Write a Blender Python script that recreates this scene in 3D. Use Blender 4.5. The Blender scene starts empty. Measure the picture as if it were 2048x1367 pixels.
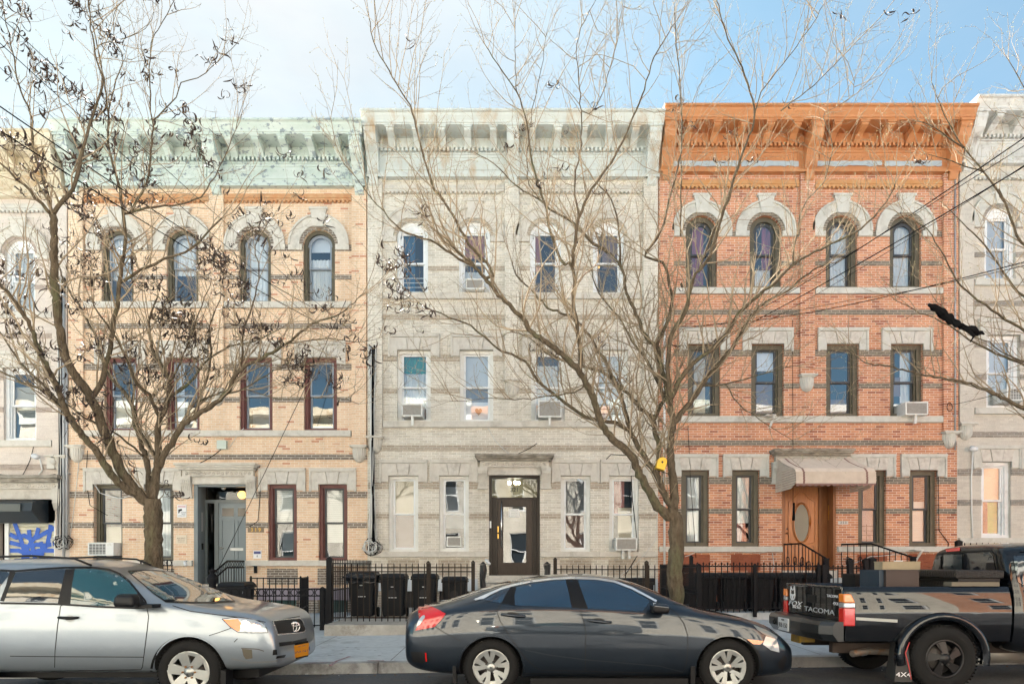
import bpy, bmesh, math, random
from mathutils import Vector, Matrix
from mathutils.bvhtree import BVHTree
from mathutils.geometry import tessellate_polygon
R = math.radians
F, H, HY, CX = 1365.0, 1.5, 1128.0, 1024.0     # focal length in px of the 2048 px frame, eye height, horizon
YF = 17.96                                       # the facade plane
S = F / YF
rnd = random.Random(7)
scene = bpy.context.scene
COL = scene.collection

def P(x, y, Y): return Vector(((x - CX) * Y / F, Y, H + (HY - y) * Y / F))
def fx(x): return (x - CX) / S
def fz(y): return H + (HY - y) / S
def gz(X, Y=9.6): return 0.014 * (X - 1.1)

# ------------------------------------------------------------------ materials
def nodes(name):
    m = bpy.data.materials.new(name); m.use_nodes = True
    nt = m.node_tree; nt.nodes.clear()
    out = nt.nodes.new('ShaderNodeOutputMaterial')
    return m, nt, out
def N(nt, t, **kw):
    n = nt.nodes.new(t)
    for k, v in kw.items():
        if k in n.inputs: n.inputs[k].default_value = v
        else: setattr(n, k, v)
    return n
def rgba(c): return (c[0], c[1], c[2], 1.0)
MATS = {}
def mat(name, col, rough=.6, metal=0., col2=None, nscale=6., namt=None, bump=0., bscale=40., coat=0., spec=.5, dirt=None, dscale=1.5, emit=None, estr=0., stretch=(1,1,1), coatr=.03, dr=(.52,.68)):
    if name in MATS: return MATS[name]
    m, nt, out = nodes(name)
    p = N(nt, 'ShaderNodeBsdfPrincipled')
    p.inputs['Roughness'].default_value = rough; p.inputs['Metallic'].default_value = metal
    p.inputs['Coat Weight'].default_value = coat; p.inputs['Coat Roughness'].default_value = coatr
    p.inputs['Specular IOR Level'].default_value = spec
    if 'paint_' in name or 'tinted' in name: p.inputs['Coat IOR'].default_value = 1.55
    p.inputs['Base Color'].default_value = rgba(col)
    geo = N(nt, 'ShaderNodeNewGeometry')
    mp = N(nt, 'ShaderNodeMapping'); mp.inputs['Scale'].default_value = stretch
    nt.links.new(geo.outputs['Position'], mp.inputs['Vector'])
    src = None
    if col2 is not None:
        n = N(nt, 'ShaderNodeTexNoise'); n.inputs['Scale'].default_value = nscale; n.inputs['Detail'].default_value = 5
        n.inputs['Roughness'].default_value = .65
        nt.links.new(mp.outputs[0], n.inputs['Vector'])
        r = N(nt, 'ShaderNodeValToRGB'); r.color_ramp.elements[0].position = .35; r.color_ramp.elements[1].position = .65
        r.color_ramp.elements[0].color = rgba(col); r.color_ramp.elements[1].color = rgba(col2)
        nt.links.new(n.outputs['Fac'], r.inputs[0]); src = r.outputs[0]
    if dirt is not None:
        n = N(nt, 'ShaderNodeTexNoise'); n.inputs['Scale'].default_value = dscale; n.inputs['Detail'].default_value = 8
        n.inputs['Roughness'].default_value = .7
        nt.links.new(mp.outputs[0], n.inputs['Vector'])
        r = N(nt, 'ShaderNodeValToRGB'); r.color_ramp.elements[0].position = dr[0]; r.color_ramp.elements[1].position = dr[1]
        r.color_ramp.elements[0].color = (0,0,0,1); r.color_ramp.elements[1].color = (1,1,1,1)
        nt.links.new(n.outputs['Fac'], r.inputs[0])
        mx = N(nt, 'ShaderNodeMix', data_type='RGBA')
        nt.links.new(r.outputs[0], mx.inputs[0])
        if src: nt.links.new(src, mx.inputs[6])
        else: mx.inputs[6].default_value = rgba(col)
        mx.inputs[7].default_value = rgba(dirt); src = mx.outputs[2]
    if src: nt.links.new(src, p.inputs['Base Color'])
    if bump:
        n = N(nt, 'ShaderNodeTexNoise'); n.inputs['Scale'].default_value = bscale; n.inputs['Detail'].default_value = 4
        nt.links.new(mp.outputs[0], n.inputs['Vector'])
        b = N(nt, 'ShaderNodeBump'); b.inputs['Strength'].default_value = bump; b.inputs['Distance'].default_value = .02
        nt.links.new(n.outputs['Fac'], b.inputs['Height']); nt.links.new(b.outputs[0], p.inputs['Normal'])
    if emit is not None:
        p.inputs['Emission Color'].default_value = rgba(emit); p.inputs['Emission Strength'].default_value = estr
    nt.links.new(p.outputs[0], out.inputs[0])
    MATS[name] = m
    return m

def brick(name, c1, c2, mortar, c3=None, c3amt=.0, bw=.2185, rh=.0644, ms=.006, bump=.5, rough=.85, grime=(.35,.33,.3), gamt=.25, rockf=0.):
    if name in MATS: return MATS[name]
    m, nt, out = nodes(name)
    p = N(nt, 'ShaderNodeBsdfPrincipled'); p.inputs['Roughness'].default_value = rough
    p.inputs['Specular IOR Level'].default_value = .25
    geo = N(nt, 'ShaderNodeNewGeometry'); sx = N(nt, 'ShaderNodeSeparateXYZ')
    nt.links.new(geo.outputs['Position'], sx.inputs[0])
    ad = N(nt, 'ShaderNodeMath', operation='ADD'); nt.links.new(sx.outputs[0], ad.inputs[0]); nt.links.new(sx.outputs[1], ad.inputs[1])
    cb = N(nt, 'ShaderNodeCombineXYZ'); nt.links.new(ad.outputs[0], cb.inputs[0]); nt.links.new(sx.outputs[2], cb.inputs[1])
    b = N(nt, 'ShaderNodeTexBrick'); b.offset = .5
    b.inputs['Color1'].default_value = rgba(c1); b.inputs['Color2'].default_value = rgba(c2); b.inputs['Mortar'].default_value = rgba(mortar)
    b.inputs['Scale'].default_value = 1; b.inputs['Mortar Size'].default_value = ms; b.inputs['Mortar Smooth'].default_value = .3
    b.inputs['Bias'].default_value = 0; b.inputs['Brick Width'].default_value = bw; b.inputs['Row Height'].default_value = rh
    nt.links.new(cb.outputs[0], b.inputs['Vector'])
    src = b.outputs['Color']
    if c3 is not None:
        # a second brick pattern on the same grid picks the odd-coloured bricks
        b2 = N(nt, 'ShaderNodeTexBrick'); b2.offset = .5
        b2.inputs['Color1'].default_value = (0,0,0,1); b2.inputs['Color2'].default_value = (1,1,1,1); b2.inputs['Mortar'].default_value = (0,0,0,1)
        b2.inputs['Scale'].default_value = 1; b2.inputs['Mortar Size'].default_value = ms; b2.inputs['Brick Width'].default_value = bw; b2.inputs['Row Height'].default_value = rh
        mp2 = N(nt, 'ShaderNodeVectorMath', operation='ADD'); mp2.inputs[1].default_value = (bw*40, rh*60, 0)
        nt.links.new(cb.outputs[0], mp2.inputs[0]); nt.links.new(mp2.outputs[0], b2.inputs['Vector'])
        r = N(nt, 'ShaderNodeValToRGB'); r.color_ramp.elements[0].position = 1 - c3amt - .02; r.color_ramp.elements[1].position = 1 - c3amt
        r.color_ramp.elements[0].color = (0,0,0,1); r.color_ramp.elements[1].color = (1,1,1,1)
        nt.links.new(b2.outputs['Color'], r.inputs[0])
        mx = N(nt, 'ShaderNodeMix', data_type='RGBA'); nt.links.new(r.outputs[0], mx.inputs[0]); nt.links.new(src, mx.inputs[6]); mx.inputs[7].default_value = rgba(c3)
        src = mx.outputs[2]
    n = N(nt, 'ShaderNodeTexNoise'); n.inputs['Scale'].default_value = 1.5; n.inputs['Detail'].default_value = 9; n.inputs['Roughness'].default_value = .7
    mp = N(nt, 'ShaderNodeMapping'); mp.inputs['Scale'].default_value = (1, 1, .3)
    nt.links.new(geo.outputs['Position'], mp.inputs[0]); nt.links.new(mp.outputs[0], n.inputs['Vector'])
    r = N(nt, 'ShaderNodeValToRGB'); r.color_ramp.elements[0].position = .47; r.color_ramp.elements[1].position = .68
    r.color_ramp.elements[0].color = (0,0,0,1); r.color_ramp.elements[1].color = (gamt,gamt,gamt,1)
    nt.links.new(n.outputs['Fac'], r.inputs[0])
    mx = N(nt, 'ShaderNodeMix', data_type='RGBA', blend_type='MULTIPLY'); nt.links.new(r.outputs[0], mx.inputs[0]); nt.links.new(src, mx.inputs[6]); mx.inputs[7].default_value = rgba(grime)
    src = mx.outputs[2]
    n3 = N(nt, 'ShaderNodeTexNoise'); n3.inputs['Scale'].default_value = 45; n3.inputs['Detail'].default_value = 3
    nt.links.new(geo.outputs['Position'], n3.inputs['Vector'])
    hs = N(nt, 'ShaderNodeHueSaturation'); mr = N(nt, 'ShaderNodeMapRange'); mr.inputs[3].default_value = .78; mr.inputs[4].default_value = 1.22
    nt.links.new(n3.outputs['Fac'], mr.inputs[0]); nt.links.new(mr.outputs[0], hs.inputs['Value']); nt.links.new(src, hs.inputs['Color'])
    nt.links.new(hs.outputs[0], p.inputs['Base Color'])
    mul = N(nt, 'ShaderNodeMath', operation='MULTIPLY_ADD'); mul.inputs[1].default_value = -1.; 
    nt.links.new(b.outputs['Fac'], mul.inputs[0])
    m4 = N(nt, 'ShaderNodeMath', operation='MULTIPLY'); m4.inputs[1].default_value = .5 + rockf
    nt.links.new(n3.outputs['Fac'], m4.inputs[0]); nt.links.new(m4.outputs[0], mul.inputs[2])
    bp = N(nt, 'ShaderNodeBump'); bp.inputs['Strength'].default_value = bump; bp.inputs['Distance'].default_value = .012
    nt.links.new(mul.outputs[0], bp.inputs['Height']); nt.links.new(bp.outputs[0], p.inputs['Normal'])
    nt.links.new(p.outputs[0], out.inputs[0])
    MATS[name] = m
    return m

def glass(name, refl=.35, tint=(1,1,1), rough=.0, wav=.06):
    if name in MATS: return MATS[name]
    m, nt, out = nodes(name)
    g = N(nt, 'ShaderNodeBsdfGlossy'); g.inputs['Roughness'].default_value = rough; g.inputs['Color'].default_value = (.95,.97,1,1)
    t = N(nt, 'ShaderNodeBsdfTransparent'); t.inputs['Color'].default_value = rgba(tint)
    fr = N(nt, 'ShaderNodeFresnel'); fr.inputs['IOR'].default_value = 1.5
    ad = N(nt, 'ShaderNodeMath', operation='ADD', use_clamp=True); ad.inputs[1].default_value = refl
    nt.links.new(fr.outputs[0], ad.inputs[0])
    mx = N(nt, 'ShaderNodeMixShader'); nt.links.new(ad.outputs[0], mx.inputs[0]); nt.links.new(t.outputs[0], mx.inputs[1]); nt.links.new(g.outputs[0], mx.inputs[2])
    geo = N(nt, 'ShaderNodeNewGeometry'); n = N(nt, 'ShaderNodeTexNoise'); n.inputs['Scale'].default_value = 1.7; n.inputs['Detail'].default_value = 1
    nt.links.new(geo.outputs['Position'], n.inputs['Vector'])
    b = N(nt, 'ShaderNodeBump'); b.inputs['Strength'].default_value = wav; b.inputs['Distance'].default_value = .1
    nt.links.new(n.outputs['Fac'], b.inputs['Height']); nt.links.new(b.outputs[0], g.inputs['Normal'])
    nt.links.new(mx.outputs[0], out.inputs[0])
    MATS[name] = m
    return m

# ------------------------------------------------------------------ objects
ORG = {}
def tag(o, label=None, cat=None, group=None, kind=None):
    if label: o['label'] = label
    if cat: o['category'] = cat
    if group: o['group'] = group
    if kind: o['kind'] = kind
    return o
def empty(name, loc, label=None, cat=None, group=None):
    o = bpy.data.objects.new(name, None); COL.objects.link(o); o.location = loc; o.empty_display_size = .1
    ORG[o.name] = Vector(loc)
    return tag(o, label, cat, group)

class MB:
    def __init__(s): s.v = []; s.f = []; s.m = []; s.sm = []
    def add(s, vs, fs, mi=0, smooth=False):
        b = len(s.v); s.v += [Vector(v) for v in vs]
        for f in fs: s.f.append([b + i for i in f]); s.m.append(mi); s.sm.append(smooth)
        return s
    def box(s, x0, x1, y0, y1, z0, z1, mi=0):
        if x0 > x1: x0, x1 = x1, x0
        if y0 > y1: y0, y1 = y1, y0
        if z0 > z1: z0, z1 = z1, z0
        v = [(x0,y0,z0),(x1,y0,z0),(x1,y1,z0),(x0,y1,z0),(x0,y0,z1),(x1,y0,z1),(x1,y1,z1),(x0,y1,z1)]
        return s.add(v, [(0,3,2,1),(4,5,6,7),(0,1,5,4),(1,2,6,5),(2,3,7,6),(3,0,4,7)], mi)
    def hexa(s, v, mi=0):
        return s.add(v, [(0,3,2,1),(4,5,6,7),(0,1,5,4),(1,2,6,5),(2,3,7,6),(3,0,4,7)], mi)
    def quad(s, a, b, c, d, mi=0): return s.add([a,b,c,d], [(0,1,2,3)], mi)
    def prism_xz(s, poly, y0, y1, mi=0):       # outline in x,z pushed from y0 (front) to y1 (back)
        n = len(poly); vs = [(x, y0, z) for x, z in poly] + [(x, y1, z) for x, z in poly]
        tris = tessellate_polygon([[Vector((x, z, 0)) for x, z in poly]])
        fs = [tuple(t) for t in tris] + [tuple(n + i for i in reversed(t)) for t in tris]
        fs += [(i, (i+1) % n, n + (i+1) % n, n + i) for i in range(n)]
        return s.add(vs, fs, mi)
    def prism_yz(s, poly, x0, x1, mi=0, smooth=False):
        n = len(poly); vs = [(x0, y, z) for y, z in poly] + [(x1, y, z) for y, z in poly]
        tris = tessellate_polygon([[Vector((y, z, 0)) for y, z in poly]])
        s.add(vs, [tuple(t) for t in tris] + [tuple(n + i for i in reversed(t)) for t in tris], mi)
        return s.add(vs, [(i, (i+1) % n, n + (i+1) % n, n + i) for i in range(n)], mi, smooth)
    def prism_xy(s, poly, z0, z1, mi=0):
        n = len(poly); vs = [(x, y, z0) for x, y in poly] + [(x, y, z1) for x, y in poly]
        tris = tessellate_polygon([[Vector((x, y, 0)) for x, y in poly]])
        fs = [tuple(t) for t in tris] + [tuple(n + i for i in reversed(t)) for t in tris]
        fs += [(i, (i+1) % n, n + (i+1) % n, n + i) for i in range(n)]
        return s.add(vs, fs, mi)
    def tube(s, pts, rad, n=6, mi=0, smooth=True, caps=True):
        pts = [Vector(p) for p in pts]
        if not isinstance(rad, (list, tuple)): rad = [rad] * len(pts)
        b = len(s.v); ref = None; L = len(pts)
        for i, p in enumerate(pts):
            t = (pts[min(i+1, L-1)] - pts[max(i-1, 0)])
            if t.length < 1e-9: t = Vector((0,0,1))
            t.normalize()
            if ref is None:
                ref = t.orthogonal().normalized()
            ref = (ref - t * ref.dot(t))
            if ref.length < 1e-6: ref = t.orthogonal()
            ref.normalize(); bi = t.cross(ref)
            for k in range(n):
                a = 2*math.pi*k/n
                s.v.append(p + (ref*math.cos(a) + bi*math.sin(a))*rad[i])
        for i in range(L-1):
            for k in range(n):
                s.f.append([b+i*n+k, b+i*n+(k+1)%n, b+(i+1)*n+(k+1)%n, b+(i+1)*n+k]); s.m.append(mi); s.sm.append(smooth)
        if caps:
            s.f.append([b+k for k in reversed(range(n))]); s.m.append(mi); s.sm.append(False)
            s.f.append([b+(L-1)*n+k for k in range(n)]); s.m.append(mi); s.sm.append(False)
        return s
    def lathe(s, prof, origin, axis, n=24, mi=0, smooth=True):   # prof: (radius, along axis)
        axis = Vector(axis).normalized(); u = axis.orthogonal().normalized(); w = axis.cross(u); o = Vector(origin); b = len(s.v)
        for r, h in prof:
            for k in range(n):
                a = 2*math.pi*k/n; s.v.append(o + axis*h + (u*math.cos(a) + w*math.sin(a))*r)
        for i in range(len(prof)-1):
            for k in range(n):
                s.f.append([b+i*n+k, b+i*n+(k+1)%n, b+(i+1)*n+(k+1)%n, b+(i+1)*n+k]); s.m.append(mi); s.sm.append(smooth)
        return s
    def ring(s, cx, cz, r0, r1, y0, y1, a0=0, a1=math.pi, n=14, mi=0):
        for k in range(n):
            A, B = a0+(a1-a0)*k/n, a0+(a1-a0)*(k+1)/n
            q = [(cx+r*math.cos(a), y, cz+r*math.sin(a)) for y in (y0, y1) for r, a in ((r0,A),(r1,A),(r1,B),(r0,B))]
            s.add(q, [(0,1,2,3),(7,6,5,4),(1,5,6,2),(0,3,7,4)] + ([(0,4,5,1)] if k == 0 else []) + ([(3,2,6,7)] if k == n-1 else []), mi)
        return s
    def build(s, name, mats, parent=None, origin=None, recalc=True):
        off = ORG[parent.name] if parent is not None else Vector(origin or (0,0,0))
        me = bpy.data.meshes.new(name)
        me.from_pydata([v - off for v in s.v], [], s.f)
        if not isinstance(mats, (list, tuple)): mats = [mats]
        for m in mats: me.materials.append(m)
        me.polygons.foreach_set('material_index', s.m); me.polygons.foreach_set('use_smooth', s.sm)
        if recalc:
            bm = bmesh.new(); bm.from_mesh(me); bmesh.ops.recalc_face_normals(bm, faces=bm.faces); bm.to_mesh(me); bm.free()
        o = bpy.data.objects.new(name, me); COL.objects.link(o)
        if parent is not None: o.parent = parent
        else: o.location = off
        ORG[o.name] = off
        return o
def copy_tree(o, parent=None):
    c = o.copy(); COL.objects.link(c)
    if parent: c.parent = parent
    for ch in list(o.children): copy_tree(ch, c)
    return c
def text(body, size, loc, rot, m, parent=None, extrude=.004, name='lettering', align='CENTER', sx=1., shear=0.):
    cu = bpy.data.curves.new(name, 'FONT'); cu.body = body; cu.size = size; cu.align_x = align; cu.align_y = 'CENTER'; cu.extrude = extrude; cu.shear = shear
    t = bpy.data.objects.new('tmp', cu); COL.objects.link(t); bpy.context.view_layer.update()
    me = bpy.data.meshes.new_from_object(t); bpy.data.objects.remove(t); bpy.data.curves.remove(cu)
    me.materials.clear(); me.materials.append(m)
    o = bpy.data.objects.new(name, me); COL.objects.link(o)
    off = ORG[parent.name] if parent is not None else Vector((0,0,0))
    o.location = Vector(loc) - off; o.rotation_euler = rot; o.scale = (sx, 1, 1)
    if parent: o.parent = parent
    ORG[o.name] = Vector(loc)
    return o
FRONT = (R(90), 0, 0)

# ------------------------------------------------------------------ camera, light, world
cam = bpy.data.cameras.new('camera'); co = bpy.data.objects.new('camera', cam); COL.objects.link(co)
co.location = (0, 0, H); co.rotation_euler = (R(90), 0, 0)
cam.sensor_width = 36; cam.lens = 36 * F / 2048; cam.shift_y = (HY - 683.5) / 2048; cam.clip_end = 3000; cam.clip_start = .05
scene.camera = co
AZ, EL = 30, 43            # the sun stands behind the houses, to the left
sunv = Vector((-math.sin(R(AZ))*math.cos(R(EL)), math.cos(R(AZ))*math.cos(R(EL)), math.sin(R(EL))))
sl = bpy.data.lights.new('sun', 'SUN'); sl.energy = 5.0; sl.angle = R(.6); sl.color = (1, .93, .82)
so = bpy.data.objects.new('sun', sl); COL.objects.link(so); so.rotation_euler = (-sunv).to_track_quat('-Z', 'Y').to_euler()
w = bpy.data.worlds.new('World'); scene.world = w; w.use_nodes = True; nt = w.node_tree; nt.nodes.clear()
wo = N(nt, 'ShaderNodeOutputWorld'); bg = N(nt, 'ShaderNodeBackground'); bg.inputs[1].default_value = .05
sky = N(nt, 'ShaderNodeTexSky', sky_type='NISHITA'); sky.sun_disc = False; sky.sun_elevation = R(EL); sky.sun_rotation = R(-AZ)
sky.air_density = .5; sky.dust_density = .4; sky.ozone_density = 1.0
# thin white cloud veil, thickest towards the sun
tc = N(nt, 'ShaderNodeTexCoord'); mp = N(nt, 'ShaderNodeMapping'); mp.inputs['Scale'].default_value = (1.2, 1.2, 3.0)
nt.links.new(tc.outputs['Generated'], mp.inputs[0])
nz = N(nt, 'ShaderNodeTexNoise'); nz.inputs['Scale'].default_value = 1.6; nz.inputs['Detail'].default_value = 7; nz.inputs['Roughness'].default_value = .55
nt.links.new(mp.outputs[0], nz.inputs['Vector'])
sep = N(nt, 'ShaderNodeVectorMath', operation='DOT_PRODUCT'); sep.inputs[1].default_value = sunv; nt.links.new(tc.outputs['Generated'], sep.inputs[0])
mr = N(nt, 'ShaderNodeMapRange'); mr.inputs[1].default_value = .80; mr.inputs[2].default_value = 1.0; mr.inputs[3].default_value = .27; mr.inputs[4].default_value = .95
nt.links.new(sep.outputs['Value'], mr.inputs[0])
ma = N(nt, 'ShaderNodeMath', operation='MULTIPLY_ADD', use_clamp=True); ma.inputs[1].default_value = .5
nt.links.new(nz.outputs['Fac'], ma.inputs[0])
sb = N(nt, 'ShaderNodeMath', operation='SUBTRACT'); sb.inputs[1].default_value = .22
nt.links.new(mr.outputs[0], sb.inputs[0]); nt.links.new(sb.outputs[0], ma.inputs[2])
cl = N(nt, 'ShaderNodeTexNoise'); cl.inputs['Scale'].default_value = 2.2; cl.inputs['Detail'].default_value = 8; cl.inputs['Roughness'].default_value = .6; nt.links.new(mp.outputs[0], cl.inputs['Vector'])
cr_ = N(nt, 'ShaderNodeValToRGB'); cr_.color_ramp.elements[0].position = .3; cr_.color_ramp.elements[1].position = .7; cr_.color_ramp.elements[0].color = (1.95, 2.08, 2.22, 1); cr_.color_ramp.elements[1].color = (2.45, 2.48, 2.5, 1); nt.links.new(cl.outputs['Fac'], cr_.inputs[0])
mx = N(nt, 'ShaderNodeMix', data_type='RGBA'); nt.links.new(ma.outputs[0], mx.inputs[0]); tn = N(nt, 'ShaderNodeMix', data_type='RGBA', blend_type='MULTIPLY'); tn.inputs[0].default_value = 1; tn.inputs[7].default_value = (.52, .93, .82, 1); nt.links.new(sky.outputs[0], tn.inputs[6]); nt.links.new(tn.outputs[2], mx.inputs[6]); nt.links.new(cr_.outputs[0], mx.inputs[7])
nt.links.new(mx.outputs[2], bg.inputs[0]); nt.links.new(bg.outputs[0], wo.inputs[0])
scene.view_settings.view_transform = 'Standard'; scene.view_settings.look = 'None'; scene.view_settings.exposure = 3.0; scene.view_settings.gamma = 1
scene.cycles.max_bounces = 8; scene.cycles.diffuse_bounces = 4; scene.cycles.glossy_bounces = 4; scene.cycles.transparent_max_bounces = 12
scene.cycles.caustics_reflective = False; scene.cycles.use_denoising = True; scene.cycles.sample_clamp_indirect = 6

# ------------------------------------------------------------------ ground
asphalt = mat('asphalt', (.060,.068,.080), .9, col2=(.095,.105,.12), nscale=30, bump=.5, bscale=90, dirt=(.14,.135,.13), dscale=.7)
concrete = mat('pavement_concrete', (.47,.50,.51), .9, col2=(.56,.59,.60), nscale=8, bump=.3, bscale=60, dirt=(.34,.36,.36), dscale=1.1)
kerbm = mat('kerb_stone', (.3,.3,.29), .85, col2=(.4,.4,.39), nscale=5, bump=.4, bscale=30, dirt=(.16,.15,.15), dscale=2.)
slabm = mat('old_concrete', (.4,.37,.32), .9, col2=(.52,.49,.44), nscale=4, bump=.6, bscale=25, dirt=(.24,.21,.17), dscale=2.2)
jointm = mat('joint_dark', (.14,.13,.12), .95)
KY = 9.66                                        # kerb line
m = MB(); XS = [-3000, -60] + [x*2. for x in range(-29, 30)] + [60, 3000]
def base(x): return .014*(max(-60, min(60, x)) - 1.1)
ys = [-3000, -60, -9, -5, KY + .02]
for i in range(len(XS)-1):
    for j in range(len(ys)-1):
        m.quad((XS[i], ys[j], base(XS[i])), (XS[i+1], ys[j], base(XS[i+1])), (XS[i+1], ys[j+1], base(XS[i+1])), (XS[i], ys[j+1], base(XS[i])))
tag(m.build('road', asphalt, recalc=False), kind='structure')
def pave(X, Y): return .15 + base(X) + .02*(Y - KY)
m = MB(); ys = [KY + .16, 12, 15, 18.2, 40, 80, 3000]
for i in range(len(XS)-1):
    for j in range(len(ys)-1):
        f = lambda x, y: (x, y, pave(x, min(y, 18)))
        m.quad(f(XS[i], ys[j]), f(XS[i+1], ys[j]), f(XS[i+1], ys[j+1]), f(XS[i], ys[j+1]))
tag(m.build('sidewalk', concrete, recalc=False), kind='structure')
m = MB()
for i in range(-30, 30):                          # kerb stones
    x0, x1 = i*1.9 + .006, (i+1)*1.9 - .006; j = rnd.uniform(-.006, .006)
    m.hexa([(x0,KY+j,base(x0)-.1),(x1,KY+j,base(x1)-.1),(x1,KY+.17,base(x1)-.1),(x0,KY+.17,base(x0)-.1),
            (x0,KY+.015+j,pave(x0,KY)),(x1,KY+.015+j,pave(x1,KY)),(x1,KY+.17,pave(x1,KY)+.004),(x0,KY+.17,pave(x0,KY)+.004)])
tag(m.build('kerb', kerbm), kind='structure')
m = MB()                                           # scored joints of the pavement
for i in range(-14, 15):
    x = -.2 + i*1.55
    for y0, y1 in ((KY+.18, 12.9), (12.9, 14.6)):
        m.quad((x-.006,y0,pave(x,y0)+.004),(x+.006,y0,pave(x,y0)+.004),(x+.006,y1,pave(x,y1)+.004),(x-.006,y1,pave(x,y1)+.004))
for y in (11.25,):
    for i in range(-15, 15): m.quad((i*2.,y-.006,pave(i*2.,y)+.0045),(i*2.+2,y-.006,pave(i*2.+2,y)+.0045),(i*2.+2,y+.006,pave(i*2.+2,y)+.0045),(i*2.,y+.006,pave(i*2.,y)+.0045))
tag(m.build('pavement_joints', jointm, recalc=False), kind='structure')
m = MB(); ys2 = [-3000, -9, -4.4]
for i in range(len(XS)-1):
    for j in range(2): m.quad(*[(x, y, base(x)+.15) for x, y in ((XS[i],ys2[j]),(XS[i+1],ys2[j]),(XS[i+1],ys2[j+1]),(XS[i],ys2[j+1]))])
    m.quad((XS[i],-4.4,base(XS[i])),(XS[i+1],-4.4,base(XS[i+1])),(XS[i+1],-4.4,base(XS[i+1])+.15),(XS[i],-4.4,base(XS[i])+.15))
tag(m.build('far_sidewalk', concrete, recalc=False), kind='structure')
# pink survey paint sprayed on the pavement
pinkm = mat('spray_paint', (.34,.12,.13), .9, col2=(.34,.36,.37), nscale=25)
m = MB()
def strip(mb, pts, w, lift=.006):
    for (a, b) in zip(pts, pts[1:]):
        a = Vector(a); b = Vector(b); d = (b-a).normalized(); n = Vector((-d.y, d.x))*w*.5
        q = [a-n, b-n, b+n, a+n]; mb.quad(*[(p.x, p.y, pave(p.x, p.y)+lift) for p in q])
def gp(x, y):   # pixel to pavement point
    Y = 11.
    for _ in range(8):
        X = (x-CX)*Y/F; Y = (H - pave(X, Y))*F/(y-HY)
    return ((x-CX)*Y/F, Y)
strip(m, [gp(660,1331), gp(672,1322), gp(700,1312)], .05)
strip(m, [gp(610,1327), gp(640,1325), gp(672,1323)], .035, .007)
strip(m, [gp(735,1321), gp(768,1321)], .06, .008)
tag(m.build('paint_mark', pinkm, recalc=False), 'faded pink spray paint strokes on the grey pavement near the kerb', 'paint mark')
# litter in the gutter
litm = [mat('leaf_litter', (.13,.08,.05), .9), mat('paper_litter', (.6,.6,.6), .8)]
m = MB()
for i in range(260):
    X = rnd.uniform(-4.5, 8.5); Y = KY - abs(rnd.gauss(0, .16)) - .02; s_ = rnd.uniform(.006, .022); a = rnd.uniform(0, 6.3)
    z = base(X) + .004; u = Vector((math.cos(a), math.sin(a), rnd.uniform(-.3,.3)))*s_; v = Vector((-math.sin(a), math.cos(a), rnd.uniform(0,.3)))*s_*.6
    c = Vector((X, Y, z + .008)); m.add([c-u-v, c+u-v, c+u+v, c-u+v], [(0,1,2,3)], 1 if rnd.random() < .12 else 0)
tag(m.build('gutter_litter', litm, recalc=False), 'scraps of dead leaf and paper along the gutter', 'litter', kind='stuff')

# cracks, gum and stains on the pavement
rc = random.Random(12); m = MB()
for k in range(16):
    x, y = rc.uniform(-4.5, 8), rc.uniform(KY+.3, 12.6); ang = rc.uniform(0, 6.3); pts = [(x, y)]
    for i in range(rc.randint(5, 12)): ang += rc.gauss(0, .45); x += .13*math.cos(ang); y += .10*math.sin(ang); y = max(KY+.25, min(12.7, y)); pts.append((x, y))
    strip(m, pts, rc.uniform(.006,.013), .0045)
tag(m.build('pavement_cracks', jointm, recalc=False), kind='structure')
m = MB()
for k in range(150):
    x, y, r_ = rc.uniform(-5, 9), rc.uniform(KY+.2, 12.7), rc.uniform(.012,.04); n = 7
    m.add([(x+r_*math.cos(t*6.283/n)*rc.uniform(.7,1.2), y+r_*.9*math.sin(t*6.283/n)*rc.uniform(.7,1.2), pave(x,y)+.005) for t in range(n)], [tuple(range(n))])
tag(m.build('pavement_spots', mat('gum_spots', (.22,.22,.22), .9), recalc=False), kind='structure')
m = MB()
for k in range(60):
    x, y, r_ = rc.uniform(-5, 9), rc.uniform(9.0, KY-.1), rc.uniform(.02,.10); n = 9
    m.add([(x+r_*1.6*math.cos(t*6.283/n)*rc.uniform(.6,1.2), y+r_*.8*math.sin(t*6.283/n)*rc.uniform(.6,1.2), base(x)+.004) for t in range(n)], [tuple(range(n))])
tag(m.build('road_stains', mat('oil_stain', (.035,.035,.037), .6), recalc=False), kind='structure')
# ------------------------------------------------------------------ houses
stone = mat('limestone', (.56,.52,.46), .9, col2=(.63,.60,.54), nscale=7, bump=.35, bscale=26, dirt=(.42,.39,.34), dscale=2.4)
stone_grey = mat('limestone_grey', (.54,.53,.48), .9, col2=(.61,.60,.55), nscale=7, bump=.35, bscale=26, dirt=(.42,.40,.36), dscale=2.)
stone_rock = mat('rockfaced_stone', (.54,.50,.45), .95, col2=(.63,.60,.54), nscale=9, bump=.8, bscale=11, dirt=(.44,.40,.35), dscale=4)
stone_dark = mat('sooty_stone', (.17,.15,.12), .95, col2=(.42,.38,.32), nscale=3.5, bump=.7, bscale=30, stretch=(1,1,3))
glass_w = glass('window_glass', .06, (.93,.96,.96), wav=.02)
glass_u = glass('upper_window_glass', .15, (.95,.97,.97), wav=.015)
glass_d = glass('door_glass', .09, (.5,.42,.28), wav=.03)
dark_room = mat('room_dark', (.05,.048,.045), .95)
black = mat('black_iron', (.006,.006,.008), .6, spec=.2, bump=.2, bscale=60)
white_pl = mat('white_plastic', (.72,.72,.7), .5)
cab_blk = mat('cable_black', (.01,.01,.011), .95, spec=0.)
cab_wht = mat('cable_white', (.6,.6,.58), .6)
alu = mat('grey_metal', (.45,.46,.46), .45, metal=.6)
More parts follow.
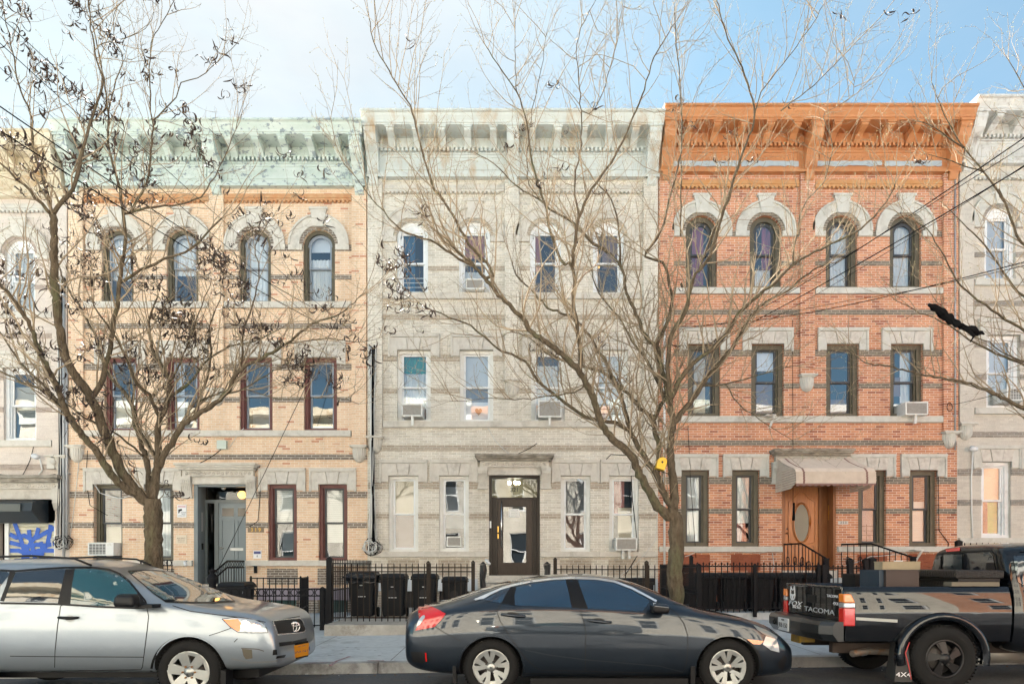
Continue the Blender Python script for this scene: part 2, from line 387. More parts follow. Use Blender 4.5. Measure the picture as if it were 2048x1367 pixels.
frames = {
 'red': mat('oxblood_paint', (.115,.03,.026), .5, col2=(.14,.045,.04), nscale=5),
 'white': mat('white_paint', (.82,.84,.85), .45, col2=(.76,.78,.79), nscale=4, dirt=(.62,.62,.6), dscale=3),
 'olive': mat('olive_paint', (.088,.078,.05), .5, col2=(.115,.1,.066), nscale=5),
 'grey': mat('sash_grey', (.05,.055,.062), .5), 'cream': mat('casing_stone_paint', (.80,.80,.77), .6, col2=(.72,.71,.67), nscale=6),
 'lightsash': mat('sash_steel', (.27,.31,.36), .45)}
blind_w = mat('blind_white', (.78,.80,.78), .7)
cont = {
 'sheer': mat('curtain_sheer', (.80,.83,.85), .9), 'blind': blind_w,
 'teal': mat('curtain_teal', (.02,.28,.22), .8), 'mauve': mat('curtain_mauve', (.25,.06,.10), .9), 'pink': mat('curtain_pink', (.42,.17,.15), .9),
 'blue': mat('curtain_blue', (.025,.12,.24), .8), 'paper': mat('paper_cover', (.74,.80,.88), .8), 'beige': mat('shade_beige', (.56,.5,.38), .8),
 'brown': mat('shade_brown', (.2,.13,.12), .8), 'greyshade': mat('shade_grey', (.16,.18,.21), .8), 'green': mat('cloth_green', (.12,.35,.1), .8)}

def wall_front(mb, x0, x1, z0, z1, ops, y, depth, mi=0):
    xs = sorted({x0, x1} | {o[0] for o in ops} | {o[1] for o in ops}); zs = sorted({z0, z1} | {o[2] for o in ops} | {o[3] for o in ops})
    for i in range(len(xs)-1):
        for j in range(len(zs)-1):
            cx, cz = (xs[i]+xs[i+1])/2, (zs[j]+zs[j+1])/2
            if any(o[0] < cx < o[1] and o[2] < cz < o[3] for o in ops): continue
            mb.quad((xs[i],y,zs[j]), (xs[i+1],y,zs[j]), (xs[i+1],y,zs[j+1]), (xs[i],y,zs[j+1]), mi)
    for a, b, c, d, arch in ops:
        y2 = y + depth
        if arch:
            r = (b-a)/2; cx = (a+b)/2; sp = d - r; n = 14
            arc = [(cx+r*math.cos(math.pi*k/n), sp+r*math.sin(math.pi*k/n)) for k in range(n+1)]   # right to left
            for k in range(n):
                p, q = arc[k], arc[k+1]; cor = (b, d) if k < n/2 else (a, d)
                mb.add([(p[0],y,p[1]), (cor[0],y,cor[1]), (q[0],y,q[1])], [(0,1,2)], mi)
                mb.quad((p[0],y,p[1]), (q[0],y,q[1]), (q[0],y2,q[1]), (p[0],y2,p[1]), mi)
            mb.add([(b,y,d),(a,y,d),(cx,y,d)], [(0,1,2)], mi)
            top = sp
        else:
            top = d; mb.quad((a,y,d), (b,y,d), (b,y2,d), (a,y2,d), mi)
        mb.quad((a,y,c), (a,y,top), (a,y2,top), (a,y2,c), mi); mb.quad((b,y,c), (b,y2,c), (b,y2,top), (b,y,top), mi)
        mb.quad((a,y,c), (a,y2,c), (b,y2,c), (b,y,c), mi)

def drape(mb, x0, x1, z0, z1, y, folds=9, amp=.025, mi=0):
    n = max(8, folds*6); pts = [(x0+(x1-x0)*i/n, y + amp*math.sin(i/n*folds*2*math.pi)) for i in range(n+1)]
    for (a, ya), (b, yb) in zip(pts, pts[1:]): mb.add([(a,ya,z0),(b,yb,z0),(b,yb,z1),(a,ya,z1)], [(0,1,2,3)], mi, True)

def window(hs, cx, w, zb, zt, arch=False, fm='white', sm=None, content=(), rec=.16, cas=.085, meet=.5, bars=False, inner=None, flat=False):
    """hung sash window: the casing is the window's own mesh; sashes, panes and what hangs behind are its sub-parts"""
    sm = sm or fm; x0, x1 = cx-w/2, cx+w/2; y0, y1 = YF+rec-.07, YF+rec+.10
    f = MB()
    r = w/2; sp = zt - r if arch else zt
    f.box(x0, x0+cas, y0, y1, zb+cas*.8, sp); f.box(x1-cas, x1, y0, y1, zb+cas*.8, sp); f.box(x0, x1, y0-.01, y1, zb, zb+cas*.8)
    if arch: f.ring(cx, sp, r-cas, r, y0, y1)
    else: f.box(x0+cas, x1-cas, y0+.002, y1, zt-cas, zt)
    if flat:                                   # the arched head is boarded, the sashes below are square
        hd = sp + r*.36; rr_ = r-cas*.5; a_s = math.asin(min(1, (hd-sp)/rr_)); pl = [(cx+rr_*math.cos(a_s+(math.pi-2*a_s)*t/12), sp+rr_*math.sin(a_s+(math.pi-2*a_s)*t/12)) for t in range(13)]
        f.prism_xz(pl, y0+.03, y1-.02); zt = hd + cas; arch = False
    # a stop bead inside the casing
    b = cas*.35
    f.box(x0+cas, x0+cas+b, y0+.05, y1, zb+cas*.8, sp); f.box(x1-cas-b, x1-cas, y0+.05, y1, zb+cas*.8, sp)
    win = f.build('window', frames[fm], hs)
    a0, a1 = x0+cas+b, x1-cas-b; top = zt-cas; bot = zb+cas*.8; mid = bot + (top-bot)*meet; sw = .045
    for k, (c, d, yy) in enumerate(((mid-.02, top, YF+rec), (bot, mid+.02, YF+rec+.045))):
        s = MB(); s.box(a0, a0+sw, yy, yy+.04, c, d); s.box(a1-sw, a1, yy, yy+.04, c, d); s.box(a0+sw, a1-sw, yy+.001, yy+.04, c, c+sw)
        if not (arch and k == 0): s.box(a0+sw, a1-sw, yy+.001, yy+.04, d-sw, d)
        if arch and k == 0:
            q = MB(); q.box(a0, a0+sw, yy, yy+.04, c, sp); q.box(a1-sw, a1, yy, yy+.04, c, sp); q.box(a0+sw, a1-sw, yy+.001, yy+.04, c, c+sw)
            rr = r-cas; q.ring(cx, sp, rr-sw-b, rr-.001, yy, yy+.04); s = q
        s.build('sash', frames[sm], win)
        g = MB()
        if arch and k == 0:
            rr = r-cas-.02; arc = [(cx+rr*math.cos(math.pi*t/14), sp+rr*math.sin(math.pi*t/14)) for t in range(15)]
            pl = [(a0+.01, c+.01), (a1-.01, c+.01)] + arc
            g.add([(x, yy+.02, z) for x, z in pl], [tuple(range(len(pl)))])
        else: g.quad((a0+.01,yy+.02,c+.01), (a1-.01,yy+.02,c+.01), (a1-.01,yy+.02,d-.01), (a0+.01,yy+.02,d-.01))
        g.build('pane', glass_w if zb < 4 else glass_u, win)
    yb = YF+rec+.125
    H_ = top-bot
    for kind, fr0, fr1, xa, xb in content:       # kind, from bottom fraction, to top fraction, left and right fraction
        q = MB(); X0, X1 = a0+(a1-a0)*xa, a0+(a1-a0)*xb; Z0, Z1 = bot+H_*fr0, bot+H_*fr1 + (.03 if fr1 >= 1 else 0)
        if kind in ('sheer', 'teal', 'mauve', 'pink', 'blue') and (X1-X0) > .08:
            drape(q, X0, X1, Z0, Z1, yb, folds=max(2, int((X1-X0)/.09)), amp=.018); q.build('curtain', cont[kind], win, recalc=False)
        elif kind == 'blind':
            n = int((Z1-Z0)/.05)
            for i in range(n): z = Z0 + (Z1-Z0)*i/n; q.add([(X0,yb-.012,z),(X1,yb-.012,z),(X1,yb+.012,z+.05),(X0,yb+.012,z+.05)], [(0,1,2,3)])
            q.build('blind', cont[kind], win, recalc=False)
        else:
            q.box(X0, X1, yb, yb+.006, Z0, Z1); q.build('shade', cont[kind], win)
        yb += .03
    if bars:
        q = MB()
        for t in range(4): z = bot + .08 + t*.12; q.box(a0-.02, a1+.02, YF+rec+.1, YF+rec+.115, z, z+.018)
        for t in range(3): x = a0 + (a1-a0)*t/2; q.box(x-.01, x+.01, YF+rec+.116, YF+rec+.13, bot+.03, bot+.5)
        q.build('guard_bars', frames['grey'] if bars == 1 else frames['white'], win)
    return win

def flat_hood(hs, cx, w, zt, name='window_hood', m=None, leg=.16, hh=.42, ext=.235):
    m = m or stone; x0, x1 = cx-w/2-ext, cx+w/2+ext; y = YF
    f = MB()
    f.box(x0+.05, cx-w/2, y-.045, y+.02, zt-leg, zt+hh-.06); f.box(cx+w/2, x1-.05, y-.045, y+.02, zt-leg, zt+hh-.06)
    f.box(x0, x1, y-.09, y+.02, zt+hh-.06, zt+hh, 0)                                 # top moulding
    f.box(x0+.05, x1-.05, y-.085, y+.02, zt+hh-.09, zt+hh-.061, 0)
    f.box(x0, x0+.05, y-.07, y+.02, zt-leg-.03, zt+hh-.06); f.box(x1-.05, x1, y-.07, y+.02, zt-leg-.03, zt+hh-.06)
    # three rock-faced voussoirs, splayed
    T = zt+hh-.09; n = 3; b0, b1 = cx-w/2, cx+w/2; t0, t1 = b0-.07, b1+.07
    for i in range(n):
        a, b = i/n, (i+1)/n; g = .0025; d = .055 + .012*(i == 1)
        bl, br, tl, tr = b0+(b1-b0)*a+g, b0+(b1-b0)*b-g, t0+(t1-t0)*a+g, t0+(t1-t0)*b-g
        if i != 1: tl, tr = (tl, tr-.03) if i == 0 else (tl+.03, tr)
        else: tl -= .03; tr += .03
        q = .006
        f.hexa([(bl+q,y-d,zt+q),(br-q,y-d,zt+q),(br,y-.02,zt+.001),(bl,y-.02,zt+.001),(tl+q,y-d,T-q),(tr-q,y-d,T-q),(tr,y-.02,T),(tl,y-.02,T)], 1)
    f.box(b0-.06, b1+.06, y-.03, y+.015, zt, T, 0)
    return f.build(name, [m, stone_rock], hs)

def arch_hood(hs, cx, w, zt, m=None, rb=None):
    m = m or stone; r = w/2; sp = zt-r; y = YF; f = MB()
    ro = r + .38
    f.ring(cx, sp, r+.09, ro-.05, y-.05, y+.02, n=20)
    f.ring(cx, sp, ro-.05, ro, y-.085, y+.02, n=20)
    f.ring(cx, sp, r+.001, r+.089, y-.02, y+.02, n=20, mi=1)                          # inner rowlock course
    f.box(cx-ro, cx-r-.02, y-.052, y+.02, sp-.14, sp-.001); f.box(cx+r+.02, cx+ro, y-.052, y+.02, sp-.14, sp-.001)
    k = [(cx-.13, sp+r+.04), (cx+.13, sp+r+.04), (cx+.21, sp+r+.48), (cx-.21, sp+r+.48)]
    f.prism_xz(k, y-.09, y+.02)
    f.box(cx-.24, cx+.24, y-.11, y+.02, sp+r+.481, sp+r+.54)
    return f.build('window_hood', [m, rb or m], hs)

def corbel(hs, cx, zt, w=.36, m=None, name='pilaster_corbel', d=.15):
    f = MB(); f.box(cx-w/2-.04, cx+w/2+.04, YF-d-.05, YF+.01, zt, zt+.045); f.box(cx-w/2, cx+w/2, YF-d, YF+.01, zt-.03, zt)
    prof = [(1.0, 0), (1.02, -.08), (.98, -.18), (.85, -.26), (.6, -.32), (.3, -.355), (0.02, -.37)]
    n = 40; b = len(f.v)
    for rr, h in prof:
        for k in range(n+1):
            a = math.pi + math.pi*k/n; rad = rr*(1 + .07*math.cos(k/n*2*math.pi*9))
            f.v.append(Vector((cx + (w/2-.01)*rad*math.cos(a), YF + d*.95*rad*math.sin(a), zt-.03+h)))
    for i in range(len(prof)-1):
        for k in range(n): f.f.append([b+i*(n+1)+k, b+i*(n+1)+k+1, b+(i+1)*(n+1)+k+1, b+(i+1)*(n+1)+k]); f.m.append(0); f.sm.append(True)
    return f.build(name, m or stone, hs)

def cornice(hs, x0, x1, Z, m, m2=None, patch=None, far=True):
    """Z(y) turns a photo height on the reference facade into metres; x0, x1 are the party lines"""
    zt, zsof, zbase = Z(221)-.51, Z(247)-.46, Z(357)-.04
    body = MB()
    prof = [(-.86,zt),(-.86,zt-.05),(-.80,zt-.07),(-.78,zt-.12),(-.72,zt-.2),(-.71,zt-.25),(-.68,zt-.26),(-.68,zsof),(-.12,zsof),(-.12,zsof-.22),
            (-.15,zsof-.23),(-.15,zsof-.26),(-.10,zsof-.27),(-.10,zbase+.16),(-.13,zbase+.14),(-.13,zbase+.09),(-.17,zbase+.07),(-.17,zbase),(.02,zbase),(.02,zt+.02),(-.5,zt+.02)]
    e = .03
    body.prism_yz([(YF+a, b) for a, b in prof], x0-e, x1+e)
    o = body.build('cornice', m, hs)
    mid = (x0+x1)/2
    # modillions, large consoles, dentils, panels
    for side in (0, 1):
        A, B = (x0+.34, mid-.17) if side == 0 else (mid+.17, x1-.34)
        for k in range(5):
            cx = A + (B-A)*(k+.5)/5; q = MB()
            pr = [(-.64,zsof-.001),(-.64,zsof-.10),(-.60,zsof-.12),(-.52,zsof-.14),(-.40,zsof-.17),(-.28,zsof-.25),(-.20,zsof-.31),(-.121,zsof-.31),(-.121,zsof-.001)]
            q.prism_yz([(YF+a, b) for a, b in pr], cx-.085, cx+.085)
            q.prism_yz([(YF+a, b) for a, b in [(-.67,zsof-.002),(-.67,zsof-.045),(-.13,zsof-.045),(-.13,zsof-.002)]], cx-.115, cx+.115)
            q.build('modillion', m, o)
        d = MB(); n = int((B-A)/.108)
        for k in range(n):
            x = A + .02 + (B-A-.04)*k/n; d.box(x, x+.058, YF-.20, YF-.102, zsof-.37, zsof-.275)
        d.box(A, B, YF-.13, YF-.102, zsof-.42, zsof-.385)
        d.build('dentil_course', m, o)
        pz0, pz1 = zbase+.2, zsof-.47
        p = MB()
        for a, b, c, dd in ((A+.1,B-.1,pz1-.03,pz1),(A+.1,B-.1,pz0,pz0+.03),(A+.1,A+.13,pz0+.03,pz1-.03),(B-.13,B-.1,pz0+.03,pz1-.03)): p.box(a, b, YF-.122, YF-.101, c, dd)
        if far:
            for k in range(26):     # swags pressed into the sheet metal
                cx = A+.3+(B-A-.6)*k/25; zz = (pz0+pz1)/2
                for t in range(5): a = t/5*6.28; p.box(cx+.05*math.cos(a)-.012, cx+.05*math.cos(a)+.012, YF-.112, YF-.101, zz+.07*math.sin(a)-.012, zz+.07*math.sin(a)+.012)
        p.build('frieze_panel', m, o)
        if patch:
            q = MB()
            for i in range(2):
                a = A + .02 + (B-A)*(i*.52); b = a + (B-A)*(.5 if i == 0 else .44)
                n = 16; up = [(a+(b-a)*t/n, zbase+.30+rnd.uniform(-.012,.012)) for t in range(n+1)]; lo = [(a+(b-a)*t/n, zbase+.145+rnd.uniform(-.0,.04)) for t in range(n+1)]
                q.prism_xz(lo + up[::-1], YF-.1275, YF-.1235)
            q.build('bare_metal_patch', patch, o)
    for cx in (x0+.17, mid, x1-.17):
        q = MB()
        pr = [(-.70,zsof+.04),(-.70,zsof-.16),(-.66,zsof-.20),(-.60,zsof-.36),(-.50,zsof-.44),(-.38,zsof-.52),(-.30,zsof-.66),(-.26,zsof-.85),(-.25,zbase+.1),(-.18,zbase+.05),(-.18,zbase-.0),(-.101,zbase-.0),(-.101,zsof+.04)]
        q.prism_yz([(YF+a, b) for a, b in pr], cx-.15, cx+.15)
        for t in (-.09, -.03, .03, .09):
            q.prism_yz([(YF+a-.012, b) for a, b in pr[4:9]] + [(YF+a+.02, b) for a, b in reversed(pr[4:9])], cx+t-.014, cx+t+.014)
        q.box(cx-.18, cx+.18, YF-.74, YF-.14, zsof-.05, zsof-.001)
        q.prism_yz([(YF-.2,zbase-.001),(YF-.2,zbase-.06),(YF-.14,zbase-.18),(YF-.05,zbase-.22),(YF+.01,zbase-.22),(YF+.01,zbase-.001)], cx-.11, cx+.11)
        q.build('cornice_console', m, o)
    return o

def houses(name, label, dc, L, Rr, dyp, brickm, bandm, corn, st, wins, fm, sm, u3, u2, u1, w3, w2, w1, door=(-51,51), base=None, patch=None, corb=None, ground=True, group='brick row houses joined in one terrace', casing=.085, hood1=True, tops=(440,697,950)):
    Z = lambda y: fz(y + dyp); X = lambda u: fx(dc + u)
    x0, x1 = fx(L), fx(Rr); hs = empty(name, ((x0+x1)/2, YF, 0), label, 'house', group)
    zc = Z(357)
    t3, t2, t1 = tops
    ops = []
    for u in u3: ops.append((X(u)-w3/2, X(u)+w3/2, Z(587), Z(t3), True))
    for u in u2: ops.append((X(u)-w2/2, X(u)+w2/2, Z(843), Z(t2), False))
    if ground:
        for u in u1:
            ops.append((X(u)-w1/2, X(u)+w1/2, Z(1102), Z(t1), False)); ops.append((X(u)-w1/2, X(u)+w1/2, Z(1245), Z(1180), False))
        ops.append((X(door[0]), X(door[1]), Z(1150), Z(950), False))
    else: ops.append(ground_op)
    m = MB(); wall_front(m, x0, x1, -.4, zc+.15, ops, YF, .24)
    m.quad((x0,YF,-.4),(x0,YF+12,-.4),(x0,YF+12,zc+1.2),(x0,YF,zc+1.2)); m.quad((x1,YF,-.4),(x1,YF+12,-.4),(x1,YF+12,zc+1.2),(x1,YF,zc+1.2))
    m.quad((x0,YF+12,-.4),(x1,YF+12,-.4),(x1,YF+12,zc+1.2),(x0,YF+12,zc+1.2))
    wall = m.build('wall', brickm, hs, recalc=False)
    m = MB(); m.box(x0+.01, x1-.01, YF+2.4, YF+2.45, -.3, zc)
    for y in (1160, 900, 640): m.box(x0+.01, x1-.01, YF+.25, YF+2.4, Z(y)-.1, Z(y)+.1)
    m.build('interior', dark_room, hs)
    m = MB(); m.box(x0-.02, x1+.02, YF+.03, YF+12.02, Z(221)-.62, Z(221)-.5); m.build('roof', mat('roof_felt', (.12,.12,.12), .95), hs)
    cornice(hs, x0+.02, x1-.02, Z, corn, patch=patch)
    # pilasters
    pw = [(x0+.02, x0+.40, Z(873)), (x1-.40, x1-.02, Z(873)), ((x0+x1)/2-.19, (x0+x1)/2+.19, Z(760))]
    cen = X(-5)
    pw[2] = (cen-.19, cen+.19, Z(760))
    for a, b, zb in pw:
        m = MB(); m.box(a, b, YF-.085, YF+.01, zb, zc-.05); m.build('pilaster', brickm, hs)
        corbel(hs, (a+b)/2, zb-.05, m=st)
    m = MB()
    for a, b in ((x0+.42, cen-.21), (cen+.21, x1-.42)):
        m.box(a, b, YF-.04, YF+.01, Z(375), Z(371)); m.box(a, b, YF-.075, YF+.01, Z(380), Z(375)-.002); m.box(a, b, YF-.06, YF+.01, Z(385), Z(380)-.002)
        for k in range(int((b-a)/.11)): m.box(a+k*.11, a+k*.11+.06, YF-.09, YF-.02, Z(389), Z(385)-.002)
    m.build('corbel_course', corb or st, hs)
    # sills
    for y0_, y1_, uu in ((587, 599, u3), (843, 855, u2), (1102, 1113, u1)):
        m = MB()
        if y0_ == 1102:
            if not ground: continue
            segs = [(x0+.02, X(door[0])-.02), (X(door[1])+.02, x1-.02)]
        elif y0_ == 587: segs = [(x0+.42, cen-.21), (cen+.21, x1-.42)]
        else: segs = [(x0+.42, x1-.42)]
        for a, b in segs:
            n = max(1, int((b-a)/1.3))
            m = MB()
            for k in range(n): m.box(a+(b-a)*k/n+.0015, a+(b-a)*(k+1)/n-.0015, YF-.10, YF+.26, Z(y1_), Z(y0_)-.002)
            m.build('sill_course', st, hs)
    # rough brick bands between the openings
    def band(y0_, y1_, cuts, a=x0+.02, b=x1-.02):
        m = MB(); cuts = sorted(cuts); cur = a
        for c, d in cuts + [(b, b)]:
            if c > cur + .02:
                m = MB(); m.box(cur, min(c, b), YF-.022, YF+.01, Z(y1_), Z(y0_)); m.build('rough_brick_band', bandm, hs)
            cur = max(cur, d)
    c3 = [(X(u)-w3/2-.001, X(u)+w3/2+.001) for u in u3] + [(cen-.19, cen+.19)]; c2 = [(X(u)-w2/2-.001, X(u)+w2/2+.001) for u in u2] + [(cen-.19, cen+.19)]
    ca = [(X(u)-w3/2-.41, X(u)+w3/2+.41) for u in u3] + [(cen-.19, cen+.19)]
    c1 = [(X(u)-w1/2, X(u)+w1/2) for u in u1] + [(X(door[0])-.25, X(door[1])+.25)] if ground else [(ground_op[0]-.25, ground_op[1]+.3)]
    i0, i1 = x0+.41, x1-.41
    band(472, 484, c3, i0, i1); band(532, 541, c3, i0, i1); band(629, 639, [(cen-.19, cen+.19)], i0, i1)
    band(709, 722, c2, i0, i1); band(776, 786, c2, i0, i1); band(890, 901, [])
    if ground:
        c1b = [(X(u)-w1/2, X(u)+w1/2) for u in u1] + [(X(door[0]), X(door[1]))]
        band(964, 977, c1); band(1026, 1037, c1b)
        m = MB()                                                   # rough panels under the ground windows
        for u in u1: m = MB(); m.box(X(u)-w1/2-.02, X(u)+w1/2+.02, YF-.02, YF+.01, Z(1150), Z(1118)); m.build('rough_brick_panel', base and base[2] or bandm, hs)
        m = MB()
        for a, b in ((x0+.02, X(door[0])-.3), (X(door[1])+.3, x1-.02)): m = MB(); m.box(a, b, YF-.06, YF+.01, Z(1181), Z(1157)); m.build('water_table', base[0], hs)
        m = MB(); cuts = sorted([(X(u)-w1/2, X(u)+w1/2) for u in u1]); cur = x0+.02
        for c, d in cuts + [(x1-.02, x1-.02)]: m = MB(); m.box(cur, c, YF-.03, YF+.01, -.3, Z(1181)-.003); m.build('basement_pier', base[1], hs); cur = d
        m = MB()
        for u in u1:
            m = MB(); m.box(X(u)-w1/2, X(u)+w1/2, YF+.2, YF+.22, Z(1245), Z(1180))
            for k in range(5): xx = X(u)-w1/2+.06+k*(w1-.12)/4; m.box(xx-.012, xx+.012, YF+.08, YF+.1, Z(1245), Z(1180))
            m.build('basement_window', base[3], hs)
    for u in u3: arch_hood(hs, X(u), w3, Z(t3), st, bandm)
    for u in u2: flat_hood(hs, X(u), w2, Z(t2), m=st)
    if ground:
        for u in u1: flat_hood(hs, X(u), w1, Z(t1), m=st)
    for lst, (zb, zt), w_, arch in ((u3, (587, t3), w3, True), (u2, (843, t2), w2, False), (u1 if ground else [], (1102, t1), w1, False)):
        for i, u in enumerate(lst):
            kk = ('3' if arch else '2' if lst is u2 else '1') + str(i)
            o = wins.get(kk, {}); f_ = o.get('fm', fm[int(kk[0])-1])
            window(hs, X(u), w_, Z(zb)+.002, Z(zt), arch, f_, o.get('sm', sm[int(kk[0])-1]), o.get('c', ()), meet=o.get('meet', .5), bars=o.get('bars', False), cas=casing, rec=o.get('rec', .16), flat=(arch and f_ == 'white'))
    return hs, X, Z

def entrance(hs, X, Z, d0, d1, m, ms=None, dark=False, flare=22):
    """moulded stone doorcase: cornice slab, carved frieze and two scrolled brackets"""
    a, b = X(d0), X(d1); f = MB(); y = YF; ms = ms or m; e = flare/S
    f.box(a-e-.08, b+e+.08, y-.36, y+.01, Z(915), Z(911)); f.box(a-e-.05, b+e+.05, y-.32, y+.01, Z(919), Z(915)-.002); f.box(a-e, b+e, y-.26, y+.01, Z(923), Z(919)-.002)
    slab = f.build('doorcase_cornice', ms, hs)
    f = MB(); f.box(a-e+.05, b+e-.05, y-.15, y+.01, Z(935), Z(923)-.002)
    n = 15
    for k in range(n):
        cx = a-e+.15+(b-a+2*e-.3)*k/(n-1); zc = (Z(935)+Z(923))/2
        f.tube([(cx+.045*math.cos(t*.9)*(1-t*.08), y-.155, zc+.045*math.sin(t*.9)*(1-t*.08)*(1 if k % 2 else -1)) for t in range(7)], .02, 5)
    f.box(a-.02, b+.02, y-.07, y+.2, Z(950), Z(935)-.002)
    f.build('carved_frieze', m, hs)
    for s_, cx in ((0, a-.16), (1, b+.16)):
        f = MB(); w = .13
        f.box(cx-w, cx+w, y-.17, y+.01, Z(942), Z(935)-.002)
        f.prism_yz([(y-.15,Z(942)-.002),(y-.16,Z(947)),(y-.11,Z(955)),(y-.07,Z(965)),(y-.07,Z(974)),(y+.01,Z(974)),(y+.01,Z(942)-.002)], cx-w+.01, cx+w-.01)
        for t in (-.075,-.025,.025,.075): f.prism_yz([(y-.165,Z(943)),(y-.175,Z(947)),(y-.125,Z(955)),(y-.085,Z(965)),(y-.085,Z(972)),(y-.06,Z(972)),(y-.06,Z(943))], cx+t-.012, cx+t+.012)
        f.box(cx-w-.01, cx+w+.01, y-.085, y+.01, Z(978), Z(974)-.002)
        f.build('doorcase_bracket', m, hs)
    return slab

ochre = mat('cornice_ochre', (.60,.52,.38), .8, col2=(.68,.61,.48), nscale=3, dirt=(.4,.24,.1), dscale=1.6)
mint = mat('cornice_mint', (.47,.55,.50), .7, col2=(.58,.63,.59), nscale=2.2, dr=(.555,.575), dirt=(.25,.29,.31), dscale=5, bump=.4, bscale=20, stretch=(1,1,1.6))
palec = mat('cornice_pale', (.53,.56,.54), .7, col2=(.60,.63,.60), nscale=2.5, dirt=(.46,.34,.22), dscale=1.7, stretch=(1.4,1,.5))
orange = mat('cornice_orange', (.46,.185,.07), .6, col2=(.54,.24,.095), nscale=2.5, dr=(.60,.66), dirt=(.33,.13,.05), dscale=5.)
greyc = mat('cornice_grey', (.55,.55,.52), .7, col2=(.62,.62,.6), nscale=3, dirt=(.33,.3,.27), dscale=4)
baremetal = mat('bare_zinc', (.33,.40,.44), .6, col2=(.45,.48,.48), nscale=6)

b_peach = brick('peach_brick', (.78,.575,.40), (.72,.495,.325), (.80,.74,.64), c3=(.58,.28,.17), c3amt=.03, gamt=.28)
b_cream = brick('cream_brick', (.74,.69,.60), (.60,.55,.465), (.82,.79,.72), gamt=.32, bump=1., ms=.009)
b_orange = brick('orange_brick', (.66,.31,.17), (.50,.205,.115), (.74,.66,.57), c3=(.36,.13,.075), c3amt=.09, gamt=.3)
b_grey = brick('grey_cream_brick', (.62,.58,.51), (.55,.51,.45), (.6,.57,.51), gamt=.2)
b_pink = brick('pinkish_limestone_brick', (.68,.60,.53), (.62,.54,.48), (.66,.60,.54), gamt=.15)
def rough(name, c1, c2, mo): return brick(name, c1, c2, mo, bump=1., gamt=.3, rockf=1.5, rough=.95, ms=.009)
r_brown = rough('rough_brown_brick', (.27,.215,.17), (.20,.165,.135), (.62,.57,.50))
r_tan = rough('rough_tan_brick', (.52,.44,.35), (.42,.35,.27), (.66,.61,.53))
r_olive = rough('rough_olive_brick', (.26,.225,.18), (.20,.175,.14), (.52,.45,.37))
r_red = rough('rough_red_brick', (.40,.13,.07), (.34,.11,.06), (.36,.13,.08))
r_pink = rough('rough_pink_brick', (.50,.41,.35), (.43,.35,.3), (.5,.42,.36))
r_grey = rough('rough_grey_brick', (.36,.32,.28), (.3,.27,.24), (.48,.45,.4))

# the five houses, left to right
sheer = ('sheer', 0, 1, 0, 1)
ground_op = (fx(-8), fx(110), fz(1180), fz(998), False)
hA, XA, ZA = houses('corner_shop_house', 'pinkish stone house cut off by the left edge, blue graffiti on its roller shutter', -153, -455, 139, 38, b_pink, r_pink, ochre, stone, {'33': {'c': (('sheer',0,1,0,1),)}, '23': {'c': (('beige',.45,.8,0,1),)}}, ('white','white','white'), ('white','white','white'),
    (-204,-79,66,193), (-200,-76,67,193), (), .80, .86, .74, ground=False)
wB = {'30': {'c': (('sheer',.35,1,0,1),)}, '31': {'c': (('sheer',.42,1,0,1),)}, '32': {'c': (sheer,)}, '33': {'c': (('sheer',0,.66,0,1),('paper',.78,1,0,1))},
      '20': {'c': (('beige',.02,.5,0,1),)}, '21': {'c': (('paper',0,1,.0,.35),)}, '22': {'c': (('greyshade',0,.3,.2,.9),)}, '23': {'c': (('paper',0,.06,0,1),)},
      '10': {'fm': 'olive', 'sm': 'grey', 'c': (('beige',.12,.45,0,1),), 'rec': .2}, '11': {'fm': 'olive', 'sm': 'grey', 'c': (('sheer',0,1,0,.9),('green',0,.16,0,1))},
      '12': {'c': (('blind',.5,1,0,1),('greyshade',.1,.4,.3,.9))}, '13': {'c': (('blind',.22,1,0,1),)}}
hB, XB, ZB = houses('peach_brick_house', 'peach brick house with peeling mint green cornice and oxblood window frames', 440, 139, 735, 18, b_peach, r_brown, mint, stone, wB, ('red','red','olive'), ('grey','lightsash','lightsash'),
    (-205,-75,70,198), (-198,-74,72,201), (-224,-122,125,226), .84, .87, .76, door=(-52,52), base=(mat('purple_grey_paint', (.27,.24,.29), .8), r_brown, None, mat('basement_green', (.04,.10,.10), .6)), corb=mat('terracotta', (.50,.22,.09), .8, col2=(.56,.34,.18), nscale=6), casing=.09, tops=(440,697,950))
wC = {'30': {'c': (('blue',.0,1,0,.55),), 'bars': 2}, '31': {'c': (('pink',.62,1,0,.9),('sheer',0,.4,0,1))}, '32': {'c': (('pink',.4,1,0,.3),)}, '33': {'c': (('brown',.45,1,.3,1),)},
      '20': {'c': (('teal',.73,1,0,1),('sheer',.2,.74,0,1)), 'meet': .5}, '21': {'c': (('paper',.52,1,0,1),('paper',0,.3,0,1),('greyshade',.3,.52,0,1))}, '22': {'c': (('sheer',.1,.85,0,.9),)}, '23': {'c': (sheer,), 'bars': 1},
      '10': {'c': (('beige',.5,1,0,1),('brown',0,.5,0,1))}, '11': {'c': (('greyshade',.3,.9,0,1),)}, '12': {'c': (('greyshade',.5,1,0,1),('brown',0,.5,0,1))}, '13': {'c': (('beige',.1,.6,.3,1),('pink',.5,1,0,.6))}}
hC, XC, ZC = houses('cream_brick_house', 'cream brick house with pale grey cornice and dark wooden glazed door', 1029, 735, 1316, 0, b_cream, r_tan, palec, stone, wC, ('cream','cream','white'), ('white','white','white'),
    (-204,-80,62,188), (-201,-76,67,193), (-222,-121,122,219), .82, .88, .78, door=(-51,51), base=(mat('pale_blue_base', (.55,.6,.64), .8), r_tan, None, mat('basement_dark', (.03,.03,.03), .6)), casing=.075, tops=(442,700,951))
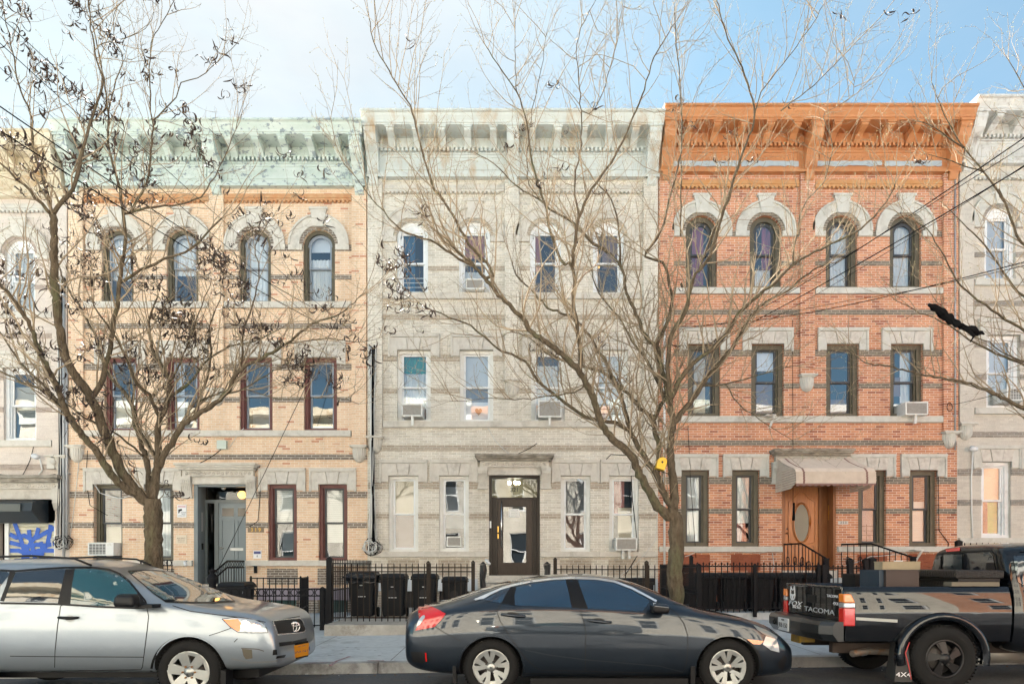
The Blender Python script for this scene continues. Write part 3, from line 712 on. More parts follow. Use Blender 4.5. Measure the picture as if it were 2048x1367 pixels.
wD = {'30': {'c': (('mauve',0,1,0,.75),)}, '31': {'c': (('mauve',.3,1,.5,1),('sheer',0,.3,0,1))}, '32': {'c': (sheer,)}, '33': {'c': (sheer,)},
      '20': {'c': (('beige',0,.9,0,.7),)}, '21': {'c': (('paper',.7,1,.0,1),('brown',0,.5,0,1))}, '22': {'c': (('brown',0,.25,0,1),)}, '23': {'c': (('brown',.3,.6,0,.5),('sheer',.2,1,.5,1))},
      '10': {'c': (('sheer',0,1,.1,.95),)}, '11': {'c': (('sheer',.3,1,0,1),('pink',0,.45,0,.8))}, '12': {'c': (('greyshade',0,.5,0,1),), 'bars': 1}, '13': {'c': (('blind',0,.62,0,1),)}}
hD, XD, ZD = houses('orange_brick_house', 'orange brick house with burnt orange cornice and striped metal door awning', 1618, 1316, 1914, -10, b_orange, r_olive, orange, stone_grey, wD, ('olive','olive','olive'), ('grey','grey','grey'),
    (-215,-87,65,193), (-210,-83,67,195), (-228,-127,126,228), .83, .86, .73, door=(-54,54), base=(mat('painted_brick_red', (.36,.12,.07), .85), r_red, r_red, mat('basement_dark2', (.03,.03,.03), .6)), patch=baremetal, corb=mat('ochre_brick', (.52,.24,.08), .8, col2=(.55,.3,.14), nscale=6), casing=.12, tops=(441,698,950))
wE = {'30': {'c': (('paper',.0,1,0,1),)}, '20': {'c': (('paper',.4,1,0,1),('sheer',0,.4,0,1))}, '10': {'c': (('beige',.5,1,0,1),('green',0,.5,.5,1))}}
hE, XE, ZE = houses('grey_brick_house', 'light grey brick house cut off by the right edge, with white window frames', 2207, 1914, 2510, -27, b_grey, r_grey, greyc, stone_grey, wE, ('white','white','white'), ('white','white','white'),
    (-207,-80,62,188), (-201,-76,67,193), (-215,-121,122,219), .82, .88, .78, base=(stone_grey, r_grey, None, mat('basement_dark3', (.03,.03,.03), .6)), casing=.1)

# ---- doors
def panel_door(mb, x0, x1, z0, z1, y, panels, m0=0, d=.02):
    mb.box(x0, x1, y, y+.05, z0, z1, m0)
    w, h = x1-x0, z1-z0
    for a, b, c, e in panels:
        X0, X1, Z0, Z1 = x0+w*a, x0+w*b, z0+h*c, z0+h*e; t = .028
        mb.box(X0, X1, y-.022, y-.001, Z1-t, Z1, m0); mb.box(X0, X1, y-.022, y-.001, Z0, Z0+t, m0); mb.box(X0, X0+t, y-.022, y-.001, Z0+t, Z1-t, m0); mb.box(X1-t, X1, y-.022, y-.001, Z0+t, Z1-t, m0)
def recess(hs, X, Z, d0, d1, depth, m, floor, zt=950, zb=1150):
    a, b, z0, z1 = X(d0), X(d1), Z(zb), Z(zt); f = MB(); y0, y1 = YF+.2, YF+depth+.1
    f.box(a-.05, a+.012, y0, y1, z0, z1); f.box(b-.012, b+.05, y0, y1, z0, z1); f.box(a, b, y0, y1, z1-.01, z1+.05); f.build('doorway_lining', m, hs)
    f = MB(); f.box(a-.02, b+.02, YF-.05, y1, z0-.18, z0-.001); f.build('threshold', floor, hs)
slate = mat('slate_blue_paint', (.16,.19,.20), .5, col2=(.18,.21,.22), nscale=4)
# B: slate blue door in a deep recess
entrance(hB, XB, ZB, -52, 52, stone, flare=22)
recess(hB, XB, ZB, -52, 52, .70, slate, stone)
a, b, z0, z1 = XB(-52), XB(52), ZB(1152), ZB(950)
f = MB(); f.box(a, a+.1, YF-.005, YF+.2, z0, z1); f.box(b-.02, b, YF+.02, YF+.2, z0, z1); f.box(a+.1, b-.02, YF+.01, YF+.2, z1-.06, z1)
yd = YF+.64; zt = z0 + 2.22
f.box(a, b, yd-.03, yd+.06, zt, zt+.09); f.box(a+.0, a+.07, yd-.02, yd+.06, z0, zt); f.box(a+.27, a+.38, yd-.03, yd+.06, z0, zt); f.box(b-.06, b, yd-.025, yd+.06, z0, z1)
f.build('door_frame', slate, hB)
f = MB(); panel_door(f, a+.38, b-.06, z0, zt, yd, ((.08,.46,.05,.42),(.54,.92,.05,.42),(.08,.46,.46,.80),(.54,.92,.46,.80)))
dr = f.build('door', mat('slate_blue_door', (.19,.235,.26), .45), hB)
f = MB(); w_ = b-.06-a-.38
for t in (.1, .56): f.box(a+.38+w_*t, a+.38+w_*(t+.34), yd-.008, yd-.002, z0+(zt-z0)*.84, z0+(zt-z0)*.94)
f.build('door_light', mat('amber_dark_glass', (.06,.045,.03), .08), dr)
f = MB(); f.box(a+.38+w_*.34, a+.38+w_*.72, yd-.012, yd-.002, z0+.93, z0+1.0); f.build('mail_slot', alu, dr)
f = MB(); f.tube([(a+.43, yd-.06, z0+1.0), (a+.53, yd-.06, z0+1.0)], .015); f.lathe([(.03,0),(.03,-.06)], (a+.44, yd, z0+1.0), (0,1,0), 10); f.build('door_handle', alu, dr)
f = MB(); f.quad((a+.07,yd+.02,z0),(a+.27,yd+.02,z0),(a+.27,yd+.02,zt),(a+.07,yd+.02,zt)); f.quad((a,yd+.02,zt+.09),(b,yd+.02,zt+.09),(b,yd+.02,z1),(a,yd+.02,z1)); f.build('transom_pane', glass('transom_dark', .03, (.35,.32,.25)), hB)
f = MB(); f.box(a+.013, a+.05, YF+.3, YF+.42, z0+1.45, z0+1.95); f.build('intercom', alu, hB)
f = MB(); f.box(a+.013, a+.07, YF+.28, YF+.4, z0+.95, z0+1.12); f.build('lock_box', black, hB)
bulb = mat('lit_bulb_amber', (.9,.5,.15), .3, emit=(1,.5,.15), estr=.35)
bulbw = mat('lit_bulb_white', (1,.95,.8), .3, emit=(1,.92,.7), estr=1.2)
bx = P(484, 989, YF+.5)
f = MB(); f.lathe([(0,.11),(.06,.1),(.1,.05),(.115,0),(.1,-.05),(.06,-.1),(0,-.11)], bx, (0,0,1), 16)
tag(f.build('porch_lamp', bulb, None, bx), 'glowing amber globe lamp in the slate blue doorway', 'lamp')
bx = P(447, 972, YF+.3)
f = MB(); f.lathe([(.05,.12),(.05,.1),(.02,.1),(.02,.06),(.055,.05),(.06,-.04),(.04,-.09),(0,-.1)], bx, (0,0,1), 12)
tag(f.build('porch_lamp', alu, None, bx), 'unlit clear ceiling lamp in the slate blue doorway, left of the amber globe', 'lamp')
# C: dark wooden door with a tall pane
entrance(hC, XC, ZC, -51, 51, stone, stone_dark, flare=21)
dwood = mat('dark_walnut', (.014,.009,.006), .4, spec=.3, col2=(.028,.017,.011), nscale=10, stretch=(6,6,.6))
a, b, z0, z1 = XC(-51), XC(51), ZC(1150), ZC(950)
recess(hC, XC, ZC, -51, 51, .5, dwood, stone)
yd = YF+.14; zt = ZC(993)
f = MB(); f.box(a, a+.07, YF+.02, YF+.3, z0, z1); f.box(b-.07, b, YF+.02, YF+.3, z0, z1); f.box(a+.07, b-.07, YF+.02, YF+.3, z1-.06, z1); f.box(a+.07, b-.07, yd-.02, yd+.06, zt-.05, zt)
f.box(a+.07, a+.22, yd, yd+.06, z0, zt-.05); f.box(b-.20, b-.07, yd, yd+.06, z0, zt-.05); f.box(a+.17, a+.22, yd-.03, yd-.001, z0, zt-.05); f.box(b-.20, b-.16, yd-.03, yd-.001, z0, zt-.05)
f.build('door_frame', dwood, hC)
f = MB(); x0, x1 = a+.225, b-.205; g0, g1, h0, h1 = x0+.15, x1-.16, z0+.34, zt-.25
f.box(x0, g0, yd, yd+.05, z0, zt-.052); f.box(g1, x1, yd, yd+.05, z0, zt-.052); f.box(g0, g1, yd+.001, yd+.05, z0, h0); f.box(g0, g1, yd+.001, yd+.05, h1, zt-.052)
for q in ((g0-.02,g0,h0,h1),(g1,g1+.02,h0,h1),(g0-.02,g1+.02,h0-.02,h0),(g0-.02,g1+.02,h1,h1+.02)): f.box(q[0], q[1], yd-.012, yd-.001, q[2], q[3])
dr = f.build('door', mat('walnut_door', (.030,.018,.012), .38, spec=.3, col2=(.045,.028,.019), nscale=8, stretch=(5,5,.5)), hC)
f = MB(); f.quad((g0,yd+.02,h0),(g1,yd+.02,h0),(g1,yd+.02,h1),(g0,yd+.02,h1)); f.build('door_pane', glass_d, dr)
f = MB(); f.tube([(x0+.10,yd-.07,z0+.75),(x0+.10,yd-.07,z0+1.95)], .016); f.box(x0+.09,x0+.11,yd-.06,yd,z0+.85,z0+.87); f.box(x0+.09,x0+.11,yd-.06,yd,z0+1.83,z0+1.85); f.build('door_handle', mat('chrome', (.7,.7,.7), .2, metal=1), dr)
f = MB(); f.box(x0+.0,x0+.025,yd-.012,yd-.001,z0+.98,z0+1.3); f.lathe([(.02,0),(.03,-.03),(0,-.045)], (x0+.03,yd,z0+1.12), (0,1,0), 10); f.build('lock_plate', mat('brass', (.6,.36,.09), .3, metal=1), dr)
f = MB(); f.quad((a+.07,yd+.03,zt),(b-.07,yd+.03,zt),(b-.07,yd+.03,z1-.06),(a+.07,yd+.03,z1-.06)); f.build('transom_pane', glass_w, hC)
f = MB(); f.box(a, b, YF+.95, YF+.97, zt-.3, z1+.3); f.build('hallway_wall', mat('hall_cream', (.33,.30,.19), .8), hC)
f = MB(); f.box(g0+.24*(g1-g0), g0+.7*(g1-g0), yd-.006, yd-.001, h1-.27, h1-.05)
sg = f.build('paper_notice', mat('paper_white', (.78,.78,.75), .8), None, (g0, yd, h1)); tag(sg, 'white paper notice taped inside the dark door', 'notice')
for k in range(5): text('IMPORTANT NOTICE' if k == 0 else 'please close the door', .026, ((g0+g1)/2-.01, yd-.009, h1-.08-k*.042), FRONT, mat('ink_grey', (.2,.2,.2), .8), sg, .0005, sx=.8)
f = MB(); f.box(a-.002+.02, a+.06, YF-.01, YF+.018, z0+1.25, z0+1.43); tag(f.build('door_bell', white_pl, None, (a, YF, z0+1.3)), 'small white bell box on the dark door frame', 'doorbell')
ch = empty('chandelier', P(1027, 960, YF+.5), 'lit chandelier with clustered white bulbs behind the transom', 'lamp')
c0 = ORG[ch.name]; f = MB(); f.tube([c0+Vector((0,0,.1)), c0+Vector((0,0,-.12))], .012)
for k in range(5): an = k*1.256; f.tube([c0+Vector((0,0,-.1)), c0+Vector((.08*math.cos(an),.08*math.sin(an),-.15)), c0+Vector((.14*math.cos(an),.14*math.sin(an),-.08))], .007)
f.build('lamp_arms', MATS['brass'], ch)
for k in range(5): an = k*1.256; f = MB(); f.lathe([(0,.055),(.04,.035),(.05,0),(.04,-.035),(0,-.05)], c0+Vector((.14*math.cos(an),.14*math.sin(an),-.07)), (0,0,1), 10); f.build('bulb', bulbw, ch)
# warm bulbs inside two upper windows
for px_, py_, lb in ((1077,534,'small warm lit bulb inside the arched window third from left on the cream house'), (1196,534,'small warm lit bulb inside the arched window at the right of the cream house')):
    c = P(px_, py_, YF+.6); f = MB(); f.lathe([(0,.05),(.04,.03),(.05,0),(.04,-.03),(0,-.05)], c, (0,0,1), 10); f.tube([c+Vector((0,0,.05)), c+Vector((0,0,.5))], .004)
    tag(f.build('hanging_bulb', bulb, None, c), lb, 'lamp')
# D: carved wooden door with oval glass, metal awning
a, b, z0, z1 = XD(-54), XD(54), ZD(1150), ZD(950)
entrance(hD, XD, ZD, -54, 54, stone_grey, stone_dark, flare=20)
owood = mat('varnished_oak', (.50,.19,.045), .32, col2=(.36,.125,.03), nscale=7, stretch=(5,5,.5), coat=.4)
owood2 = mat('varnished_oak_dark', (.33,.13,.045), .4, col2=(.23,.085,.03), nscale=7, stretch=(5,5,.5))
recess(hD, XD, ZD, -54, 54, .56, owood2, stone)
yd = YF+.5; zt = z0+2.25
f = MB(); f.box(a, a+.06, YF+.02, YF+.2, z0, z1); f.box(b-.06, b, YF+.02, YF+.2, z0, z1)
f.box(a+.01, a+.27, yd-.03, yd+.06, z0, z1); f.box(b-.24, b-.0, yd-.03, yd+.06, z0, z1); f.box(a+.27, b-.24, yd-.04, yd+.06, zt, zt+.12)
for z_, zz in ((.15,.75),(.85,1.5),(1.6,2.2)): 
    f.box(b-.02, b-.013, YF+.24, YF+.44, z0+z_, z0+zz)
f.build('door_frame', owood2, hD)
x0, x1 = a+.275, b-.245; cx, cz = (x0+x1)/2, z0+1.28; w_ = x1-x0
f = MB(); panel_door(f, x0, x1, z0, zt, yd, ((.12,.45,.04,.30),(.55,.88,.04,.30)))
def ell(rx, rz, n=28): return [(cx+rx*math.cos(2*math.pi*k/n), cz+rz*math.sin(2*math.pi*k/n)) for k in range(n+1)]
for rx, rz, rr in ((.215,.52,.022), (.25,.56,.010)): f.tube([(x, yd-.012, z) for x, z in ell(rx, rz)], rr, 6)
f.tube([(x0+.1,yd-.008,z0+.75),(x0+.09,yd-.008,z0+1.2),(x0+.1,yd-.008,z0+1.85),(x0+.25,yd-.008,z0+1.95),(cx-.1,yd-.008,z0+2.08),(cx,yd-.008,z0+2.12),(cx+.1,yd-.008,z0+2.08),(x1-.25,yd-.008,z0+1.95),(x1-.1,yd-.008,z0+1.85),(x1-.09,yd-.008,z0+1.2),(x1-.1,yd-.008,z0+.75),(cx,yd-.008,z0+.68),(x0+.1,yd-.008,z0+.75)], .013, 6)
dr = f.build('door', owood, hD)
f = MB(); e = ell(.2, .5)[:-1]; f.add([(x, yd-.006, z) for x, z in e], [tuple(range(len(e)))]); f.build('oval_glass', mat('frosted_glass', (.17,.2,.17), .22, bump=.3, bscale=30), dr)
f = MB(); f.lathe([(.03,0),(.03,-.02),(.015,-.03),(.03,-.06),(0,-.075)], (x0+.05,yd,z0+1.0), (0,1,0), 10); f.lathe([(.025,0),(.025,-.015),(0,-.02)], (x0+.05,yd,z0+1.12), (0,1,0), 10); f.build('door_handle', MATS['chrome'], dr)
f = MB(); f.box(b-.022, b-.012, YF+.35, YF+.41, z0+1.35, z0+1.75); f.build('bell_plate', MATS['brass'], hD)
f = MB(); f.quad((a+.27,yd+.02,zt+.12),(b-.24,yd+.02,zt+.12),(b-.24,yd+.02,z1),(a+.27,yd+.02,z1)); f.build('transom_pane', glass('transom_green', .15, (.25,.3,.25)), hD)
# E: plain recessed door, outside the frame
entrance(hE, XE, ZE, -51, 51, stone_grey, flare=20)
f = MB(); panel_door(f, XE(-51), XE(51), ZE(1150), ZE(950), YF+.2, ((.1,.45,.1,.45),(.55,.9,.1,.45))); f.build('door', dwood, hE)

# awning
aw = empty('door_awning', (XD(0), YF, ZD(925)), 'ribbed pinkish cream metal awning with maroon stripes and scalloped edge over the wooden door', 'awning')
awc = mat('awning_cream', (.66,.575,.49), .55, col2=(.58,.50,.42), nscale=5); awm = mat('awning_maroon', (.22,.12,.10), .55)
Ya = YF-1.30
A0, A1 = fx(1552), fx(1697); zt_, = (fz(914),)
fz0 = P(1550, 975, Ya).z; fa, fb = P(1600, 960, Ya).x, P(1748, 960, Ya).x
fa, fb = A0-.02, A1+.02
zf1 = P(1600, 941, Ya).z; zf0 = P(1600, 966, Ya).z
prof = [(YF-.02, zt_), (YF-.45, zt_-.22), (YF-.9, (zt_+zf1)/2-.12), (Ya+.10, zf1+.06), (Ya, zf1-.04), (Ya-.02, zf0)]
f = MB(); stripes = [0, .085, .11, .875, .90, 1.0]
segs = 26
def along(t):
    L = [0]
    for p, q in zip(prof, prof[1:]): L.append(L[-1] + math.dist(p, q))
    s_ = t*L[-1]
    for i in range(len(L)-1):
        if s_ <= L[i+1] + 1e-9:
            k = (s_-L[i])/(L[i+1]-L[i]); return (prof[i][0]+(prof[i+1][0]-prof[i][0])*k, prof[i][1]+(prof[i+1][1]-prof[i][1])*k)
    return prof[-1]
for j in range(segs):
    y0_, z0_ = along(j/segs); y1_, z1_ = along((j+1)/segs)
    for k in range(5):
        X0, X1 = fa+(fb-fa)*stripes[k], fa+(fb-fa)*stripes[k+1]; mi = 1 if k in (1, 3) else 0
        q = Vector((0, z1_-z0_, -(y1_-y0_))).normalized()*.03
        f.hexa([(X0,y0_,z0_),(X1,y0_,z0_),(X1,y1_,z1_),(X0,y1_,z1_),(X0,y0_+q.y,z0_+.026),(X1,y0_+q.y,z0_+.026),(X1,y1_,z1_+.002),(X0,y1_,z1_+.002)], mi)
f.build('awning_top', [awc, awm], aw)
for X in (fa, fb):
    f = MB(); n = 15
    for i in range(n):
        z0_ = zf0 - .10 + (zt_-zf0+.08)*i/n; z1_ = zf0 - .10 + (zt_-zf0+.08)*(i+1)/n - .012
        def yfront(z):
            for p, q in zip(prof, prof[1:]):
                if q[1] <= z <= p[1]: return p[0]+(q[0]-p[0])*(p[1]-z)/(p[1]-q[1]+1e-9)
            return prof[-1][0] if z < prof[-1][1] else YF
        y0_ = yfront(z0_) + (max(0, zf0-z0_))*3.0; y1_ = yfront(z1_) + (max(0, zf0-z1_))*3.0
        f.hexa([(X-.008,y0_+.03,z0_),(X+.008,y0_+.03,z0_),(X+.008,YF-.03,z0_),(X-.008,YF-.03,z0_),(X-.008,y1_+.03,z1_),(X+.008,y1_+.03,z1_),(X+.008,YF-.03,z1_),(X-.008,YF-.03,z1_)])
    f.build('awning_side', awc, aw)
f = MB(); n = 110
for k in range(n):
    t0, t1 = k/n, (k+1)/n; d0 = .055+.02*math.sin(t0*13*2*math.pi); d1 = .055+.02*math.sin(t1*13*2*math.pi)
    f.quad((fa+(fb-fa)*t0,Ya-.022,zf0-d0),(fa+(fb-fa)*t1,Ya-.022,zf0-d1),(fa+(fb-fa)*t1,Ya-.022,zf0),(fa+(fb-fa)*t0,Ya-.022,zf0))
f.build('scalloped_edge', awm, aw, recalc=False)

# shop front of the left house: doorcase, awning box, roller shutter
f = MB(); y = YF; g0, g1 = ground_op[0], ground_op[1]
f.box(g0-.6, g1+.28, y-.34, y+.01, fz(958), fz(952)); f.box(g0-.6, g1+.22, y-.26, y+.01, fz(966), fz(958)-.002)
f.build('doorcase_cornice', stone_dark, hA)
f = MB(); f.box(g0-.6, g1+.16, y-.13, y+.01, fz(978), fz(966)-.002)
for k in range(14):
    cx = g1+.05-k*.14; f.tube([(cx+.05*math.cos(t*.9), y-.135, fz(972)+.05*math.sin(t*.9)*(1 if k % 2 else -1)) for t in range(7)], .013, 5)
f.box(g0-.5, g1, y-.05, y+.2, fz(998), fz(978)-.002)
f.build('carved_frieze', stone, hA)
f = MB(); cx = g1+.02; f.box(cx-.02, cx+.2, y-.15, y+.01, fz(1000), fz(978)); f.prism_yz([(y-.14,fz(1000)),(y-.15,fz(1006)),(y-.07,fz(1020)),(y+.01,fz(1020)),(y+.01,fz(1000))], cx, cx+.18); f.build('doorcase_bracket', stone, hA)
f = MB(); f.box(fx(98), fx(118), y-.22, y+.01, fz(914), fz(911)); f.box(fx(101), fx(116), y-.15, y+.01, fz(938), fz(914)); f.lathe([(.07,0),(.06,-.05),(0,-.07)], (fx(115), y-.14, fz(926)), (0,1,0), 12); f.build('carved_corbel', stone, hA)
sh = empty('roller_shutter', (fx(60), YF, fz(1130)), 'cream roller shutter covered in blue graffiti below the black awning box', 'shutter')
shm = mat('shutter_cream', (.60,.58,.46), .5, dirt=(.4,.38,.3), dscale=3); f = MB(); ns = 17; za, zb_ = fz(1044), fz(1180)
for k in range(ns*5):
    zA = za+(zb_-za)*k/(ns*5); zB = za+(zb_-za)*(k+1)/(ns*5); yA = YF+.1-.028*math.sin(math.pi*((k%5)/5)); yB = YF+.1-.028*math.sin(math.pi*(((k%5)+1)/5))
    f.add([(fx(16),yA,zA),(fx(107),yA,zA),(fx(107),yB,zB),(fx(16),yB,zB)], [(0,1,2,3)])
f.build('shutter_slats', shm, sh, recalc=False)
for a_, b_ in ((8, 16), (107, 110)): f = MB(); f.box(fx(a_), fx(b_), YF+.02, YF+.16, zb_, za+.05); f.build('guide_rail', white_pl, sh)
f = MB()
for st_ in [[(18,1068),(30,1074),(45,1070),(60,1078),(75,1072),(92,1062),(106,1055)], [(26,1046),(32,1062),(40,1084),(46,1104),(42,1122)], [(98,1050),(96,1066),(92,1086),(80,1104),(64,1112)],
            [(18,1084),(34,1088),(52,1092),(70,1088),(88,1090),(106,1086)], [(55,1060),(57,1076),(62,1094),(68,1120)], [(74,1056),(70,1070),(60,1082),(50,1098),(52,1120)], [(18,1100),(34,1100),(50,1106),(74,1100),(104,1100)], [(78,1084),(82,1100),(78,1122)]]:
    for (p, q) in zip(st_, st_[1:]):
        gy = YF+.066-.0011*rnd.random()*20; v0 = Vector((fx(p[0]), gy, fz(p[1]))); v1 = Vector((fx(q[0]), gy, fz(q[1]))); d = (v1-v0).normalized(); n = Vector((-d.z, 0, d.x))*.055
        e = d*.02; f.add([v0-n-e, v1-n+e, v1+n+e, v0+n-e, v0-n-e+Vector((0,.004,0)), v1-n+e+Vector((0,.004,0)), v1+n+e+Vector((0,.004,0)), v0+n-e+Vector((0,.004,0))], [(0,1,2,3),(4,5,6,7),(0,1,5,4),(1,2,6,5),(2,3,7,6),(3,0,4,7)])
f.build('graffiti', mat('graffiti_blue', (.01,.09,.48), .5), sh)
ab = empty('awning_box', (fx(50), YF-.3, fz(1000)), 'black folded shop awning above the graffitied shutter', 'awning')
f = MB(); f.prism_yz([(YF-.02,fz(1000)),(YF-.45,fz(1003)),(YF-.62,fz(1009)),(YF-.66,fz(1025)),(YF-.3,fz(1046)),(YF-.02,fz(1046))], fx(-60), fx(98)); f.build('awning_body', mat('awning_black', (.02,.028,.035), .35), ab)
f = MB(); f.prism_yz([(YF-.665,fz(1011)),(YF-.70,fz(1012)),(YF-.70,fz(1026)),(YF-.665,fz(1026))], fx(-60), fx(78)); f.build('fabric_roll', mat('awning_cloth', (.13,.14,.13), .9, bump=.3), ab)
# ------------------------------------------------------------------ houses across the street (seen in windows and car paint)
def far_house(label, x0, x1, zt, m, cm, fy=-6.6):
    hs = empty('house', ((x0+x1)/2, fy, 0), label, 'house', 'houses across the street'); ops = []
    W = x1-x0
    for z0, z1 in ((1.3, 3.5), (4.8, 6.9), (8.2, 10.3)):
        for t in (.14, .34, .62, .84): ops.append((x0+W*t-.42, x0+W*t+.42, z0, z1))
    f = MB(); xs = sorted({x0, x1} | {o[0] for o in ops} | {o[1] for o in ops}); zs = sorted({-.4, zt} | {o[2] for o in ops} | {o[3] for o in ops})
    for i in range(len(xs)-1):
        for j in range(len(zs)-1):
            cx, cz = (xs[i]+xs[i+1])/2, (zs[j]+zs[j+1])/2
            if any(o[0] < cx < o[1] and o[2] < cz < o[3] for o in ops): continue
            f.quad((xs[i],fy,zs[j]),(xs[i],fy,zs[j+1]),(xs[i+1],fy,zs[j+1]),(xs[i+1],fy,zs[j]))
    f.quad((x0,fy,-.4),(x0,fy-12,-.4),(x0,fy-12,zt),(x0,fy,zt)); f.quad((x1,fy,-.4),(x1,fy-12,-.4),(x1,fy-12,zt),(x1,fy,zt)); f.quad((x0,fy-12,-.4),(x1,fy-12,-.4),(x1,fy-12,zt),(x0,fy-12,zt))
    f.build('wall', m, hs)
    f = MB(); f.box(x0, x1, fy-12, fy-.02, zt, zt+.15); f.build('roof', MATS['roof_felt'], hs)
    f = MB(); f.prism_yz([(fy-.02,zt-1.1),(fy+.15,zt-1.1),(fy+.15,zt-.3),(fy+.6,zt-.2),(fy+.65,zt+.2),(fy-.02,zt+.2)], x0, x1); f.build('cornice', cm, hs)
    for a, b, z0, z1 in ops:
        f = MB(); f.box(a, a+.07, fy-.2, fy-.05, z0, z1); f.box(b-.07, b, fy-.2, fy-.05, z0, z1); f.box(a+.07, b-.07, fy-.2, fy-.05, z0, z0+.07); f.box(a+.07, b-.07, fy-.2, fy-.05, z1-.07, z1); f.box(a+.07, b-.07, fy-.2, fy-.05, (z0+z1)/2-.03, (z0+z1)/2+.03)
        wn = f.build('window', frames['white'], hs)
        f = MB(); f.box(a+.07, b-.07, fy-.17, fy-.16, z0+.07, z1-.07); f.build('pane', mat('far_glass', (.03,.04,.05), .05), wn)
    return hs
far_house('cream brick house across the street, seen only in reflections', -31, -20, 11.4, b_cream, palec)
far_house('cream house across the street, second from the left in reflections', -20, -10.5, 11.0, b_cream, ochre)
far_house('pale house across the street opposite the peach house', -10.5, -2.5, 11.6, b_cream, palec)
far_house('cream brick house with an orange cornice across the street', -2.5, 6, 11.1, b_cream, orange)
far_house('cream house with a mint cornice across the street', 6, 14.5, 11.5, b_cream, mint)
far_house('orange brick house across the street, far right in reflections', 14.5, 25, 11.2, b_orange, greyc)
far_house('red brick house across the street, outermost on the right', 25, 36, 11.6, b_orange, ochre)

# ------------------------------------------------------------------ window air conditioners
acm = mat('ac_white', (.70,.71,.69), .45, dirt=(.5,.46,.38), dscale=5); acg = mat('ac_grille', (.30,.29,.27), .6, col2=(.36,.35,.33), nscale=20); acd = mat('ac_dark', (.04,.04,.04), .7)
def ac(px0, px1, py0, py1, label, style=0, depth=.34, legs=0, y=YF):
    a, b, z1, z0 = fx(px0), fx(px1), fz(py0), fz(py1); yf = y - depth + .12
    root = empty('air_conditioner', ((a+b)/2, y, z0), label, 'air conditioner', 'window air conditioners')
    f = MB(); f.box(a, b, yf+.02, y+.3, z0, z1); 
    t = .028; f.box(a-.004, b+.004, yf, yf+.019, z1-t, z1+.004); f.box(a-.004, b+.004, yf, yf+.019, z0-.004, z0+t); f.box(a-.004, a+t, yf, yf+.019, z0+t, z1-t)
    g1 = b-t if style != 1 else b-(b-a)*.30
    f.box(g1, b+.004, yf, yf+.019, z0+t, z1-t)
    f.build('casing', acm, root)
    f = MB(); f.box(a+t, g1, yf+.012, yf+.018, z0+t, z1-t); f.build('grille', acg if style != 1 else acd, root)
    f = MB(); n = 7 if style == 1 else 12
    for k in range(n): z = z0+t+(z1-z0-2*t)*(k+.5)/n; f.box(a+t, g1, yf+.002, yf+.011, z-.006, z+.005)
    if style == 1:
        for k in range(6): x = a+t+(g1-a-t)*k/5; f.box(x-.004, x+.004, yf-.002, yf+.001, z0+t, z1-t)
        for k in range(3): f.box(g1+.02, g1+.07, yf-.003, yf-.0005, z0+.05+k*.09, z0+.12+k*.09)
    f.build('louvre', acm if style == 1 else acg, root)
    if legs:
        f = MB()
        for k in range(legs):
            x = (a+b)/2 + (k-(legs-1)/2)*.17
            f.hexa([(x-.03,yf+.05,z0-.22),(x+.03,yf+.05,z0-.22),(x+.03,yf+.1,z0-.22),(x-.03,yf+.1,z0-.22),(x-.03,yf+.04,z0-.001),(x+.03,yf+.04,z0-.001),(x+.03,yf+.12,z0-.001),(x-.03,yf+.12,z0-.001)])
        f.build('support_bracket', acm, root)
    return root
ac(190, 240, 1085, 1110, 'white air conditioner with dark side vents in the ground floor window of the peach house', 1, .42)
ac(807, 847, 812, 836, 'air conditioner below the teal curtain on the cream house', 0, .4, 1)
ac(1076, 1121, 806, 838, 'large air conditioner with a single leg in the third middle window of the cream house', 0, .42, 1)
ac(933, 968, 566, 586, 'air conditioner in an arched top floor window of the cream house', 0, .4, 0)
ac(893, 922, 1072, 1092, 'grey brown air conditioner set deep in the ground floor window left of the walnut door', 0, .14, 0, YF+.12)
ac(1229, 1270, 1076, 1100, 'air conditioner on two legs in the cream ground floor window nearest the tree', 0, .4, 2)
ac(1797, 1841, 809, 834, 'white perforated air conditioner on the orange house above the awning side', 0, .45, 1)
ac(1996, 2036, 782, 806, 'air conditioner in the grey house second floor window at the right edge', 1, .45, 0)
for px0, lb in ((1532, 'empty white bracket on the sill of the orange house, second window from the left'), (1822, 'empty white bracket on the ground floor sill beside the pickup cab')):
    py = 835 if px0 < 1700 else 1100
    f = MB(); x, z = fx(px0), fz(py); f.box(x-.1, x+.14, YF-.34, YF+.02, z, z+.02); f.hexa([(x+.02,YF-.12,z-.3),(x+.07,YF-.12,z-.3),(x+.07,YF-.09,z-.3),(x+.02,YF-.09,z-.3),(x+.08,YF-.33,z-.001),(x+.14,YF-.33,z-.001),(x+.14,YF-.29,z-.001),(x+.08,YF-.29,z-.001)])
    tag(f.build('support_bracket', acm, None, (x, YF, z)), lb, 'bracket')
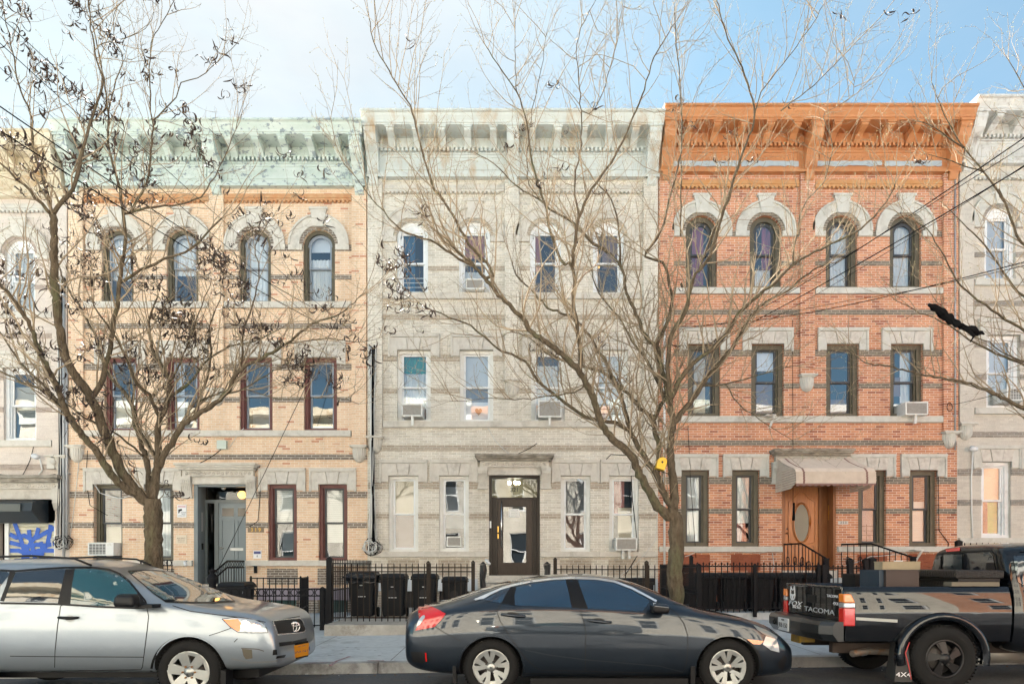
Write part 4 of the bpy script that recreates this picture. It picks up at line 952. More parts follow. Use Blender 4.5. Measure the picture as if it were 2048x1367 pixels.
# ------------------------------------------------------------------ signs, numbers, boxes on the walls
ink = mat('ink_black', (.02,.02,.025), .6); inkb = mat('ink_blue', (.05,.06,.2), .6); inkr = mat('ink_pink', (.62,.42,.45), .6); signw = mat('sign_white', (.76,.77,.78), .5)
def sign(px0, px1, py0, py1, label, m=signw, cat='sign', name='sign', y=YF):
    a, b, z1, z0 = fx(px0), fx(px1), fz(py0), fz(py1); f = MB(); f.box(a, b, y-.015, y+.005, z0, z1)
    return tag(f.build(name, m, None, (a, y, z0)), label, cat), a, b, z0, z1
s, a, b, z0, z1 = sign(355, 373, 1009, 1034, 'white surveillance notice with a camera symbol beside the slate blue door')
f = MB(); f.box(a+.02, b-.02, YF-.018, YF-.0155, z1-.07, z1-.02); f.build('pink_strip', inkr, s)
f = MB(); f.prism_xz([(a+.03,z1-.12),(a+.12,z1-.10),(a+.13,z1-.15),(a+.07,z1-.17),(a+.05,z1-.22),(a+.03,z1-.22)], YF-.018, YF-.0155); f.build('camera_symbol', ink, s)
text('24 HOUR', .035, (b-.075,YF-.017,z1-.2), FRONT, ink, s, .001); text('VIDEO', .035, (b-.075,YF-.017,z1-.24), FRONT, ink, s, .001); text('SURVEILLANCE', .028, ((a+b)/2,YF-.017,z1-.285), FRONT, ink, s, .001)
s, a, b, z0, z1 = sign(352, 374, 1069, 1087, 'small cream plaque reading ASCENT beside the slate blue door', mat('plaque_cream', (.70,.60,.47), .6))
text('ASCENT', .062, ((a+b)/2,YF-.017,z1-.09), FRONT, mat('ink_brown', (.3,.24,.18), .7), s, .001); text('REAL ESTATE', .03, ((a+b)/2,YF-.017,z1-.14), FRONT, MATS['ink_brown'], s, .001); text('MANAGEMENT', .026, ((a+b)/2,YF-.017,z1-.18), FRONT, MATS['ink_brown'], s, .001)
s, a, b, z0, z1 = sign(507, 523, 1100, 1116, 'small white and blue no smoking notice right of the slate blue door')
f = MB(); f.box(a+.015, b-.015, YF-.018, YF-.0155, z1-.09, z1-.02); f.build('blue_strip', inkb, s); text('8', .07, ((a+b)/2,YF-.017,z0+.06), FRONT, ink, s, .001)
gold = mat('gold_paint', (.62,.38,.08), .35, metal=.6)
s, a, b, z0, z1 = sign(496, 528, 1054, 1064, 'carved house number plate reading 319 on peach brick', mat('plate_umber', (.2,.15,.1), .6), 'number plate', 'number_plate')
text('3 1 9', .13, ((a+b)/2,YF-.02,(z0+z1)/2), FRONT, gold, s, .004)
s, a, b, z0, z1 = sign(1676, 1696, 1041, 1048, 'white house number plate reading 323 on orange brick', mat('plate_grey', (.6,.58,.55), .6), 'number plate', 'number_plate')
text('3 2 3', .08, ((a+b)/2,YF-.02,(z0+z1)/2), FRONT, ink, s, .003)
s, a, b, z0, z1 = sign(1700, 1716, 1121, 1131, 'small white sign with a dark symbol on the stoop of the orange house', signw, 'sign', 'sign', 15.9)
f = MB(); f.lathe([(.04,0),(.04,-.003),(0,-.003)], ((a+b)/2,15.884,(z0+z1)/2), (0,1,0), 12); f.build('symbol', inkb, s)
f = MB(); c = (fx(1021)-0, YF-.0, 0)
text('321', .16, P(1029, 979, YF+.13), FRONT, ink, hC, .002, name='house_number')
# junction box, cameras, wall lights, mail holder
f = MB(); a, b, z1, z0 = fx(438), fx(455), fz(882), fz(898); f.box(a, b, YF-.1, YF+.005, z0, z1); f.box(a-.01, b+.01, YF-.12, YF-.101, z0-.01, z1+.01)
tag(f.build('junction_box', mat('box_grey_green', (.50,.56,.50), .6), None, (a, YF, z0)), 'square grey green utility box on peach brick above the doorway', 'utility box')
f = MB(); a = fx(512); f.box(a-.035, a+.035, YF-.06, YF+.005, fz(1145), fz(1124)); tag(f.build('mail_holder', black, None, (a, YF, fz(1140))), 'narrow black holder on peach brick below the stone sill band', 'holder')
cameraw = mat('camera_white', (.66,.68,.7), .4)
def lampgun(px, py, pt, label, kind='security_light', cat='light'):
    root = empty(kind, (fx(px), YF, fz(py)), label, cat); c = ORG[root.name]
    f = MB(); f.tube([Vector((fx(x), YF-.03 if i else YF-.12, fz(y))) for i, (x, y) in enumerate(pt)], .018, 8); f.build('conduit', white_pl, root)
    f = MB(); f.lathe([(0,.1),(.05,.09),(.075,.0),(.06,-.08),(0,-.09)], c+Vector((0,-.16,0)), (1,-.3,-.25), 12); f.build('lamp_head', cameraw, root)
    return root
lampgun(79, 914, [(86,918),(86,940),(78,950)], 'white double floodlight on a bent pipe at the shop house wall')
lampgun(1939, 899, [(1940,904),(1941,960),(1942,1020),(1944,1082)], 'white oval lamp on a long thin conduit at the grey house wall')
def seccam(px, py, Y, label):
    c = P(px, py, Y); root = empty('security_camera', c, label, 'camera'); f = MB(); f.tube([c+Vector((0,.1,.06)), c+Vector((0,0,.04))], .015, 8); f.build('mount', white_pl, root)
    f = MB(); f.lathe([(0,.08),(.03,.08),(.035,0),(.035,-.09),(0,-.09)], c, (-.5,.6,.5), 10); f.build('camera_body', cameraw, root)
seccam(396, 973, YF+.25, 'small camera in the upper corner of the slate blue doorway')
seccam(1160, 961, YF-.12, 'small white camera over the cream house window right of the door')
seccam(370, 1126, 16.6, 'small white camera on the black stoop railing of the peach house')
seccam(975, 1123, 15.6, 'small white camera on the wrapped post left of the walnut door')
# ------------------------------------------------------------------ pipes and cables on the fronts
pipe = mat('conduit_zinc', (.42,.43,.44), .5, metal=.3)
for x, y0, y1, r, m_, lb in ((133, 590, 1112, .035, pipe, 'thick grey pipe between the shop house and the peach house'), (139, 700, 1095, .03, pipe, 'thinner grey pipe beside the thick one at the peach house edge'), (1327, 640, 1165, .03, white_pl, 'white downpipe between the cream and orange houses'), (1905, 360, 900, .02, pipe, 'slim metal pipe at the right edge of the orange house')):
    f = MB(); f.tube([(fx(x), YF-.11, fz(y0)), (fx(x), YF-.11, fz(y1))], r, 8)
    for k in range(4): z = fz(y0+(y1-y0)*(k+.5)/4); f.box(fx(x)-r-.015, fx(x)+r+.015, YF-.115, YF+.0, z-.015, z+.015)
    tag(f.build('wall_pipe', m_, None, (fx(x), YF, fz(y1))), lb, 'pipe')
def cable(name, label, pts, r, m, sag=0., n=8, cat='cable', group=None, depth=YF-.03):
    """pts: pixels with an optional own distance"""
    q = [P(p[0], p[1], p[2] if len(p) > 2 else depth) for p in pts]; out = []
    if name == 'overhead_wire' and not 0 <= pts[0][0] <= 2048: e_ = (q[0]-q[1]).normalized(); e_.z *= .3; q = [q[0] + e_*22] + q
    for a, b in zip(q, q[1:]):
        for k in range(n): t = k/n; v = a.lerp(b, t); v.z -= sag*4*t*(1-t); out.append(v)
    out.append(q[-1]); f = MB(); f.tube(out, r, 5)
    return tag(f.build(name, m, None, out[0]), label, cat, group)
def bundle(label, px, y0, y1, nb, spread, foot, seed):
    rr = random.Random(seed); root = empty('cable_bundle', P(px, y1, YF-.1), label, 'cables')
    for k in range(nb):
        x = px + rr.uniform(-spread, spread); pts = []; n = 9; d = rr.uniform(-.16, -.09)
        for i in range(n+1): t = i/n; w_ = spread*(1-.6*math.sin(t*3.1)); pts.append(Vector((fx(px + (x-px)*(w_/spread) + rr.uniform(-1.2,1.2)), YF+d, fz(y0 + rr.uniform(-5,5)*(i==0) + (y1-y0)*t))))
        if k < foot:
            c = pts[-1]; a0 = rr.uniform(0, 6); R0 = rr.uniform(.08, .26)
            for i in range(1, 15): a_ = a0+i*.62; pts.append(c + Vector((R0*math.cos(a_)*rr.uniform(.7,1.1), rr.uniform(-.05,.05), -.12 + R0*math.sin(a_)*rr.uniform(.6,1.1))))
        f = MB(); f.tube(pts, rr.choice((.006,.008,.012,.018)), 5); f.build('cable', cab_wht if rr.random() < .22 else cab_blk, root)
bundle('thick black cable bundle with a tangled knot at the left of the cream house', 747, 695, 1085, 16, 8, 9, 3)
bundle('black cable bundle between shop house and peach house ending in frayed ends', 128, 560, 1075, 15, 8, 10, 5)
for k, (pts, r, m_, sg, lb) in enumerate([
    ([(160,900),(150,1000),(138,1090)], .008, cab_wht, 0, 'white cable fanning down from the left corbel of the peach house'),
    ([(175,900),(172,960),(180,1010),(215,1030)], .008, cab_blk, 0, 'black cable hanging by the left pilaster of the peach house'),
    ([(172,935),(200,985),(245,996),(330,960)], .012, cab_wht, .02, 'white cable looping across the ground floor window of the peach house'),
    ([(442,898),(400,925),(350,942),(160,938)], .010, cab_blk, .03, 'black cable running left from the utility box'),
    ([(456,898),(480,860),(488,855)], .007, cab_wht, .02, 'white wire rising right from the utility box'),
    ([(519,930),(520,990),(516,1040),(498,1052)], .009, cab_blk, .02, 'black wire hanging right of the stone doorcase of the peach house'),
    ([(975,852),(990,880),(1020,908)], .009, cab_wht, .02, 'white wire slanting down to the cream doorcase'),
    ([(1074,886),(1040,905),(1022,910)], .010, cab_blk, .02, 'short black wire above the cream doorcase'),
    ([(1212,960),(1206,925),(1222,908),(1255,910)], .010, cab_blk, 0, 'black wire looping beside the right ground windows of the cream house'),
    ([(1260,905),(1265,1000),(1272,1060),(1275,1110),(1250,1150,15.5)], .012, cab_blk, 0, 'long black wire hanging past the air conditioner on two legs'),
    ([(1318,990),(1310,1080),(1240,1150,15.5)], .008, cab_wht, .1, 'pale thin wire sagging to the right fence of the cream house'),
    ([(1370,1112),(1390,1104),(1460,1100),(1515,1105),(1545,1100)], .012, cab_wht, .01, 'pale hose looping under the left sill of the orange house'),
    ([(1545,1105),(1548,1130),(1540,1160)], .01, cab_wht, 0, 'pale hose end dropping beside the wooden door'),
    ([(1690,1130),(1740,1112),(1810,1104),(1835,1125)], .012, cab_wht, .02, 'pale hose looping under the right sill of the orange house'),
    ([(1585,640),(1586,900),(1586,1010)], .007, cab_blk, 0, 'thin black line hanging straight past the awning'),
    ([(1376,850),(1381,960),(1392,1115)], .007, cab_blk, 0, 'thin black line hanging at the left window of the orange house'),
    ([(1876,905),(1878,1060),(1897,1085),(1896,1095)], .009, cab_blk, 0, 'black wire down the right side of the orange house'),
    ([(70,880),(60,920),(42,955)], .009, cab_blk, .02, 'black wire under the left window of the shop house'),
    ([(0,948),(60,950),(110,948),(128,955)], .012, cab_blk, .02, 'black wire along the doorcase of the shop house')]):
    cable('wall_cable', lb, pts, r, m_, sg)
f = MB(); f.tube([P(1588,1005,YF-1.45), P(1587,1040,YF-1.45)], [.02,.035], 6); tag(f.build('cable_end', cab_blk, None, P(1588,1040,YF-1.45)), 'dangling black cable end in front of the oval door glass', 'cable')
# overhead lines
W_ = 'overhead wires crossing the street'
for pts, r, sg, lb in [
    ([(-220,60,7),(620,612,YF-.2)], .014, .12, 'thick overhead wire, topmost of the pair crossing the mint cornice'),
    ([(-220,118,7),(655,655,YF-.2)], .014, .12, 'thick overhead wire, lower of the pair crossing the mint cornice'),
    ([(-160,-60,7),(700,700,YF-.2)], .008, .1, 'thin overhead wire high above the pair at the left'),
    ([(-100,-60,8),(735,690,YF-.2)], .008, .1, 'thin overhead wire ending at the cable bundle of the cream house'),
    ([(-100,40,8),(560,640,YF-.2)], .006, .1, 'thinnest overhead wire at the left ending on peach brick'),
    ([(692,600,YF-.1),(425,1160,16.2)], .012, .05, 'black wire slanting down across the peach house to the stoop post'),
    ([(2300,100,6),(1480,640,YF-.2)], .012, .12, 'overhead wire at the right, highest of the fan over the grey house'),
    ([(2300,130,6),(1440,650,YF-.2)], .007, .12, 'thin overhead wire second in the fan at the right'),
    ([(2300,165,6.5),(1500,660,YF-.2)], .007, .12, 'thin overhead wire in the middle of the fan at the right'),
    ([(2300,180,6),(1390,700,YF-.2)], .013, .12, 'thicker overhead wire low in the fan at the right'),
    ([(2300,470,7),(2048,524,10),(1600,628,YF-.2),(1330,655,YF-.2)], .014, .05, 'black wire running nearly level below the third floor of the orange house'),
    ([(2300,480,7),(2048,531,10),(1700,600,YF-.2),(1330,662,YF-.2)], .010, .05, 'second black wire hugging the level one below the third floor'),
    ([(2300,700,8),(1898,810,YF-.15)], .009, .05, 'wire coming in low from the right to the coil on the orange house')]:
    cable('overhead_wire', lb, pts, r*.62, cab_blk, sg, 14, 'wire', W_)
f = MB(); c = Vector((fx(1893), YF-.13, fz(815)))
f.tube([c+Vector((.07*math.cos(t*.5), .01*math.sin(t), .11*math.sin(t*.5))) for t in range(26)], .008, 5); tag(f.build('cable_coil', cab_blk, None, c), 'small black coil of cable on the right pilaster of the orange house', 'cable coil')
# black torn scrap caught in the branches
rr = random.Random(4); pts = [P(1856,607,8.2), P(1880,622,8.25), P(1905,640,8.3), P(1925,652,8.3), P(1945,660,8.35), P(1968,668,8.4)]
f = MB(); rad = [.02,.055,.045,.03,.05,.02]
out, rs = [], []
for i in range(len(pts)-1):
    for k in range(4): t = k/4; out.append(pts[i].lerp(pts[i+1], t)+Vector((0,rr.uniform(-.02,.02),rr.uniform(-.015,.015)))); rs.append(rad[i]*(1-t)+rad[i+1]*t+rr.uniform(-.012,.012))
out.append(pts[-1]); rs.append(.01); f.tube(out, rs, 7, smooth=False)
f.tube([P(1930,655,8.3),P(1948,672,8.3),P(1940,684,8.3)], [.03,.02,.006], 5); f.tube([P(1900,636,8.3),P(1912,650,8.28),P(1930,650,8.28)], [.02,.03,.01], 5)
tag(f.build('plastic_scrap', cab_blk, None, out[0]), 'torn black plastic strip caught in the branches at the right', 'scrap')

# ------------------------------------------------------------------ front yards
f = MB(); x0, x1, yb = -3.55, 3.62, 12.86
n = 8
for k in range(n):
    a, b = x0+(x1-x0)*k/n, x0+(x1-x0)*(k+1)/n; ja, jb = .0, .0
    f.hexa([(a,yb,-.1),(b,yb,-.1),(b,YF-.07,-.1),(a,YF-.07,-.1),(a,yb+.05,.355),(b,yb+.05,.355),(b,YF-.07,.37),(a,YF-.07,.37)])
o = f.build('raised_yard', slabm, None); tag(o, kind='structure')
f = MB(); f.box(3.95, 11.7, 14.75, YF-.07, -.2, .46); tag(f.build('front_yard', concrete, None), kind='structure')
def steps(label, xa, xb, ztop, zbot, n, y1=YF-.07, m=slabm, tread=.27, land=.5):
    f = MB(); h = (ztop-zbot)/n
    f.box(xa, xb, y1-land, y1, zbot-.4, ztop)
    for k in range(1, n): f.box(xa, xb, y1-land-tread*k, y1-land-tread*(k-1)-.001, zbot-.4, ztop-h*k)
    tag(f.build('stoop', m, None, ((xa+xb)/2, y1, zbot)), label, 'steps')
steps('concrete stoop up to the slate blue door', XB(-60), XB(58), ZB(1150)-.19, .2, 4)
steps('low stoop up to the walnut door', XC(-60), XC(60), ZC(1150)-.19, .37, 4)
steps('grey stoop up to the carved wooden door', XD(-58), XD(62), ZD(1150)-.19, .46, 5, m=mat('stoop_grey', (.42,.46,.48), .8))
# ------------------------------------------------------------------ iron fences and railings
iron_brown = mat('iron_brown', (.022,.017,.014), .7, spec=.2, col2=(.035,.026,.02), nscale=8)
picket_cache = {}
def fence(label, p0, p1, zt, zb, sp=.115, rails=None, m=black, posts=(), pw=.018, name='iron_fence', post_r=.045, cat='fence', scroll=False, rings=False, group=None, spear=.1, gaps=()):
    p0 = Vector((p0[0], p0[1], 0)); p1 = Vector((p1[0], p1[1], 0)); d = p1-p0; L = d.length; u = d/L; n = max(1, int(L/sp))
    root = empty(name, (p0.x, p0.y, zb), label, cat, group)
    key = (round(zt-zb, 3), pw, m.name)
    for k in range(n+1):
        c = p0 + u*(L*k/n)
        if key not in picket_cache:
            q = MB(); h = pw/2; q.box(-h, h, -h, h, 0, zt-zb-.03); q.hexa([(-h,-h,zt-zb-.03),(h,-h,zt-zb-.03),(h,h,zt-zb-.03),(-h,h,zt-zb-.03),(-.001,-.001,zt-zb),(.001,-.001,zt-zb),(.001,.001,zt-zb),(-.001,.001,zt-zb)])
            o = q.build('picket', m, None, (0,0,0)); picket_cache[key] = o.data; o.parent = root; o.location = (c.x-p0.x, c.y-p0.y, 0)
        else:
            o = bpy.data.objects.new('picket', picket_cache[key]); COL.objects.link(o); o.parent = root; o.location = (c.x-p0.x, c.y-p0.y, 0)
    nrm = Vector((-u.y, u.x, 0))
    for z in rails or (zt-spear, zb+.06):
        q = MB(); a, b = p0 - u*.02, p1 + u*.02; w_ = nrm*.014
        q.hexa([tuple(a-w_+Vector((0,0,z-.012))), tuple(b-w_+Vector((0,0,z-.012))), tuple(b+w_+Vector((0,0,z-.012))), tuple(a+w_+Vector((0,0,z-.012))), tuple(a-w_+Vector((0,0,z+.012))), tuple(b-w_+Vector((0,0,z+.012))), tuple(b+w_+Vector((0,0,z+.012))), tuple(a+w_+Vector((0,0,z+.012)))])
        q.build('rail', m, root)
    for t, zh in posts:
        c = p0 + d*t; r = post_r; q = MB(); q.box(c.x-r, c.x+r, c.y-r, c.y+r, zb-.1, zh-.03); q.box(c.x-r*1.15, c.x+r*1.15, c.y-r*1.15, c.y+r*1.15, zh-.029, zh-.015); q.hexa([(c.x-r,c.y-r,zh-.014),(c.x+r,c.y-r,zh-.014),(c.x+r,c.y+r,zh-.014),(c.x-r,c.y+r,zh-.014),(c.x-.01,c.y-.01,zh+.02),(c.x+.01,c.y-.01,zh+.02),(c.x+.01,c.y+.01,zh+.02),(c.x-.01,c.y+.01,zh+.02)])
        q.build('post', m, root)
    if rings:
        q = MB(); zc = rings; n = int(L/.155)
        for k in range(n):
            c = p0 + u*(L*(k+.5)/n); q.tube([c + u*(.062*math.cos(a*math.pi/8)) + Vector((0,0,zc+.062*math.sin(a*math.pi/8))) for a in range(17)], .009, 4, caps=False)
        q.build('ring_course', m, root)
    if scroll:
        q = MB(); n = int(L/sp)
        for k in range(n):
            c = p0 + u*(L*(k+.5)/n)
            for s_ in (-1, 1):
                q.tube([c + u*(s_*(.045-.05*math.cos(a*.6)*(1-a*.07))) + Vector((0,0,zt-.05-.045*math.sin(a*.6)*(1-a*.06))) for a in range(9)], .007, 4, caps=False)
                q.tube([c + u*(s_*(.03-.03*math.cos(a*.6))) + Vector((0,0,(zt+zb)/2+.04*math.sin(a*.6)*s_)) for a in range(9)], .006, 4, caps=False)
        q.build('scrollwork', m, root)
    return root
# peach house
fence('low black fence with a row of rings in front of the peach house', (-6.9, 13.9), (-5.42, 13.9), 1.02, .24, .15, (1.0, .86, .3), rings=.93, posts=((1, 1.03),))
fence('black gate with a row of rings between square posts before the peach house', (-5.35, 13.9), (-3.86, 13.9), 1.02, .22, .16, (1.0, .86, .26), rings=.93, posts=((.0, 1.03), (1, 1.03)), name='iron_gate', cat='gate')
fence('inner black guard rail behind the ringed gate', (-5.93, 15.5), (-4.8, 15.5), 1.21, .3, .14, (1.19, .5), posts=((0, 1.22), (1, 1.22)), post_r=.02)
fence('side rail running back from the inner guard rail', (-4.8, 15.6), (-5.0, 16.7), 1.21, .3, .14, (1.19, .5), post_r=.02, posts=((1,1.2),))
fence('short rail between the ringed gate and the tall side fence', (-3.8, 13.8), (-3.64, 13.6), 1.02, .3, .08, (1.0,))
fence('tall black side fence running back between the peach and cream yards', (-3.60, 13.45), (-3.68, 17.8), 1.62, .36, .16, (1.52, .98), posts=((0, 1.63),), post_r=.05)
for xa, xb, lb in ((XB(-57), XB(-49), ''),):
    pass
def stooprail(label, x, ytop, yfront, zt, zb, drop, name='stair_railing', rings=True, newel=True, out=0., scr=False):
    root = empty(name, (x, YF-.1, zb), label, 'railing'); 
    p = [Vector((x, YF-.08, zt)), Vector((x+out*.5, ytop, zt)), Vector((x+out, yfront, zt-drop))]
    for off, nm in ((0, 'top_rail'), (.16, 'second_rail')) if rings else ((0, 'top_rail'),):
        f = MB(); f.tube([q-Vector((0,0,off)) for q in p], .022, 6); f.build(nm, black, root)
    f = MB(); 
    def at(t):
        L1 = (p[1]-p[0]).length; L2 = (p[2]-p[1]).length; s_ = t*(L1+L2)
        return p[0].lerp(p[1], s_/L1) if s_ < L1 else p[1].lerp(p[2], (s_-L1)/L2)
    n = 12
    for k in range(n+1):
        q = at(k/n); q0 = Vector((q.x, q.y, max(zb-.1, q.z-1.0))); g = MB(); g.tube([q-Vector((0,0,.16 if rings else .0)), q0], .010, 4); g.build('baluster', black, root)
    if rings:
        g = MB()
        for k in range(12):
            q = at((k+.5)/12); g.tube([q+Vector((0,.055*math.cos(a*.785),-.08+.06*math.sin(a*.785))) for a in range(9)], .009, 4, caps=False)
        g.build('ring_course', black, root)
    if scr:
        g = MB()
        for k in range(6):
            q = at((k+.5)/6); 
            for s_ in (-1, 1): g.tube([q+Vector((.02*s_, s_*.07*math.cos(a*.7)*(1-a*.06), -.45+.14*math.sin(a*.7)*(1-a*.06))) for a in range(10)], .009, 4)
        g.build('scrollwork', black, root)
    if newel:
        e = p[2]; g = MB(); g.lathe([(0,.14),(.03,.13),(.035,.1),(.08,.09),(.09,.06),(.05,.03),(.05,0),(.10,-.04),(.13,-.12),(.12,-.2),(.08,-.27),(.1,-.33),(.1,-1.1)], e, (0,0,1), 16); g.build('newel_post', black, root)
# railings of the stoops: the near ones run out from the wall towards the street
stooprail('black ringed railing with an urn newel right of the slate blue door', XB(50), 16.9, 16.15, ZB(1102)-.02, .2, .30, out=-.06)
fence('black ringed railing left of the slate blue door', (XB(-115), 16.9), (XB(-56), 16.9), ZB(1101), ZB(1150), .1, (ZB(1102), ZB(1112)), rings=ZB(1107), name='stair_railing', cat='railing')
stooprail('black scrolled railing left of the carved wooden door', XD(-52), 17.2, 16.2, ZD(1098), .46, .38, rings=False, newel=False, out=.32, scr=True)
stooprail('black straight railing right of the carved wooden door', XD(62), 17.3, 16.3, ZD(1098), .46, .36, rings=False, newel=False, out=.95, scr=True)
for x, y, zt_, lb in ((XD(-52)+.32, 16.2, 1.62, 'square black newel at the foot of the scrolled railing'), (XD(62)+.95, 16.3, 1.66, 'square black newel at the foot of the straight railing')):
    f = MB(); f.box(x-.05, x+.05, y-.05, y+.05, .3, zt_); f.box(x-.06, x+.06, y-.06, y+.06, zt_+.001, zt_+.03); tag(f.build('newel_post', black, None, (x, y, .3)), lb, 'post')
# cream house
fence('tall brown picket fence in front of the bins at the cream house', (-3.50, 13.35), (-.76, 13.35), 1.53, .39, .115, (1.44, 1.36, .46), m=iron_brown, posts=((.68, 1.55), (1, 1.56)), post_r=.035)
fence('brown picket fence right of the cream house steps', (.86, 13.6), (3.08, 13.6), 1.5, .39, .115, (1.4, .46), m=iron_brown, posts=((0, 1.62), (.82, 1.56)), post_r=.035)
for x, lb in ((966, 'post wrapped in black plastic left of the walnut door'), (1094, 'post wrapped in black plastic right of the walnut door')):
    c = P(x, 1180, 15.6); f = MB(); rr = random.Random(x); f.tube([(c.x+rr.uniform(-.012,.012), c.y, .37+k*.125) for k in range(10)], [.075+rr.uniform(-.012,.012) for k in range(10)], 8, smooth=False); f.lathe([(.1,0),(.05,.03),(.02,.06),(0,.07)], (c.x,c.y,1.5), (0,0,1), 8)
    tag(f.build('wrapped_post', mat('plastic_wrap', (.012,.012,.013), .3, bump=1., bscale=25), None, (c.x, c.y, .37)), lb, 'post')
fence('ornate black side fence between the cream and orange yards', (3.72, 13.6), (3.86, 17.8), 1.52, .36, .11, (1.44, .9, .45), scroll=True, posts=((0, 1.5),))
# orange house
fence('black scrolled fence in front of the row of bins at the orange house', (3.86, 14.7), (6.6, 14.7), 1.56, .47, .13, (1.46, .56), scroll=True, posts=((0, 1.68), (.5, 1.5), (1, 1.5)), post_r=.035)
fence('black scrolled gate between tall posts before the wooden door', (6.72, 14.7), (7.62, 14.7), 1.50, .47, .1, (1.42, 1.1, .56), scroll=True, posts=((0, 1.5), (.62, 1.62), (1, 1.62)), name='iron_gate', cat='gate', post_r=.05)
fence('plain black fence right of the wooden door, behind the pickup bed', (7.75, 14.7), (9.55, 14.7), 1.40, .47, .12, (1.3, .56), posts=((0, 1.64),), post_r=.07)
f = MB(); f.box(9.6, 16, 14.75, YF-.07, -.2, 1.15); tag(f.build('raised_yard', slabm, None), kind='structure')
fence('black picket fence on the raised yard of the grey house', (9.75, 14.9), (13.4, 14.9), 1.98, 1.15, .128, (1.86, 1.24), posts=((0, 2.02),), post_r=.055)
fence('black picket fence of the shop house beside the shutter', (-14.8, 14.2), (-9.4, 14.2), 1.0, .15, .14, (.95, .25))
# concrete block on the pavement
c = gp(1532, 1231); f = MB(); f.box(c[0]-.22, c[0]+.22, c[1], c[1]+.3, .2, .50)
for k in range(4): f.box(c[0]-.2, c[0]+.2, c[1]-.008, c[1]-.001, .36+k*.034, .375+k*.034)
tag(f.build('concrete_block', slabm, None, (c[0], c[1], .25)), 'ribbed grey concrete block on the pavement left of the pickup', 'block')
f = MB(); f.box(7.2, 7.5, 15.6, 15.9, .46, .95); f.box(7.17, 7.53, 15.57, 15.93, .951, 1.0); tag(f.build('planter_box', mat('stoop_box', (.25,.28,.3), .8), None, (7.3,15.7,.46)), 'pale grey box at the foot of the wooden door steps', 'planter')

